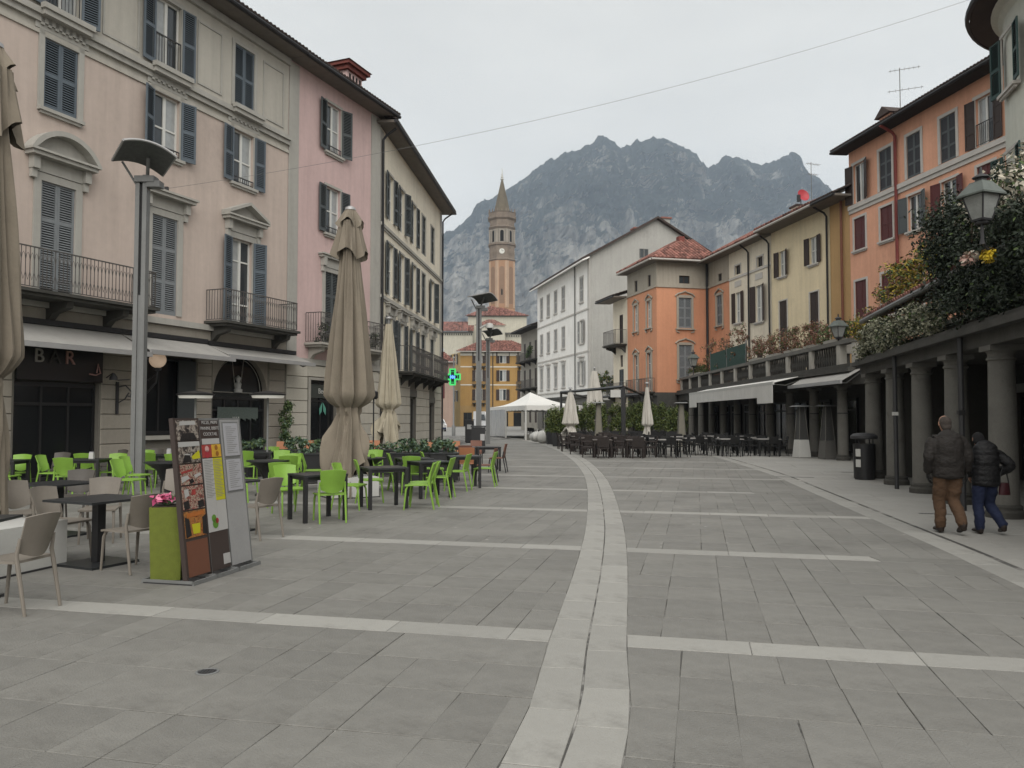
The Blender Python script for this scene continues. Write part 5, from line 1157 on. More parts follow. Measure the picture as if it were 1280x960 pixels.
# ---------------------------------------------------------------- parasols
def parasol(label, x, y, H, zb, r, mt, tie=.25, top=.12, rz=0, seed=1, base=None, flare=1.25, tiers=True):
    t = thing('closed_parasol', label, 'parasol', (x, y, 0), rz); rr = random.Random(seed)
    m = MB(); m.lathe([(.07, 0), (.06, H-.05)], 10); m.build('pole', M_STEEL, t, True)
    n = 56; K = 15; phs = [rr.uniform(0, 6.28) for _ in range(4)]
    zt = zb+(H-zb)*tie*.45
    def cloth(u, v):
        a = 2*PI*u; z = zb+(H-.25-zb)*v; q = (z-zb)/(H-.25-zb)
        tq = tie
        if q < tq-.02: base_r = r*(.50+.62*flare*((tq-.02-q)/tq)**.75)
        elif q < tq+.02: base_r = r*.50
        else: base_r = r*min(1, .55+.5*((q-tq-.02)/.05)**.6)*(1-.70*max(0, (q-tq-.06)/(1-tq-.06))**1.05)
        fold = .17*math.cos(8*a+phs[0]+.6*math.sin(3*q*PI+phs[1]))+.10*math.cos(13*a+phs[2]+2*q)+.06*math.cos(21*a+phs[3])
        if q < tq: fold = fold*1.2+.16*math.sin(3*a+9*q+phs[1])+.1*math.sin(5*a-14*q)
        if q < tq: fold -= .30*abs(math.sin(2.5*a+9*q+phs[3]))-.15; fold -= .16*abs(math.sin(4.5*a-11*q+phs[0]))-.08
        else: fold += .26*abs(math.cos(4*a+phs[0]+.5*q))-.15+.10*abs(math.sin(7.5*a+phs[2]))-.05
        sx_ = -.18*r*max(0, tq-q)/tq
        zz = z+(.16*math.sin(2*a+phs[2])+.14*math.sin(5*a)+.07*math.sin(9*a))*max(0, 1-q*5)*2.0
        R_ = base_r*(1+.85*fold*min(1, .4+2*(1-q)))
        return (R_*math.cos(a)+sx_, R_*math.sin(a), zz)
    m = MB(); m.grid(cloth, 96, 64, .0); m.build('canopy', mt, t, True)
    if tiers:
        for (z0, z1, r0, r1) in ((H-1.0, H-.28, .33, .2), (H-.34, H-.02, .25, .1)):
            def tier(u, v, z0=z0, z1=z1, r0=r0*r/.43, r1=r1):
                a = 2*PI*u; w = 1+.22*math.cos(8*a+phs[0])*(1-v)+.08*math.cos(17*a); z = z0+(z1-z0)*v+.12*math.cos(4*a+phs[2])*(1-v)
                q = r0+(r1-r0)*v; return (q*w*math.cos(a), q*w*math.sin(a), z)
            m = MB(); m.grid(tier, 64, 6); m.build('vent_flap', mt, t, True)
    m = MB(); m.lathe([(.12, H-.03), (.11, H+.02), (.03, H+.06)], 12); m.build('cap', M_ALU, t, True)
    m = MB(); m.lathe([(r*.72, zt+.0), (r*.78, zt+.05), (r*.72, zt+.1)], 24, cap=False)
    if base:
        m = MB(); m.b2(-base[0]/2, base[0]/2, -base[1]/2, base[1]/2, .02, base[2]); m.build('ballast_box', M_WPLAST, t); m = MB(); m.b2(-base[0]/2-.02, base[0]/2+.02, -base[1]/2-.02, base[1]/2+.02, 0, .02); m.build('base_plate', M_IRON, t)
    return t
parasol('huge taupe closed parasol standing among the green chairs', -3.45, 16.9, 6.1, .42, .43, M_CANVAS, seed=3, flare=.92, base=(1.0, 1.0, .42), rz=R(30))
parasol('taupe closed parasol cut off by the left edge of the picture', -5.86, 8.85, 5.85, .5, .36, M_CANVAS, seed=5, tie=.30, flare=.35, base=(1.5, .9, .5), rz=R(-15))
parasol('cream closed parasol against the cream corner building', -4.95, 32.0, 5.65, .75, .42, M_CANVAS_L, seed=8, rz=R(20), tiers=False)
parasol('off white closed parasol standing in the dark rattan tables', 3.25, 44.5, 3.3, .55, .42, M_CANVAS_W, seed=11, flare=.9, tiers=False); parasol('tall off white closed parasol behind the black pergola', 6.2, 60, 5.4, .8, .62, M_CANVAS_W, seed=12, flare=.5, tiers=False)
parasol('slim white closed parasol with pinched foot right of the pergola', 7.6, 45.0, 3.6, .35, .27, M_CANVAS_W, seed=13, flare=.45, tiers=False)
# ---------------------------------------------------------------- heaters
M_HOT = mat('lit heater lamp', (.6, .6, .56), .4, 0, emit=((1, .95, .85), .12))
def flat_heater(label, x, y, h, lit=True):
    t = thing('patio_heater', label, 'patio heater', (x, y, 0)); m = MB(); m.lathe([(.26, 0), (.26, .06), (.05, .1), (.028, .14), (.028, h)], 12); m.build('stand', M_STEEL, t, True)
    m = MB(); m.lathe([(.46, h+.02), (.47, h+.06), (.3, h+.1), (.05, h+.14)], 20); m.build('reflector', M_BLACK, t, True); m = MB(); m.lathe([(.40, h-.05), (.42, h+.018)], 20); m.build('lamp_ring', M_HOT if lit else M_BLACK, t, True)
flat_heater('patio heater with flat lit head, left of the menu boards', -8.15, 20.6, 2.2); flat_heater('patio heater with flat lit head in front of the arched doorway', -6.5, 21.3, 2.22)
t = thing('patio_heater', 'slim black patio heater between the two left parasols', 'patio heater', (-4.15, 24, 0)); m = MB(); m.lathe([(.2, 0), (.2, .05), (.022, .08), (.022, 2.25)], 10); m.build('stand', M_BLACK, t, True); m = MB(); m.lathe([(.1, 2.2), (.13, 2.24), (.13, 2.42), (.06, 2.46)], 12); m.build('head', M_BLACK, t, True)
def pyramid_heater(label, x, y, mt, rz=0, h=2.1, hood=True, pan=None):
    t = thing('pyramid_heater', label, 'patio heater', (x, y, 0), rz); m = MB(); m.taper((0, 0, .02), (.54, .54), (.42, .42), .72); m.build('cabinet', mt, t); m = MB()
    for sx in (-1, 1):
        for sy in (-1, 1): m.tube([(sx*.2, sy*.2, .74), (sx*.1, sy*.1, h)], .014, 5)
    m.build('frame', M_STONE, t); m = MB(); m.taper((0, 0, .75), (.36, .36), (.18, .18), h-.77); m.build('mesh_tower', pan or mat('dark heater mesh', (.05, .05, .048), .7, .2, 30), t)
    if hood: m = MB(); m.taper((0, 0, h), (.7, .7), (.5, .5), .05); m.build('hood', M_STEEL, t)
pyramid_heater('white and black pyramid heater between two arcade columns', 11.95, 33.1, M_WPLAST, R(10)); pyramid_heater('grey brown pyramid heater beside the last long arcade column', 12.55, 31.9, mat('grey brown cabinet', (.10, .097, .09), .7), R(10))
pm = mat('brown heater cover', (.17, .16, .13), .85, .12, 6)
pyramid_heater('covered pyramid heater near the white parasol and arcade', 9.4, 44.5, pm, 0, 2.45, True, pm); pyramid_heater('covered pyramid heater left of the black pergola post', 4.75, 44.0, pm, 0, 2.45, True, pm)
# ---------------------------------------------------------------- tent, pergola, sacks
M_TENT = mat('white tent canvas', (.66, .655, .63), .9, .05, 1.5); M_CLEAR = mat('milky tent sheet', (.38, .38, .38), .2, .15, 2, spec=.5)
t = thing('white_tent', 'white peaked marquee with clear side sheets in the middle of the square', 'tent', (1.0, 58.5, 0), 0)
N, Lc, Rc = Vector((0, 0, 0)), Vector((-3.0, 13.0, 0)), Vector((5.0, 2.6, 0)); Bc = Lc+Rc; ap = (N+Bc)/2+Vector((-.5, 0, 3.75))
m = MB(); E_ = 2.55
cs_ = [p+Vector((0, 0, E_)) for p in (N, Rc, Bc, Lc)]
for i in range(4):
    a, b = cs_[i], cs_[(i+1) % 4]
    def sl_(u, v, a=a, b=b): p = a.lerp(b, u).lerp(ap, v); p.z -= .5*math.sin(PI*v)*(1-.0)*.6; return tuple(p)
    m.grid(sl_, 10, 8)
m.build('roof', M_TENT, t, True)
m = MB()
for i in range(4):
    a, b = cs_[i], cs_[(i+1) % 4]
    m.grid(lambda u, v, a=a, b=b: (a.lerp(b, u).x, a.lerp(b, u).y, E_-.32*v-.06*v*abs(math.sin(u*12*PI))), 36, 1)
m.build('valance', M_TENT, t)
for p in (N, Rc, Bc, Lc, Lc*.5, Rc*.5): m = MB(); m.box((p.x, p.y, E_/2), (.14, .14, E_-.02)); m.build('post', M_WPLAST, t)
for a, b in ((N, Lc*.5), (Lc*.5, Lc)):
    m = MB(); m.grid(lambda u, v, a=a, b=b: (a.lerp(b, u).x-.05+.04*math.sin(u*22), a.lerp(b, u).y, .1+2.2*v), 14, 2)
    if a.y > 0: m.build('side_sheet', M_CLEAR, t)
m = MB(); m.b2(-.1, 2.8, .25, .7, 0, .42); m.build('floor_box', M_STONE, t)
def bistro_set(): pass
for i, (x, y) in enumerate(((1.62, 51.6), (1.98, 51.3))):
    o = thing('white_sack', ('bulging' if i else 'slumped')+' white sack lying on the paving before the tent', 'sack', (x, y, 0)); rr = random.Random(i)
    m = MB(); m.grid(lambda u, v: ((.42*math.sin(PI*(v*.9+.1))*(1+.16*math.sin(5*2*PI*u+i)+.1*math.sin(9*u*6.28)))*math.cos(2*PI*u), (.42*math.sin(PI*(v*.9+.1))*(1+.16*math.sin(5*2*PI*u+i)))*math.sin(2*PI*u), .42-.42*math.cos(PI*(v*.92+.08))*(1 if i else .8)), 26, 10); m.build('bag', M_WPLAST, o, True); m = MB(); m.lathe([(.1, .72), (.03, .8), (.1, .93)], 8); m.build('knot', M_WPLAST, o)
t = thing('pergola', 'black steel pergola frame above the rattan tables', 'pergola', (0, 0, 0))
pp = {'a': (3.55, 47.5), 'b': (6.05, 43.5), 'c': (9.4, 58.0)}
for k, (x, y) in pp.items():
    if k == 'b': m = MB(); m.b2(x-.11, x+.11, y-.11, y+.11, 0, 3.25); m.build('post', M_BLACK, t)
m = MB(); m.b2(9.35, 9.5, 57.9, 58.1, 0, 3.4); m.build('post', M_BLACK, t); m = MB(); m.b2(3.2, 3.35, 53.2, 53.4, 0, 3.4); m.build('post', M_BLACK, t)
for a, b in (((6.05, 43.5), (9.42, 58.0)), ((6.05, 43.5), (3.28, 53.3)), ((3.28, 53.3), (6.6, 67.6)), ((9.42, 58), (6.6, 67.6))):
    m = MB(); m.tube([(*a, 3.33), (*b, 3.33)], .09, 4); m.build('beam', M_BLACK, t)
m = MB(); m.b2(5.35, 5.9, 43.4, 43.44, 2.75, 3.15); m.build('white_notice', M_WPLAST, t)
t = thing('garden_screen', 'dark green mesh screen behind the balustrade', 'screen', (13.35, 45.5, 3.66), 0); m = MB(); m.b2(0, .04, 0, 8.3, 1.0, 2.25); m.build('screen_panel', mat('dark green netting', (.025, .06, .05), .8, .2, 10), t)
for y in (0, 4.1, 8.2): m = MB(); m.b2(-.01, .05, y, y+.08, 0, 2.4); m.build('screen_post', M_STEEL, t)
# ---------------------------------------------------------------- menu boards
def board_frame(t, w, h, mt):
    m = MB(); m.b2(-w/2-.025, -w/2, -.02, .03, .0, h+.02); m.b2(w/2, w/2+.025, -.02, .03, 0, h+.02); m.b2(-w/2, w/2, -.019, .029, h-.003, h+.018); m.build('frame', mt, t)
M_BRN = mat('dark brown print', (.05, .038, .034), .4, .05); M_TERR = mat('terracotta print', (.135, .058, .036), .4, .06); M_PAPER = mat('printed paper', (.34, .34, .36), .5, .03); M_YP = mat('acid yellow print', (.42, .40, .02), .45, .03); M_OP = mat('orange print', (.36, .12, .03), .45, .15, 20); M_RP = mat('red fruit print', (.28, .045, .04), .45, .3, 30); M_CRP = mat('cream print', (.40, .36, .29), .45, .25, 25); M_BK = mat('black print', (.02, .018, .018), .45, .3, 30); M_GP = mat('leaf green print', (.09, .20, .03), .45, .2, 20); M_WP = mat('white print', (.36, .355, .345), .45, .05)
def print_mat(name, cols, sc):
    m = bpy.data.materials.new(name); m.use_nodes = True; n = m.node_tree.nodes; L = m.node_tree.links; b = n['Principled BSDF']; b.inputs['Roughness'].default_value = .45
    co = n.new('ShaderNodeTexCoord'); t1 = n.new('ShaderNodeTexNoise'); t1.inputs['Scale'].default_value = sc; t1.inputs['Detail'].default_value = 5; t1.inputs['Roughness'].default_value = .6; t1.inputs['Distortion'].default_value = 1.2; L.new(co.outputs['Object'], t1.inputs['Vector'])
    cr = n.new('ShaderNodeValToRGB'); L.new(t1.outputs[0], cr.inputs[0]); e = cr.color_ramp.elements
    while len(e) < len(cols): e.new(.5)
    for i, c in enumerate(cols): e[i].position = .32+.36*i/(len(cols)-1); e[i].color = (*c, 1)
    L.new(cr.outputs[0], b.inputs['Base Color']); return m
PHM = [print_mat('food photo print', [(.015, .012, .012), (.09, .05, .03), (.38, .33, .26), (.22, .035, .03), (.05, .03, .02), (.45, .42, .36)], 26), print_mat('bar photo print', [(.012, .011, .011), (.03, .025, .024), (.16, .13, .11), (.35, .32, .28), (.06, .04, .03)], 22), print_mat('warm photo print', [(.02, .012, .01), (.26, .08, .02), (.35, .16, .04), (.09, .03, .02), (.4, .25, .1)], 18)]
def photo(t, x0, x1, z0, z1, kind, seed):
    pm = {'room': 1, 'dish': 1, 'bar': 0, 'orange': 2}[kind]; m = MB(); m.b2(x0, x1, -.027, -.022, z0, z1); m.build('photo_print', PHM[pm], t); f = MB(); q = -.029; f.k = 0
    w_, h_ = x1-x0, z1-z0
    def pl(k, pts): f.k = k; pl.n += 1; f.add([(x0+w_*a, q-.0004*pl.n, z0+h_*b) for a, b in pts], [tuple(range(len(pts)))])
    pl.n = 0
    if kind == 'room': pl(0, [(.12, .74), (.9, .78), (.86, .97), (.16, .95)]); pl(1, [(.1, 0), (.9, 0), (.78, .36), (.22, .36)])
    elif kind == 'dish': pl(0, [(0, .76), (1, .78), (1, 1), (0, 1)]); pl(2, [(.56, .28), (.95, .58), (.98, .18), (.62, .14)]); pl(1, [(.12, 0), (.56, .04), (.5, .34), (.26, .4)]); pl(0, [(.24, .38), (.52, .35), (.5, .41), (.27, .43)])
    elif kind == 'bar' and seed == 6: pl(3, [(.02, .55), (.55, .66), (.55, .76), (.03, .66)]); pl(0, [(.02, .12), (.4, .3), (.3, .46), (.0, .4)]); pl(0, [(.66, .3), (.95, .42), (.9, .55), (.6, .45)]); pl(1, [(.4, .02), (.6, .1), (.52, .3), (.36, .2)])
    elif kind == 'bar': pl(0, [(.1, .5), (.3, .6), (.28, .9), (.08, .85)]); pl(3, [(.4, .62), (.6, .6), (.62, .86), (.44, .84)]); pl(1, [(.05, 0), (.3, .05), (.25, .4), (0, .35)]); pl(1, [(.7, 0), (.98, .05), (.95, .36), (.66, .3)])
    else: pl(2, [(.35, .12), (.66, .12), (.7, .5), (.3, .5)]); pl(1, [(0, 0), (.26, .08), (.2, .7), (0, .8)]); pl(1, [(.78, .08), (1, 0), (1, .8), (.82, .7)]); pl(4, [(.1, .76), (.92, .8), (.9, .95), (.12, .93)])
    return f.build('photo_detail', [M_WP, M_BK, M_YP, M_RP, M_OP], t)
BD = math.atan2(.97, .24)   # the three boards stand in one line running away to the right
def board_at(d): return (-3.21+math.cos(BD)*d, 7.98+math.sin(BD)*d)
LEAN = R(7)
def menu_board(name, label, d, w, h, rz):
    p = board_at(d); t = thing(name, label, 'menu board', (p[0], p[1], .035)); t.rotation_euler = (-LEAN, 0, rz); return t
H_ = 1.60; rzb = BD
t = menu_board('menu_board', 'menu board with five food and bar photos over a terracotta foot, leftmost of three', .18, .33, H_, rzb)
board_frame(t, .36, H_, M_BRN); m = MB(); m.b2(-.18, .18, -.02, .02, 0.02, H_-.005); m.build('panel', M_BRN, t); m = MB(); m.b2(-.17, .17, -.024, -.021, .03, .38); m.build('terracotta_foot', M_TERR, t)
zz = [.40, .68, .93, 1.15, 1.38, 1.60]
for i, kd in enumerate(('orange', 'bar', 'bar', 'dish', 'room')): photo(t, -.172, .172, zz[i]+.012, zz[i+1]-.004, kd, i+4)
t = menu_board('menu_board', 'menu board with fruit photos and white and yellow price columns, middle of three', .56, .33, H_, rzb)
board_frame(t, .34, H_, M_STEEL); m = MB(); m.b2(-.17, .17, -.02, .02, .02, H_-.005); m.build('panel', M_BRN, t)
def flat(t, name, mt, x0, x1, z0, z1, y=-.024): m = MB(); m.b2(x0, x1, y, -.0205, z0, z1); return m.build(name, mt, t)
flat(t, 'white_column', M_WP, -.168, .0, .42, 1.19); flat(t, 'yellow_column', M_YP, .002, .168, .74, 1.19); flat(t, 'white_column', M_WP, .002, .168, .42, .738); flat(t, 'white_banner', M_WP, -.15, .15, 1.34, 1.40)
flat(t, 'fruit_photo', M_RP, -.165, -.002, 1.2, 1.335); flat(t, 'fruit_photo', mat('amber print', (.5, .3, .04), .45, .25, 12), .0, .165, 1.2, 1.335); flat(t, 'logo_card', M_WP, .04, .16, .06, .17)
m = MB(); m.k = 0
for (cx_, cz_, r_, k) in ((-.085, 1.29, .035, 0), (-.085, 1.235, .042, 1), (.08, 1.3, .028, 2), (.09, 1.235, .028, 2), (-.05, .5, .05, 3), (-.02, .53, .03, 1), (-.07, .56, .04, 3)):
    m.k = k; m.add([(cx_+r_*math.cos(a), -.0265, cz_+r_*math.sin(a)) for a in np.linspace(0, 2*PI, 11)[:-1]], [tuple(range(10))])
m.build('fruit_shapes', [mat('pale pink print', (.5, .3, .28), .5), mat('cherry print', (.3, .03, .04), .5), mat('caramel print', (.25, .1, .02), .5), M_GP], t)
m = MB()
for k in range(24):
    z = .78+k*.0168
    m.b2(-.155, -.155+.1+.03*((k*7) % 3), -.0255, -.0248, z, z+.005); m.b2(.015, .015+.1+.02*((k*5) % 3), -.0255, -.0248, z, z+.005)
tag(m.build('price_lines', mat('grey ink', (.2, .2, .19), .6), t), kind='stuff')
for i, s_ in enumerate(('PIZZE, PRIMI', 'PANINI, BIBITE', 'COCKTAIL')): text_mesh(s_, .05, M_WP, 'heading', t, (0, -.026, 1.57-i*.062), (R(90), 0, 0), .001)
t = menu_board('menu_board', 'plain grey metal stand with two white menu sheets, rightmost of three', .93, .33, H_, rzb)
m = MB(); m.b2(-.185, .185, -.02, .02, 0.02, H_); m.build('panel', M_ALU, t); board_frame(t, .37, H_, M_STEEL)
for z0, z1 in ((1.2, 1.56), (.82, 1.16)):
    flat(t, 'sheet_holder', M_STEEL, -.15, .15, z0-.015, z1+.015, -.028); flat(t, 'menu_sheet', M_PAPER, -.135, .135, z0, z1, -.033)
    m = MB()
    for k in range(14): m.b2(-.1, .1-.03*((k*3) % 4), -.0345, -.0335, z0+.03+k*.022, z0+.036+k*.022)
    tag(m.build('text_lines', mat('grey ink', (.2, .2, .19)), t), kind='stuff')
for i, (d0, d1) in enumerate(((-.04, .35), (.36, .74), (.75, 1.16))):
    a = board_at((d0+d1)/2); tt = thing('board_base', ('left', 'middle', 'right')[i]+' grey steel floor tray under the row of menu boards', 'stand base', (a[0]-.19, a[1]+.05, 0), BD); l = d1-d0
    m = MB(); m.b2(-l/2, l/2, -.28, .28, 0, .012); m.build('tray', M_IRON, tt); m = MB(); m.b2(-l/2, l/2, -.30, -.28, 0, .04); m.b2(-l/2, l/2, .28, .3, 0, .04); m.b2(-l/2, -l/2+.02, -.299, .279, .013, .04); m.b2(l/2-.02, l/2, -.299, .279, .013, .04); m.build('rim', M_STEEL, tt)
t = thing('lime_planter', 'tall lime green fibre planter with a pink flower beside the menu boards', 'planter', (-3.50, 8.22, .02), R(12))
m = MB(); m.taper((0, 0, 0), (.28, .28), (.32, .32), .73); m.build('pot', M_LIME, t); m = MB(); m.b2(-.14, .14, -.14, .14, .72, .74); m.build('soil', M_SOIL, t)
V, F_ = leaves(np.c_[rng.normal(0, .06, 60), rng.normal(0, .06, 60), .75+rng.random(60)*.09], np.tile((0, 0, 1.), (60, 1)), .03); foliage('leaf_tuft', V, F_, [leaf_mat('dark leaf', (.03, .06, .02), (.06, .11, .03))], t)
V, F_ = leaves(np.c_[.04+-.08+rng.normal(0, .04, 70), -.06+rng.normal(0, .03, 70), -.06+.84+rng.random(70)*.06], np.tile((0, -.5, 1.), (70, 1)), .035); foliage('flower', V, F_, [leaf_mat('pink petal', (.45, .06, .16), (.6, .2, .3))], t)
# ================================================================ CHAIRS AND TABLES
def chair(mt, back='curved', legs=None, cat='chair'):
    t = thing('cafe_chair', 'x', cat); lm = legs or mt
    m = MB(); m.grid(lambda u, v: (-.215+.43*u+(.02 if v > .5 else -.0)*(u-.5), -.21+.43*v, .452-.022*math.sin(PI*u)*math.sin(PI*min(1, v*1.1))-.018*max(0, v-.8)*5*.6), 6, 6, .022); m.build('seat', mt, t, True)
    m = MB()
    if back == 'curved': m.grid(lambda u, v: (-.205+.41*u-(u-.5)*.06*(1-v), -.205-.055*math.sin(PI*u)-.10*v+.01, .515+.30*v+(.02*math.sin(PI*u) if v > .9 else -.05*math.sin(PI*u)*(v < .1))), 8, 6, .016)
    else: m.grid(lambda u, v: (-.20+.40*u, -.20-.02*math.sin(PI*u)-.09*v, .46+.40*v), 6, 6, .022)
    m.build('backrest', mt, t, True)
    for sg in (-1, 1):
        m = MB(); m.tube([(sg*.205, -.30, 0), (sg*.205, -.225, .40), (sg*.203, -.205, .5), (sg*.195, -.232, .64)], [.014, .019, .018, .013], 8); m.build('leg', lm, t, True)
        m = MB(); m.tube([(sg*.205, .235, 0), (sg*.20, .20, .36), (sg*.19, .17, .425), (sg*.16, .10, .435)], [.013, .018, .018, .012], 8); m.build('leg', lm, t, True)
    return Proto(t)
def table(kind):
    t = thing('cafe_table', 'x', 'table')
    if kind == 'legs':
        m = MB(); m.b2(-.37, .37, -.35, .35, .715, .745); m.build('tabletop', M_BLACKT, t); m = MB(); m.b2(-.33, .33, -.31, .31, .66, .714); m.build('apron', M_BLACK, t)
        for x in (-.335, .335):
            for y in (-.315, .315): m = MB(); m.b2(x-.03, x+.03, y-.03, y+.03, 0, .714); m.build('leg', M_BLACK, t)
    elif kind == 'pedestal':
        m = MB(); m.b2(-.4, .4, -.4, .4, .715, .74); m.build('tabletop', M_BLACKT, t); m = MB(); m.b2(-.05, .05, -.05, .05, .03, .714); m.build('column', M_BLACK, t); m = MB(); m.b2(-.3, .3, -.3, .3, .0, .028); m.build('base_plate', M_BLACKT, t)
    elif kind == 'taper':
        m = MB(); m.lathe([(.44, .72), (.44, .745)], 24); m.build('tabletop', M_BLACKT, t, True); m = MB(); m.lathe([(.12, .06), (.10, .35), (.2, .58), (.40, .719)], 16); m.build('column', M_BLACK, t, True); m = MB(); m.lathe([(.26, 0), (.26, .03), (.12, .059)], 18); m.build('base', M_BLACK, t)
    elif kind == 'rattan':
        m = MB(); m.b2(-.40, .40, -.40, .40, .71, .74); m.build('tabletop', mat('brown grey tabletop', (.10, .088, .08), .5, .1, 4), t); m = MB(); m.b2(-.37, .37, -.37, .37, .55, .709); m.build('apron', M_RATTAN, t)
        for x in (-.34, .34):
            for y in (-.34, .34): m = MB(); m.b2(x-.035, x+.035, y-.035, y+.035, 0, .709); m.build('leg', M_RATTAN, t)
    elif kind == 'pale':
        m = MB(); m.b2(-.5, .5, -.4, .4, .71, .74); m.build('tabletop', mat('pale grey tabletop', (.27, .262, .25), .5, .1, 4), t)
        for x in (-.44, .44):
            for y in (-.34, .34): m = MB(); m.b2(x-.025, x+.025, y-.025, y+.025, 0, .709); m.build('leg', M_RATTAN_B, t)
    return Proto(t)
def rattan_chair(mt, thin=False):
    t = thing('rattan_chair', 'x', 'chair')
    m = MB(); m.b2(-.24, .24, -.23, .24, .38 if not thin else .43, .455); m.build('seat', mt, t)
    if thin:
        m = MB(); m.grid(lambda u, v: (-.20+.40*u, -.225-.03*math.sin(PI*u)-.07*v, .56+.28*v), 5, 3, .025); m.build('backrest', mt, t, True)
    else:
        m = MB(); m.grid(lambda u, v: (-.24+.48*u, -.24-.03*math.sin(PI*u)-.07*v, .458+.40*v), 5, 4, .035); m.build('backrest', mt, t, True)
    r = .016 if thin else .026
    for sg in (-1, 1):
        m = MB(); m.tube([(sg*.21, -.28 if thin else -.22, 0), (sg*.21, -.2, .42), (sg*.2, -.24, .62)], r, 6); m.build('leg', mt, t); m = MB(); m.tube([(sg*.215, .24 if thin else .21, 0), (sg*.21, .2, .42)], r, 6); m.build('leg', mt, t)
        m = MB(); m.tube([(sg*.235, -.22, .66), (sg*.245, .05, .66), (sg*.24, .2, .63), (sg*.225, .2, .43)], r, 6); m.build('armrest', mt, t)
    return Proto(t)
GC, TC, DC, OCH, RC = chair(M_GREEN), chair(M_TAUPE), chair(M_TAUPE_D), chair(M_ORANGE, 'flat', M_BLACK), chair(M_RUST, 'flat', M_BLACK)
TL, TP, TT = table('legs'), table('pedestal'), table('taper')
def ch(P, x, y, a, label, g): P.put((x, y, 0), R(a), label, g)
G1, G2, G3, G4 = 'lime green terrace chairs', 'taupe terrace chairs', 'orange and russet terrace chairs', 'black terrace tables'
for x, y, a, l in (
    (-4.30, 6.95, 81, 'taupe chair nearest the camera at the left edge, seen from behind'),
    (-4.14, 8.78, 58, 'taupe chair with its back to the lime planter and menu boards'),
    (-5.5, 10.75, 196, 'taupe chair on the far side of the pedestal table with the big floor plate'),
    (-5.28, 9.45, -104, 'taupe chair left of the pedestal table with the big floor plate'),
    (-6.2, 10.35, -108, 'taupe chair farthest left, facing right at the second pedestal table'),
    (-3.52, 11.1, 60, 'taupe chair standing alone just right of the grey menu stand'),
    (-5.4, 12.6, 172, 'taupe chair half hidden behind the left menu board')): ch(TC, x, y, a, l, G2)
for x, y, a, l in ((-6.75, 12.4, 190, 'dark taupe chair behind the second pedestal table'), (-10.6, 18.6, 175, 'dark taupe chair in front of the bar doors'), (-10.1, 20.3, 150, 'dark taupe chair against the ashlar wall behind the lamp post'), (-9.4, 20.9, 180, 'dark taupe chair below the side window of the bar')): ch(DC, x, y, a, l, G2)
for x, y, a, l in (
    (-2.91, 12.82, 24, 'lime chair seen from behind, tucked into the nearest black table'),
    (-3.8, 13.75, 215, 'lime chair facing the camera across the nearest black table'),
    (-4.3, 15.0, 8, 'lime chair turned away, behind the nearest black table on its left'),
    (-2.9, 14.5, -100, 'lime chair facing right between the two front black tables'),
    (-1.72, 14.6, 96, 'lime chair facing left at the right side of the second black table'), (-1.68, 15.05, 100, 'lime chair just behind the one at the right side of the second black table'),
    (-2.75, 15.7, -80, 'lime chair seen edge on behind the second black table'), (-3.5, 20.2, 178, 'lime chair facing the camera right of the huge parasol'),
    (-1.5, 16.5, 82, 'lime chair with long pale legs at the right side of the third black table'), (-2.55, 18.5, -85, 'lime chair seen edge on behind the third black table'),
    (-1.25, 18.2, 78, 'lime chair seen from its left side between third and fourth black tables'), (-.68, 19.3, 84, 'lime chair farthest right, at the fourth black table'),
    (-5.3, 15.8, -100, 'lime chair facing right just behind the grey menu stand'), (-6.6, 20.0, 8, 'lime chair seen from behind beyond the tapered table right of the menu boards'), (-6.75, 22.3, 180, 'small distant lime chair facing the camera before the arched doorway'),
    (-5.75, 19.9, 188, 'lime chair facing the camera behind the tapered table right of the menu boards'), (-4.9, 17.6, 15, 'lime chair turned away, left of the huge parasol'), (-4.55, 18.5, -80, 'lime chair seen edge on close to the left of the huge parasol'),
    (-7.5, 15.75, -98, 'lime chair facing right in front of the left lamp post'), (-7.95, 17.0, -95, 'lime chair half hidden by the left lamp post'),
    (-9.2, 16.7, 2, 'lime chair seen from behind in front of the bar, nearest of its cluster'), (-9.0, 18.1, 184, 'bright lime chair facing the camera at the table before the bar'), (-9.25, 20.0, 176, 'bright lime chair against the ashlar pier of the bar'), (-9.9, 18.7, 10, 'lime chair turned away, farthest of the cluster before the bar'),
    (-10.9, 17.6, 182, 'bright lime chair farthest left, facing the camera'), (-10.6, 16.8, -85, 'lime chair seen edge on beside the left parasol'),
    (-2.1, 17.35, -8, 'lime chair turned away at the table set back behind the third one'), (-2.85, 18.05, -92, 'lime chair at the left side of the table set back behind the third one'), (-1.85, 19.2, -84, 'lime chair at the left side of the fourth black table'), (-5.0, 18.0, 175, 'lime chair facing the camera behind the round table beside the huge parasol'),
    (-6.0, 17.3, -80, 'lime chair at the left of the round table right of the menu boards'), (-8.55, 19.0, 5, 'lime chair turned away at the table right of the left lamp post'), (-10.05, 17.6, -88, 'lime chair at the left side of the table before the bar'), (-3.9, 18.9, 190, 'lime chair half hidden behind the skirt of the huge parasol'),
    (-8.6, 20.4, 182, 'bright lime chair directly right of the left lamp post'), (-8.2, 21.2, 4, 'lime chair turned away under the side window'), (-7.7, 18.5, 2, 'lime chair seen from behind, left of the menu boards')): ch(GC, x, y, a, l, G1)
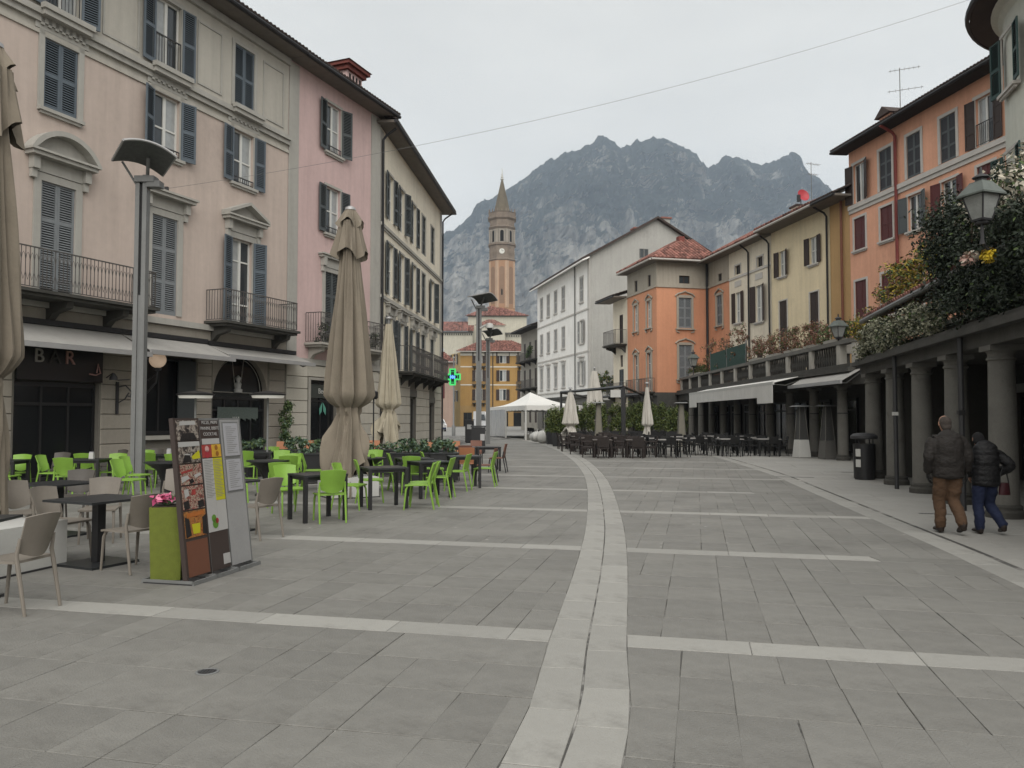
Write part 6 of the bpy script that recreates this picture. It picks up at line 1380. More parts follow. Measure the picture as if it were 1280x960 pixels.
for x, y, a, l in ((-1.22, 21.3, 8, 'tall backed orange chair behind the fourth black table'), (-1.95, 26.6, 178, 'orange chair facing the camera, right of centre in the far terrace row'), (-2.75, 25.6, 185, 'orange chair left of the far terrace row'), (-2.6, 27.0, 175, 'orange chair behind its twin at the left of the far terrace row'),
    (-7.0, 27.4, 165, 'orange chair against the pink house, leftmost of three'), (-6.6, 26.0, 180, 'orange chair against the pink house, nearest of three'), (-6.3, 28.2, 200, 'orange chair against the pink house, rightmost of three'), (-4.75, 27.5, 185, 'orange chair right of the huge parasol against the wall'), (-7.6, 26.3, 180, 'orange chair behind the planter by the arched doorway')): ch(OCH, x, y, a, l, G3)
for x, y, a, l in ((-.45, 24.2, 82, 'russet chair farthest right on the terrace, seen from its left side'), (-.68, 20.6, 80, 'russet chair directly behind the farthest right lime chair'), (-2.05, 24.2, 182, 'russet chair facing the camera at the long far table'), (-1.25, 27.4, 176, 'russet chair at the back, left of the bins'), (-1.35, 23.0, 5, 'russet chair with its back to the camera at the long far table')): ch(RC, x, y, a, l, G3)
for P, x, y, a, l in ((TP, -4.67, 9.1, -25, 'black pedestal table with the big floor plate at the front left'), (TP, -4.97, 7.15, 5, 'black pedestal table cut off by the left edge'), (TP, -6.35, 11.25, -20, 'black pedestal table in the second row at left'), (TP, -4.15, 11.65, -25, 'black pedestal table behind the menu boards'),
    (TL, -3.15, 13.02, 37, 'nearest four legged black table of the lime group'), (TL, -2.36, 14.77, 25, 'second four legged black table of the lime group'), (TL, -1.72, 16.75, 30, 'third four legged black table of the lime group'), (TL, -1.15, 19.1, 12, 'fourth four legged black table of the lime group'), (TL, -2.2, 18.0, 20, 'black table set back behind the third one'),
    (TL, -9.35, 17.7, 5, 'black table in front of the bar, among lime chairs'), (TL, -10.85, 17.15, 5, 'black table farthest left beside the parasol'), (TL, -8.5, 19.7, 5, 'black table right of the left lamp post'), (TL, -1.5, 24.9, 8, 'long far table top at the end of the terrace, left part'), (TL, -.75, 25.1, 8, 'long far table top at the end of the terrace, right part'), (TL, -2.2, 22.6, 8, 'black table before the far russet chairs'), (TL, -6.6, 27.0, 10, 'black table among the orange chairs by the pink house'), (TL, -6.7, 21.2, 10, 'black table below the patio heater at the arched doorway'),
    (TT, -5.2, 17.1, 0, 'round black table with tapered foot right of the menu boards'), (TT, -7.1, 16.5, 0, 'round black table with tapered foot left of the menu boards'), (TT, -3.3, 18.2, 0, 'round black table with tapered foot right of the huge parasol')): P.put((x, y, 0), R(a), l, G4)
def small(name, label, cat, p, build):
    t = thing(name, label, cat, p); build(t); return t
def napkin(t): m = MB(); m.taper((0, 0, 0), (.1, .07), (.09, .06), .13); m.build('holder', M_WPLAST, t); m = MB(); m.b2(-.04, .04, -.025, .025, .13, .15); m.build('napkin', M_PAPER, t)
small('napkin_box', 'white napkin box on the black table before the bar', 'napkin holder', (-9.3, 17.75, .745), napkin); small('napkin_box', 'white napkin box on the table right of the left lamp post', 'napkin holder', (-8.4, 19.65, .745), napkin)
# restaurant tables on the right: dark woven furniture
RCH, BCH = rattan_chair(M_RATTAN), rattan_chair(M_RATTAN_B, True); RT, PT = table('rattan'), table('pale'); rr = random.Random(4)
RN = ('first', 'second', 'third', 'fourth', 'fifth', 'sixth'); CN = ('leftmost', 'second', 'third', 'fourth', 'rightmost')
SD4 = (('near side', 0, -.62, 0), ('far side', 0, .62, 180), ('left side', -.62, 0, -90), ('right side', .62, 0, 90))
def cluster(T, Cc, rows_, where, g, tl, cl):
    for r_, (y, xs) in enumerate(rows_):
        for c_, x in enumerate(xs):
            w = f'{RN[r_]} row' + ('' if len(xs) == 1 else (' left' if c_ == 0 else ' right'))
            a = rr.uniform(-4, 4); T.put((x, y, 0), R(a), f'{tl} {where}, {w} from the front', g+' tables')
            for nm, dx, dy, ang in SD4: Cc.put((x+dx+rr.uniform(-.04, .04), y+dy+rr.uniform(-.05, .05), 0), R(ang+rr.uniform(-9, 9)), f'{cl} on {nm} of {w} table {where}', g+' chairs')
cluster(RT, RCH, ((33.3, (3.75, 5.1)), (36.2, (3.45, 4.85)), (39.2, (3.3, 4.8)), (42.3, (3.25, 4.9))), 'by the gutter', 'dark woven', 'brown woven table', 'brown woven chair')
cluster(PT, BCH, ((33.6, (6.55,)), (35.9, (6.4, 8.2)), (38.6, (6.4, 8.2))), 'before the pergola', 'black woven', 'pale topped table', 'black woven chair')
cluster(PT, BCH, ((34.6, (9.4, 11.0)), (37.2, (9.9, 11.4)), (40.0, (10.0, 11.5)), (43, (10.6,))), 'under white awning', 'arcade', 'pale topped table', 'slim black chair')
PT.put((2.2, 63.0, 0), R(40), 'pale topped table inside the white marquee', 'tent furniture')
for i, (x, y, a, l) in enumerate(((1.6, 62.2, -20, 'black woven chair at the left inside the white marquee'), (2.9, 62.6, 60, 'black woven chair at the right inside the white marquee'), (1.5, 63.9, 200, 'black woven chair at the back inside the white marquee'))): BCH.put((x, y, 0), R(a), l, 'tent furniture')
# ================================================================ PLANTS
L_IVY = leaf_mat('ivy leaf', (.010, .016, .009), (.032, .045, .028)); L_VAR = leaf_mat('variegated leaf', (.11, .115, .07), (.36, .355, .26)); L_YEL = leaf_mat('autumn yellow leaf', (.17, .13, .015), (.34, .26, .03)); L_GRN = leaf_mat('mid green leaf', (.035, .065, .018), (.09, .13, .04)); L_RED = leaf_mat('red brown leaf', (.10, .04, .028), (.26, .15, .10)); L_BAM = leaf_mat('bamboo leaf', (.04, .06, .014), (.115, .135, .036)); L_WFL = leaf_mat('white blossom', (.42, .38, .30), (.66, .62, .52)); L_SUC = leaf_mat('grey green leaf', (.045, .085, .05), (.15, .215, .15)); L_PNK = leaf_mat('pink bloom', (.5, .3, .25), (.6, .42, .36)); L_YFL = leaf_mat('yellow bloom', (.55, .38, .02), (.65, .5, .05))
M_BARK = mat('brown stems', (.07, .05, .035), .9, .2, 6)
def clumps(n, cs, r, sz, mats, wts, parent, name='foliage', flat=1.0, nrm=None):
    """leaf quads gathered in uneven clumps; cs: clump centres, r: clump radii"""
    cs = np.asarray(cs, float); r = np.asarray(r, float); k = rng.integers(0, len(cs), n); d = rng.normal(size=(n, 3)); d /= np.linalg.norm(d, axis=1)[:, None]
    q = rng.random(n)**(1/2.2); p = cs[k]+d*(r[k]*q)[:, None]*np.array((1, 1, flat))
    V, F_ = leaves(p, d+np.array((0, 0, .35)) if nrm is None else np.tile(nrm, (n, 1)), sz); mi = rng.choice(len(mats), n, p=np.array(wts)/sum(wts)); return foliage(name, V, F_, mats, parent, mi)
def stems(parent, segs, r=.015): 
    m = MB()
    for s_ in segs: m.tube(s_, [r*(1-.6*i/(len(s_)-1)) for i in range(len(s_))], 5)
    return m.build('stem', M_BARK, parent)
def nap(a, w, z): return tuple(on(NA, a, w, z))
# ivy over the near terrace
t = thing('ivy_mass', 'huge dark ivy hanging over the roof of the near arcade at the right edge', 'ivy'); cs, rs = [], []
for i in range(330):
    a = rng.uniform(-2.4, 2.45); top = 6.3 if a > 1.2 else 6.3; w = rng.uniform(-.6, .4)
    lim = 3.5+max(0, (a-1.2))*.3; hi = (4.9 if a < 1.0 else 5.7)
    z = rng.uniform(lim, hi); cs.append(nap(a, w+.1*math.sin(a*3), z)); rs.append(rng.uniform(.2, .48))
clumps(52000, cs, rs, .036, [L_IVY, L_GRN], (.95, .05), t)
stems(t, [[nap(a, -.2, 3.3), nap(a+.1, .1, 4.2), nap(a-.2, .2, 5.4)] for a in (-2, -.6, .8, 2.2, 3.0)], .03)
t = thing('white_flowering_climber', 'white blossoming climber above the ivy at the right edge', 'climbing plant'); cs = [nap(rng.uniform(-.9, 1.1), rng.uniform(-.7, .1), rng.uniform(4.75, 5.9)) for _ in range(60)]
cs = [c for c in cs]; clumps(5000, cs, [rng.uniform(.15, .4) for _ in cs], .045, [L_WFL, L_GRN, L_IVY], (.55, .2, .25), t); stems(t, [[nap(a, -.5, 4.0), nap(a+.2, -.5, 4.9), nap(a-.2, -.5, 5.7)] for a in (-.6, 0, .6)], .02)
t = thing('flower_bunch', 'yellow and pink flowers peeping out of the dark ivy below the lantern', 'flowers'); clumps(150, [nap(-1.44, .66, 4.1)], [.12], .04, [L_YFL], (1,), t, 'yellow_bloom'); clumps(150, [nap(-.75, .66, 4.22), nap(-.4, .64, 4.24)], [.12, .08], .04, [L_PNK, L_WFL], (.6, .4), t, 'pink_bloom')
# variegated hedge under the lean-to gutter
t = thing('variegated_hedge', 'cream variegated shrub spilling over the near arcade under the lean-to gutter', 'shrub'); cs, rs = [], []
for i in range(120):
    a = rng.uniform(2.2, 9.0); f = (a-2.2)/6.8; cs.append(nap(a, rng.uniform(.0, .38), rng.uniform(3.36, 4.02))); rs.append(rng.uniform(.12, .26))
clumps(20000, cs, rs, .036, [L_VAR, L_GRN, L_IVY], (.72, .1, .18), t); stems(t, [[nap(a, 0, 3.5), nap(a+.1, .2, 3.9), nap(a-.1, .4, 4.2)] for a in np.linspace(2.6, 8.6, 7)], .02)
# yellow climber on the lean-to roof
t = thing('yellow_climber', 'yellowing climber sprawling along the tiled lean-to below the salmon house', 'climbing plant'); cs, rs = [], []
for i in range(130):
    a = rng.uniform(3.0, 12.0); w = rng.uniform(-.8, -.05); base = 4.5+(-w)*.3; hi = (.95 if 4 < a < 8.2 else .55)
    if a > 9: base = 4.0-(a-9)*.1+.2
    cs.append(nap(a, w, base+rng.uniform(-.05, hi))); rs.append(rng.uniform(.14, .34))
clumps(16000, cs, rs, .04, [L_YEL, L_GRN, L_RED], (.42, .40, .18), t); stems(t, [[nap(a, -.9, 4.9), nap(a+.2, -.8, 5.4), nap(a, -.7, 5.9)] for a in np.linspace(4, 9, 7)], .018)
# planter boxes with reddish shrubs along the balustrade
for i, (y, n, L_) in enumerate(((32.6, 1300, L_GRN), (34.9, 1500, L_RED), (37.5, 1500, L_RED), (40.2, 1500, L_RED), (43.2, 1500, L_RED), (58.0, 900, L_GRN), (56.6, 900, L_GRN))):
    nmz = ('right end, near the ochre wall', 'second from the right end', 'third from the right end', 'in front of the yellow house', 'in front of the pale cream house', 'farthest along', 'next to the farthest')[i]
    t = thing('planter_box', 'stone planter, '+('red brown' if L_ is L_RED else 'green')+' shrub on the balustrade terrace, '+nmz, 'planter', (13.35, y, 3.66), 0, 'planters along the balustrade'); m = MB(); m.taper((0, 0, .55), (.5, 1.5), (.62, 1.7), .62); m.build('box', M_STONE_L, t); m = MB(); m.b2(-.2, .2, -.6, .6, 0, .55); m.build('stand', M_STONE_D, t)
    cs = [(rng.uniform(-.3, .3), rng.uniform(-1.25, 1.25), 1.25+rng.uniform(-.1, .9 if L_ is L_RED else .45)) for _ in range(26)]
    clumps(n, cs, [rng.uniform(.12, .36) for _ in cs], .05, [L_, L_GRN, L_RED], (.6, .25, .15), t); stems(t, [[(0, q, 1.1), (.05, q*1.15, 1.5), (-.05, q*1.3, 2.0)] for q in (-.9, -.5, -.1, .3, .7)], .012)
# bamboo screens in black boxes
bl = [(2.75, 49.6, 2.05), (2.95, 46.3, 2.15), (5.3, 50.5, 2.5), (7.0, 52, 2.5), (8.3, 52.5, 2.6), (9.5, 53.2, 2.5), (10.4, 51, 2.3), (4.2, 51.5, 2.6)]
nm = ('left of all, beside the white sacks', 'at the left end of the rattan tables', 'behind the left pyramid heater', 'behind the pergola post', 'left of the slim parasol', 'right of the slim parasol', 'nearest the arcade columns', 'behind the left white parasol')
for i, (x, y, h) in enumerate(bl):
    t = thing('bamboo_planter', 'bamboo in a black box, '+nm[i], 'potted bamboo', (x, y, 0), R(rng.uniform(-8, 8)), 'bamboo planters screening the restaurant tables'); m = MB(); m.taper((0, 0, 0), (1.2, .6), (1.3, .65), .78); m.build('box', M_BLACK, t)
    cs = [(rng.uniform(-.62, .62), rng.uniform(-.25, .25), rng.uniform(.85, h-.1)) for _ in range(46)]; clumps(5200, cs, [rng.uniform(.16, .32) for _ in cs], .06, [L_BAM, L_GRN], (.8, .2), t, flat=1.5)
    stems(t, [[(q, 0, .7), (q*1.05, .05, 1.6), (q*1.1, .02, h)] for q in np.linspace(-.5, .5, 8)], .012)
t = thing('terrace_hedge', 'dark hedge with autumn tinge on the raised terrace beside the white gable', 'hedge', (9.2, 74.0, 3.2)); cs = [(rng.uniform(-1.2, 1.7), rng.uniform(-.5, .5), rng.uniform(.8, 2.6)) for _ in range(60)]; clumps(4200, cs, [rng.uniform(.2, .45) for _ in cs], .08, [L_GRN, L_IVY, L_YEL], (.5, .35, .15), t); stems(t, [[(q, 0, 0), (q, 0, 2)] for q in (-.8, 0, .8, 1.4)], .03)
m = MB(); m.b2(-1.4, 2.0, -.9, .9, -3.2, .05); m.build('terrace_block', M_STONE_D, t); 
# planters of the left terrace
def trough(label, x, y, rz, L_, n, sz=.05, hh=.5, top=.35):
    t = thing('trough_planter', label, 'planter', (x, y, 0), R(rz), 'black troughs on the left terrace'); m = MB(); m.b2(-L_/2, L_/2, -.2, .2, .05, .72); m.build('trough', M_BLACK, t); m = MB(); m.b2(-L_/2-.03, L_/2+.03, -.23, .23, .722, .76); m.build('rim', M_BLACKT, t)
    for sx in (-1, 1): m = MB(); m.b2(sx*(L_/2-.1)-.03, sx*(L_/2-.1)+.03, -.15, .15, 0, .05); m.build('foot', M_IRON, t)
    cs = [(rng.uniform(-L_/2+.1, L_/2-.1), rng.uniform(-.15, .15), .8+rng.uniform(0, top)) for _ in range(int(10*L_)+4)]; clumps(n, cs, [rng.uniform(.06, .16) for _ in cs], sz, [L_SUC, L_GRN], (.75, .25), t)
trough('black trough with grey green rosettes, right of the cream parasol', -2.6, 20.6, 8, 1.0, 800, top=.25); trough('black trough with low plants between the parasols', -3.85, 22.6, 8, 1.3, 300, top=.08)
trough('black trough with leafy plants right of the farther lime chairs', -1.75, 20.6, 8, .7, 700, top=.2); trough('black trough with dark bushy plants at the arched doorway, left one', -7.3, 21.9, 12, 1.3, 900, top=.22); trough('black trough with dark bushy plants at the arched doorway, right one', -5.95, 22.6, 12, 1.1, 800, top=.25)
trough('black trough with pale top left of the huge parasol', -4.9, 20.2, 10, 1.2, 200, top=.05)
t = thing('potted_shrub', 'tall thin potted shrub on the right of the arched doorway', 'potted plant', tuple(on(B1, -7.05, .5, 0))); m = MB(); m.lathe([(.16, 0), (.22, .45), (.2, .45)], 14); m.build('pot', M_IRON, t, True); cs = [(rng.uniform(-.15, .15), rng.uniform(-.15, .15), rng.uniform(.5, 2.2)) for _ in range(24)]; clumps(1500, cs, [.18]*24, .045, [L_GRN, L_SUC], (.8, .2), t); stems(t, [[(0, 0, .4), (.03, 0, 1.3), (0, 0, 2.2)]], .02)
t = thing('palm_plant', 'small feathery palm beside the pier between window and arched door', 'potted plant', tuple(on(B1, -10.4, .5, 0))); m = MB(); m.lathe([(.16, 0), (.22, .5), (.2, .5)], 14); m.build('pot', M_IRON, t, True)
m = MB()
for k in range(14):
    a = 2*PI*k/14; pts = [(math.cos(a)*.45*u, math.sin(a)*.45*u, .5+.9*math.sin(u*1.9)+.1*(k % 3)) for u in (0, .25, .5, .75, 1)]
    m.tube(pts, .008, 4)
    for u in np.linspace(.3, 1, 8):
        c = Vector((math.cos(a)*.45*u, math.sin(a)*.45*u, .5+.9*math.sin(u*1.9)+.1*(k % 3))); s_ = Vector((-math.sin(a), math.cos(a), 0))*.12
        m.add([tuple(c), tuple(c+s_+Vector((0, 0, -.05))), tuple(c+Vector((0, 0, .03)))], [(0, 1, 2)]); m.add([tuple(c), tuple(c-s_+Vector((0, 0, -.05))), tuple(c+Vector((0, 0, .03)))], [(0, 1, 2)])
m.build('frond', mat('palm frond', (.06, .09, .035), .6), t)
t = thing('balcony_plants', 'dark trailing plants filling the balcony of the pink house', 'balcony plants'); cs = [tuple(on(B2, rng.uniform(-5.1, -.7), .4, 4.6+rng.uniform(0, .6))) for _ in range(30)]; clumps(2200, cs, [.2]*30, .045, [L_IVY, L_GRN], (.8, .2), t); stems(t, [[tuple(on(B2, a, .4, 4.5)), tuple(on(B2, a+.1, .45, 5.1))] for a in (-4.5, -3, -1.5)], .015)
t = thing('balcony_plants', 'plants on the balconies of the grey building at the end', 'balcony plants'); cs = [(2.1+.03*k, 103-1.0*k*.9, 9.6+rng.uniform(0, .6)) for k in range(8)]; clumps(700, [(c[0]-.1, c[1], c[2]) for c in cs], [.35]*8, .1, [L_GRN, L_IVY], (.5, .5), t); stems(t, [[(2.2, 103, 9.2), (2.2, 103, 9.9)]], .03)
t = thing('terrace_climber', 'red brown climber on wires above the balustrade below the orange house', 'climbing plant', (13.6, 52.5, 3.66)); cs = [(rng.uniform(-.3, .3), rng.uniform(-6, 3.5), rng.uniform(1.3, 3.3)) for _ in range(70)]; clumps(2600, cs, [rng.uniform(.12, .3) for _ in cs], .06, [L_RED, L_GRN], (.75, .25), t); stems(t, [[(0, q, 0), (.05, q+.3, 1.6), (0, q+.5, 3.0)] for q in np.linspace(-5, 3, 7)], .02)
# ================================================================ PEOPLE
def blob(name, parts, vox, mt, parent=None, smooth_it=6, rnd=.8):
    """lofted limbs fused into one continuous surface. parts: (points, radii (rx, ry) list, n)"""
    m = MB()
    for pts, rad in parts:
        pts = [Vector(p) for p in pts]; K = len(pts)
        # spline the chain
        P_, R_ = [], []
        for i in range(K-1):
            a, b, c, d = pts[max(i-1, 0)], pts[i], pts[i+1], pts[min(i+2, K-1)]; ra, rb = rad[i], rad[i+1]
            for j in range(5):
                u = j/5; P_.append(.5*((2*b)+(c-a)*u+(2*a-5*b+4*c-d)*u*u+(3*b-a-3*c+d)*u**3)); R_.append(((ra[0]*(1-u)+rb[0]*u), (ra[1]*(1-u)+rb[1]*u)))
        P_.append(pts[-1]); R_.append(rad[-1]); n = 18; vs, fs = [], []; M_ = len(P_); up = None
        # rounded ends
        d0 = (P_[1]-P_[0]).normalized(); d1 = (P_[-1]-P_[-2]).normalized(); e0 = min(R_[0])*rnd; e1 = min(R_[-1])*rnd
        P_ = [P_[0]-d0*e0, P_[0]-d0*e0*.6]+P_+[P_[-1]+d1*e1*.6, P_[-1]+d1*e1]; q1, q2 = (.15, .75) if rnd > .5 else (.8, .97); R_ = [(R_[0][0]*q1, R_[0][1]*q1), (R_[0][0]*q2, R_[0][1]*q2)]+R_+[(R_[-1][0]*q2, R_[-1][1]*q2), (R_[-1][0]*q1, R_[-1][1]*q1)]; M_ = len(P_)
        for i, p in enumerate(P_):
            d = (P_[min(i+1, M_-1)]-P_[max(i-1, 0)]).normalized(); ref = Vector((1, 0, 0)) if abs(d.x) < .85 else Vector((0, 0, 1))
            a = (ref-d*ref.dot(d)).normalized(); b = d.cross(a)
            for k in range(n): t = 2*PI*k/n; vs.append(tuple(p+a*(R_[i][0]*math.cos(t))+b*(R_[i][1]*math.sin(t))))
        for i in range(M_-1):
            for k in range(n): j = (k+1) % n; fs.append((i*n+k, i*n+j, (i+1)*n+j, (i+1)*n+k))
        fs += [tuple(range(n-1, -1, -1)), tuple((M_-1)*n+k for k in range(n))]; m.add(vs, fs)
    me = m.mesh(name, mt); o = bpy.data.objects.new(name, me); C.objects.link(o)
    r = o.modifiers.new('r', 'REMESH'); r.mode = 'VOXEL'; r.voxel_size = vox; s_ = o.modifiers.new('s', 'SMOOTH'); s_.iterations = smooth_it; s_.factor = .5
    dg = bpy.context.evaluated_depsgraph_get(); me2 = bpy.data.meshes.new_from_object(o.evaluated_get(dg)); me2.name = name
    bpy.data.objects.remove(o); me2.materials.clear(); me2.materials.append(mt); me2.polygons.foreach_set('use_smooth', [True]*len(me2.polygons)); me2.update()
    return me2
def wrinkle(me, amp, fx, seed, z0=-9, z1=9, bands=None):
    n = len(me.vertices); co = np.empty(n*3, np.float32); me.vertices.foreach_get('co', co); nm = np.empty(n*3, np.float32); me.vertices.foreach_get('normal', nm); co = co.reshape(-1, 3); nm = nm.reshape(-1, 3)
    d = np.array([mnoise.noise(Vector((p[0]*fx+seed, p[1]*fx, p[2]*fx*1.6)))*amp for p in co])
    if bands: d += np.abs(np.sin(co[:, 2]*PI/bands[0]))**.6*bands[1]
    co += nm*d[:, None]; me.vertices.foreach_set('co', co.ravel().astype(np.float32)); me.update()
SKIN = mat('skin', (.34, .19, .13), .6, .05, 20)
def hand_parts(w, d, s=1.0, side=1):
    """palm with four unequal curled fingers and a thumb hanging along d from the wrist w"""
    w = Vector(w); d = Vector(d).normalized(); x = Vector((0, 1, 0)); x = (x-d*x.dot(d)).normalized(); y = d.cross(x)*side; o = [([w, w+d*.05*s, w+d*.09*s], [(.022*s, .03*s), (.016*s, .04*s), (.014*s, .04*s)])]
    for k, (off, l) in enumerate(((-.03, .07), (-.01, .08), (.01, .076), (.03, .06))):
        b = w+d*.09*s+x*off*s; o.append(([b, b+d*l*.45*s+y*.012*s, b+d*l*.8*s+y*.035*s, b+d*l*.9*s+y*.055*s], [(.0095*s,)*2, (.009*s,)*2, (.0085*s,)*2, (.0075*s,)*2]))
    b = w+d*.03*s-x*.035*s; o.append(([b, b+d*.03*s-x*.022*s+y*.012*s, b+d*.06*s-x*.022*s+y*.025*s], [(.012*s,)*2, (.011*s,)*2, (.009*s,)*2])); return o
def person(label, x, y, rz, H, female):
    t = thing('person', label, 'person', (x, y, 0), rz); k = H/1.70; V3 = lambda *p: Vector(p)*k
    r2 = lambda a, b=None: (a*k, (b or a)*k)
    if not female:   # walking away: left foot planted, right heel lifting behind
        hipL, hipR = V3(-.09, .0, .86), V3(.09, .0, .86); kneeL, kneeR = V3(-.095, .10, .46), V3(.075, .03, .47); ankL, ankR = V3(-.085, .11, .085), V3(.10, -.20, .15)
        toeL, toeR = V3(-.085, .27, .05), V3(.115, -.06, .055); shL, shR = V3(-.2, .02, 1.37), V3(.2, .02, 1.37); elL, elR = V3(-.262, -.03, 1.09), V3(.26, -.02, 1.10); wrL, wrR = V3(-.245, .08, .87), V3(.265, .06, .87)
        neck, head = V3(0, .05, 1.44), V3(-.0, .09, 1.575); tw = .19
    else:
        hipL, hipR = V3(-.09, .0, .85), V3(.09, .0, .85); kneeL, kneeR = V3(-.10, .05, .46), V3(.10, .11, .47); ankL, ankR = V3(-.095, .02, .085), V3(.19, -.12, .14)
        toeL, toeR = V3(-.105, .18, .05), V3(.23, .03, .06); shL, shR = V3(-.185, .04, 1.32), V3(.19, .04, 1.32); elL, elR = V3(-.25, .04, 1.07), V3(.36, -.05, 1.10); wrL, wrR = V3(-.16, .20, .93), V3(.21, .13, .93)
        neck, head = V3(0, .10, 1.40), V3(-.03, .155, 1.52); tw = .18
    torso = [V3(0, 0, .84), V3(0, -.01, .98), V3(0, -.015, 1.12), V3(0, -.01, 1.28), V3(0, .02, 1.39), neck]
    legs = []
    for h_, kn, an, to in ((hipL, kneeL, ankL, toeL), (hipR, kneeR, ankR, toeR)):
        legs.append(([h_, (h_+kn)/2+V3(0, .01, 0), kn, (kn+an)/2+V3(0, -.02, 0), an], [r2(.085, .095), r2(.078, .08), r2(.056, .06), r2(.052, .056), r2(.036, .04)]))
    arms = [([s_+V3(-.04 if s_.x > 0 else .04, 0, -.06), (s_+e_)/2, e_, (e_+w_)/2, w_], [r2(.045), r2(.045), r2(.04), r2(.034), r2(.026)]) for s_, e_, w_ in ((shL, elL, wrL), (shR, elR, wrR))]
    up = Vector((0, .25, 1)).normalized()
    heads = [([head-up*.085*k, head-up*.02*k, head+up*.06*k], [r2(.058, .07), r2(.074, .094), r2(.068, .086)]), ([neck-V3(0, .01, .03), (neck+head)/2, head-up*.05*k], [r2(.062), r2(.052), r2(.05)]), ([head+V3(0, .095, -.01), head+V3(0, .118, -.035)], [r2(.012), r2(.016)]), ([head+V3(-.03, .082, -.065), head+V3(.03, .082, -.065)], [r2(.012, .01)]*2), ([head+V3(-.032, .088, .012), head+V3(.032, .088, .012)], [r2(.014)]*2)]
    for sg in (-1, 1): heads.append(([head+V3(sg*.074, .0, .02), head+V3(sg*.08, -.008, -.03)], [r2(.014, .022), r2(.01, .014)]))
    hands = hand_parts(wrL, (wrL-elL).normalized()*.6+Vector((0, 0, -.6)), k, 1)+hand_parts(wrR, (wrR-elR).normalized()*.6+Vector((0, 0, -.6)), k, -1)
    feet = [([an+V3(0, -.03, -.03), (an+to)/2+V3(0, 0, -.015), to], [r2(.036, .04), r2(.04, .03), r2(.036, .02)]) for an, to in ((ankL, toeL), (ankR, toeR))]
    body = blob('body', [(torso, [r2(.12, .08), r2(.125, .085), r2(.13, .09), r2(.14, .09), r2(.10, .07), r2(.055)])]+legs+arms+heads+hands+feet, .0075, SKIN, smooth_it=3)
    link('body', body, t)
    # trousers
    tm = mat('brown corduroy trousers', (.082, .048, .028), .9, .15, 8, .5, 90) if not female else mat('blue denim', (.013, .019, .047), .85, .2, 8, .5, 90)
    tp = [([h_+V3(0, -.015, .05), (h_+kn)/2, kn, (kn+an)/2+V3(0, -.025, .0), an+V3(0, -.005, .015)], [r2(.105, .115), r2(.10, .102), r2(.082, .086), r2(.076, .082), r2(.07, .078)]) for h_, kn, an in ((hipL, kneeL, ankL), (hipR, kneeR, ankR))]
    tp.append(([V3(-.08, -.02, .9), V3(.08, -.02, .9)], [r2(.11, .115)]*2)); me = blob('trousers', tp, .010, tm, smooth_it=3); wrinkle(me, .010*k, 9, 3.1); wrinkle(me, .006*k, 24, 7.7); link('trousers', me, t)
    # jacket
    jm = mat('dark taupe padded jacket', (.019, .0165, .015), .75, .15, 6, .5, 60) if not female else mat('black padded coat', (.007, .007, .008), .6, .15, 6, .5, 60)
    lo = .78 if not female else .76
    jp = [([V3(0, -.01, lo+.06), V3(0, -.02, .98), V3(0, -.03, 1.14), V3(0, -.025, 1.28), V3(0, .0, 1.385), neck-V3(0, .005, .02)], [r2(.212 if not female else .206, .158), r2(.204 if not female else .198, .155), r2(tw+.008, .152), r2(tw+.012, .148), r2(.172, .12), r2(.08, .082)])]
    jp += [([s_+V3(-.10 if s_.x > 0 else .10, -.01, -.01), s_+V3(-.012 if s_.x > 0 else .012, -.005, -.04), (s_+e_)/2, e_, (e_+w_)/2, w_+V3(0, 0, .01)], [r2(.06, .08), r2(.08, .088), r2(.084), r2(.076), r2(.068), r2(.054)]) for s_, e_, w_ in ((shL, elL, wrL), (shR, elR, wrR))]
    me = blob('jacket', jp, .010, jm, smooth_it=8, rnd=.3); wrinkle(me, .012*k, 7, 1.3, bands=(.085*k, .008*k) if female else None); wrinkle(me, .006*k, 22, 5.5); link('jacket', me, t)
    # shoes
    bm = mat('dark leather boots', (.022, .016, .013), .5, .2, 10)
    for an, to in ((ankL, toeL), (ankR, toeR)):
        me = blob('shoe', [([an+V3(0, -.01, .05), an+V3(0, -.02, -.02)], [r2(.05, .058)]*2), ([an+V3(0, -.04, -.045), (an+to)/2+V3(0, 0, -.012), to+V3(0, .01, -.005)], [r2(.042, .036), r2(.05, .038), r2(.044, .028)])], .008, bm, smooth_it=2); link('shoe', me, t)
    if not female:
        gm = mat('black glove', (.012, .012, .012), .7, .1, 10)
        for wr, el, sd in ((wrL, elL, 1), (wrR, elR, -1)):
            gp_ = [(p_, [(a_*1.16, b_*1.16) for a_, b_ in r_]) for p_, r_ in hand_parts(wr, (wr-el).normalized()*.6+Vector((0, 0, -.6)), k, sd)]; link('glove', blob('glove', gp_, .006, gm, smooth_it=2), t)
        me = blob('hair', [([head+up*.0+V3(0, -.03, 0), head+up*.045*k+V3(0, -.018, 0)], [r2(.084, .090), r2(.076, .088)]), ([head-up*.07*k+V3(0, -.05, 0), head+V3(0, -.035, 0)], [r2(.066, .05), r2(.08, .065)])], .007, mat('grey brown cropped hair', (.06, .05, .044), .9, .3, 40, .8, 160), smooth_it=3); link('hair', me, t)
        me = blob('collar', [([neck+V3(-.055, -.015, -.02), neck+V3(0, -.065, -.005), neck+V3(.055, -.015, -.02)], [r2(.03, .035)]*3)], .008, jm, smooth_it=3); link('collar', me, t)
    else:
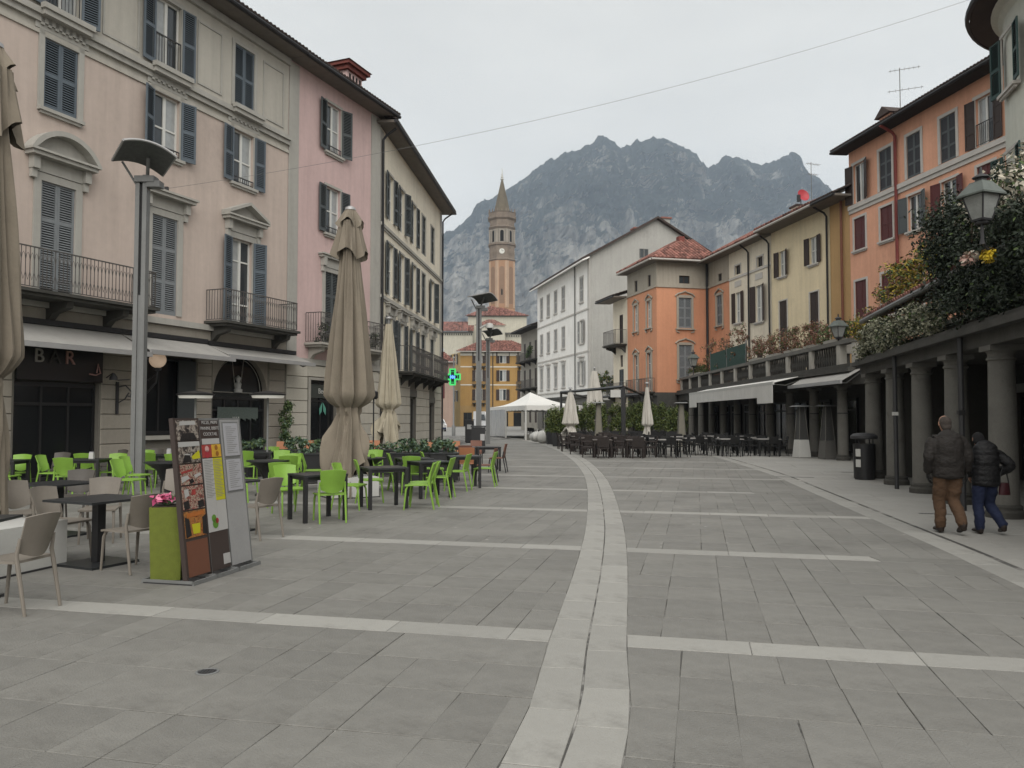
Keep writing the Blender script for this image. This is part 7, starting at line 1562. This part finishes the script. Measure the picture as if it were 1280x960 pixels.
        me = blob('knit_hat', [([head+V3(0, -.01, -.03), head+up*.05*k+V3(0, -.012, 0)], [r2(.088, .104), r2(.082, .1)]), ([head-up*.07*k+V3(0, -.05, 0), head+V3(0, -.04, 0)], [r2(.075, .06), r2(.085, .07)])], .008, mat('black knitted wool', (.010, .010, .011), .95, .2, 30, .6, 120), smooth_it=3); link('knit_hat', me, t)
        me = blob('scarf', [([neck+V3(-.09, .0, .0), neck+V3(-.05, -.075, .01), neck+V3(.03, -.09, .012), neck+V3(.09, -.02, .0)], [r2(.032, .03)]*4)], .008, mat('dark red scarf', (.10, .022, .03), .9, .2, 20), smooth_it=3); link('scarf', me, t)
        me = blob('hood_trim', [([neck+V3(-.13, .0, -.045), neck+V3(-.05, -.115, -.03), neck+V3(.06, -.125, -.02), neck+V3(.14, -.04, -.01)], [r2(.011)]*4)], .006, mat('pale piping', (.38, .37, .36), .8), smooth_it=1); link('hood_trim', me, t)
    return t
person('man in a dark padded jacket and brown trousers walking away by the columns', 6.22, 11.45, R(-8), 1.69, False)
person('shorter person in black coat, hat and blue jeans walking away beside the man', 6.73, 11.42, R(-6), 1.50, True)
t = thing('handbag', 'small dark red handbag hanging at the right side of the person in black', 'handbag', (6.96, 11.36, 0), R(10)); m = MB(); m.grid(lambda u, v: ((.085-.02*v)*math.cos(2*PI*u)*(1 if abs(math.cos(2*PI*u)) < .9 else 1.05), .05*math.sin(2*PI*u), .56+.17*v), 20, 5); m.add([(-.06, -.03, .725), (.06, -.03, .725), (.06, .03, .725), (-.06, .03, .725), ], [(0, 1, 2, 3)]); m.lathe([(.01, .555), (.085, .56)], 20, sq=.59, cap=False); m.build('bag_body', mat('dark red leather', (.032, .006, .009), .5, .15, 10), t, True)
m = MB(); m.tube([(-.07, 0, .72), (-.06, 0, .86), (-.02, 0, .94), (.04, 0, .86), (.07, 0, .72)], .009, 5); m.build('strap', M_BLACK, t, True)
# ================================================================ MOUNTAIN
RIDGE = [(-400, 470), (0, 420), (300, 352), (430, 330), (500, 312), (563, 289), (577, 280), (589, 268), (596, 254), (609, 250), (621, 244), (648, 228), (668, 213), (678, 204), (694, 197), (713, 188.5), (717, 189.5), (737, 180.5), (749, 169), (755, 170), (765, 176), (774, 183.5), (788, 181), (796, 175), (800, 177), (819, 171), (835, 175), (857, 185), (870, 191.5), (876, 201), (885, 209.5), (898, 202.5), (907, 194), (933, 200), (951, 206), (970, 201), (981, 195), (990, 190), (997, 193), (1005, 213), (1020, 220), (1034, 233), (1047, 246), (1080, 275), (1150, 310), (1280, 345), (1500, 400), (1900, 470)]
ru = np.array([p[0] for p in RIDGE], float); rv = np.array([p[1] for p in RIDGE], float)
us = np.concatenate([np.linspace(-400, 540, 60)[:-1], np.linspace(540, 1060, 380), np.linspace(1060, 1900, 60)[1:]]); NV = 150
vv = np.interp(us, ru, rv); Yr = 3300.0
verts = []; pit = math.atan(.042)
for i, u in enumerate(us):
    a = (u-640)/1000; b = (480-vv[i])/1000; up_ = math.sin(pit)+b*math.cos(pit); fw = math.cos(pit)-b*math.sin(pit)
    hx, hz = a/fw*Yr, 1.65+up_/fw*Yr; wall = .42+.12*mnoise.noise(Vector((u*.008, 2.0, 0)))
    for j in range(NV+1):
        q = j/NV; y = 1900+(Yr-1900)*(q**.85); z = hz*(1-(1-q)**1.15)-60*(1-q)
        x = a/fw*y
        p = Vector((x*.004, y*.004, z*.004)); env = min(1, (1-q)*7)
        rib = (1-abs(mnoise.noise(Vector((x*.010, z*.0016, 3.0))))*2.2)*66+(1-abs(mnoise.noise(Vector((x*.030, z*.0045, 9.0))))*2)*28
        n_ = mnoise.fractal(p*2.2, 1.0, 2.0, 5)*52+mnoise.fractal(p*9, 1.0, 2.0, 3)*15
        y2 = y-(rib+n_)*env*(.35+.65*min(1, q*3)); z2 = z+mnoise.fractal(p*5, 1.0, 2.0, 4)*18*env*min(1, q*4)
        jag = (mnoise.fractal(Vector((u*.11, 0, 5)), .9, 2, 4)*11+mnoise.noise(Vector((u*.6, 3, 5)))*6)*(1-env)
        verts.append((x, y2, z2+jag))
nv1 = NV+1; fcs = [(i*nv1+j, (i+1)*nv1+j, (i+1)*nv1+j+1, i*nv1+j+1) for i in range(len(us)-1) for j in range(NV)]
nb = len(verts)
for i, u in enumerate(us): verts.append((verts[i*nv1+NV][0]*1.2, 4600, -20))
fcs += [(i*nv1+NV, (i+1)*nv1+NV, nb+i+1, nb+i) for i in range(len(us)-1)]
mm = bpy.data.materials.new('mountain rock and scrub'); mm.use_nodes = True; n = mm.node_tree.nodes; L_ = mm.node_tree.links; b = n['Principled BSDF']; b.inputs['Roughness'].default_value = .95; b.inputs['Specular IOR Level'].default_value = .1
co = n.new('ShaderNodeTexCoord'); mp_ = n.new('ShaderNodeMapping'); mp_.inputs['Scale'].default_value = (.024, .006, .0024); L_.new(co.outputs['Object'], mp_.inputs[0])
n1 = n.new('ShaderNodeTexNoise'); n1.inputs['Scale'].default_value = 1.0; n1.inputs['Detail'].default_value = 9; n1.inputs['Roughness'].default_value = .62; L_.new(mp_.outputs[0], n1.inputs['Vector'])
n2 = n.new('ShaderNodeTexNoise'); n2.inputs['Scale'].default_value = .0062; n2.inputs['Detail'].default_value = 9; n2.inputs['Roughness'].default_value = .6; mp2 = n.new('ShaderNodeMapping'); mp2.inputs['Scale'].default_value = (1.25, .6, .5); L_.new(co.outputs['Object'], mp2.inputs[0]); L_.new(mp2.outputs[0], n2.inputs['Vector'])
sx = n.new('ShaderNodeSeparateXYZ'); L_.new(co.outputs['Object'], sx.inputs[0]); ge = n.new('ShaderNodeNewGeometry'); sn_ = n.new('ShaderNodeSeparateXYZ'); L_.new(ge.outputs['Normal'], sn_.inputs[0])
r1 = n.new('ShaderNodeValToRGB'); e = r1.color_ramp.elements; e[0].position = .36; e[0].color = (.09, .087, .078, 1); e[1].position = .64; e[1].color = (.30, .285, .255, 1); L_.new(n1.outputs[0], r1.inputs[0])
mr = n.new('ShaderNodeMapRange'); mr.inputs[1].default_value = 400; mr.inputs[2].default_value = 760; mr.inputs[3].default_value = -.13; mr.inputs[4].default_value = .18; L_.new(sx.outputs[2], mr.inputs[0])
m2 = n.new('ShaderNodeMapRange'); m2.inputs[1].default_value = 60; m2.inputs[2].default_value = 330; m2.inputs[3].default_value = .24; m2.inputs[4].default_value = 0; L_.new(sx.outputs[2], m2.inputs[0])
a1 = n.new('ShaderNodeMath'); L_.new(mr.outputs[0], a1.inputs[0]); L_.new(m2.outputs[0], a1.inputs[1]); a2 = n.new('ShaderNodeMath'); L_.new(a1.outputs[0], a2.inputs[0]); L_.new(n2.outputs[0], a2.inputs[1])
a3 = n.new('ShaderNodeMath'); a3.operation = 'MULTIPLY_ADD'; L_.new(sn_.outputs[2], a3.inputs[0]); a3.inputs[1].default_value = .22; L_.new(a2.outputs[0], a3.inputs[2])
r2_ = n.new('ShaderNodeValToRGB'); r2_.color_ramp.elements[0].position = .60; r2_.color_ramp.elements[1].position = .70; L_.new(a3.outputs[0], r2_.inputs[0])
mxx = n.new('ShaderNodeMix'); mxx.data_type = 'RGBA'; L_.new(r2_.outputs[0], mxx.inputs[0]); L_.new(r1.outputs[0], mxx.inputs[6]); mxx.inputs[7].default_value = (.024, .030, .026, 1); L_.new(mxx.outputs[2], b.inputs['Base Color'])
me = bpy.data.meshes.new('mountain'); me.from_pydata(verts, [], fcs); me.materials.append(mm); me.update(); tag(link('mountain', me), kind='structure')
# ================================================================ HAZE
hz = MB(); hz.b2(-3900, 3900, -60, 5200, -2.0, 1500); hm = bpy.data.materials.new('haze air'); hm.use_nodes = True; n = hm.node_tree.nodes; n.clear(); o_ = n.new('ShaderNodeOutputMaterial'); v_ = n.new('ShaderNodeVolumePrincipled'); v_.inputs['Color'].default_value = (.70, .83, 1.0, 1); v_.inputs['Density'].default_value = .000135; v_.inputs['Anisotropy'].default_value = .2; hm.node_tree.links.new(v_.outputs[0], o_.inputs['Volume'])
tag(hz.build('haze', hm), kind='stuff')
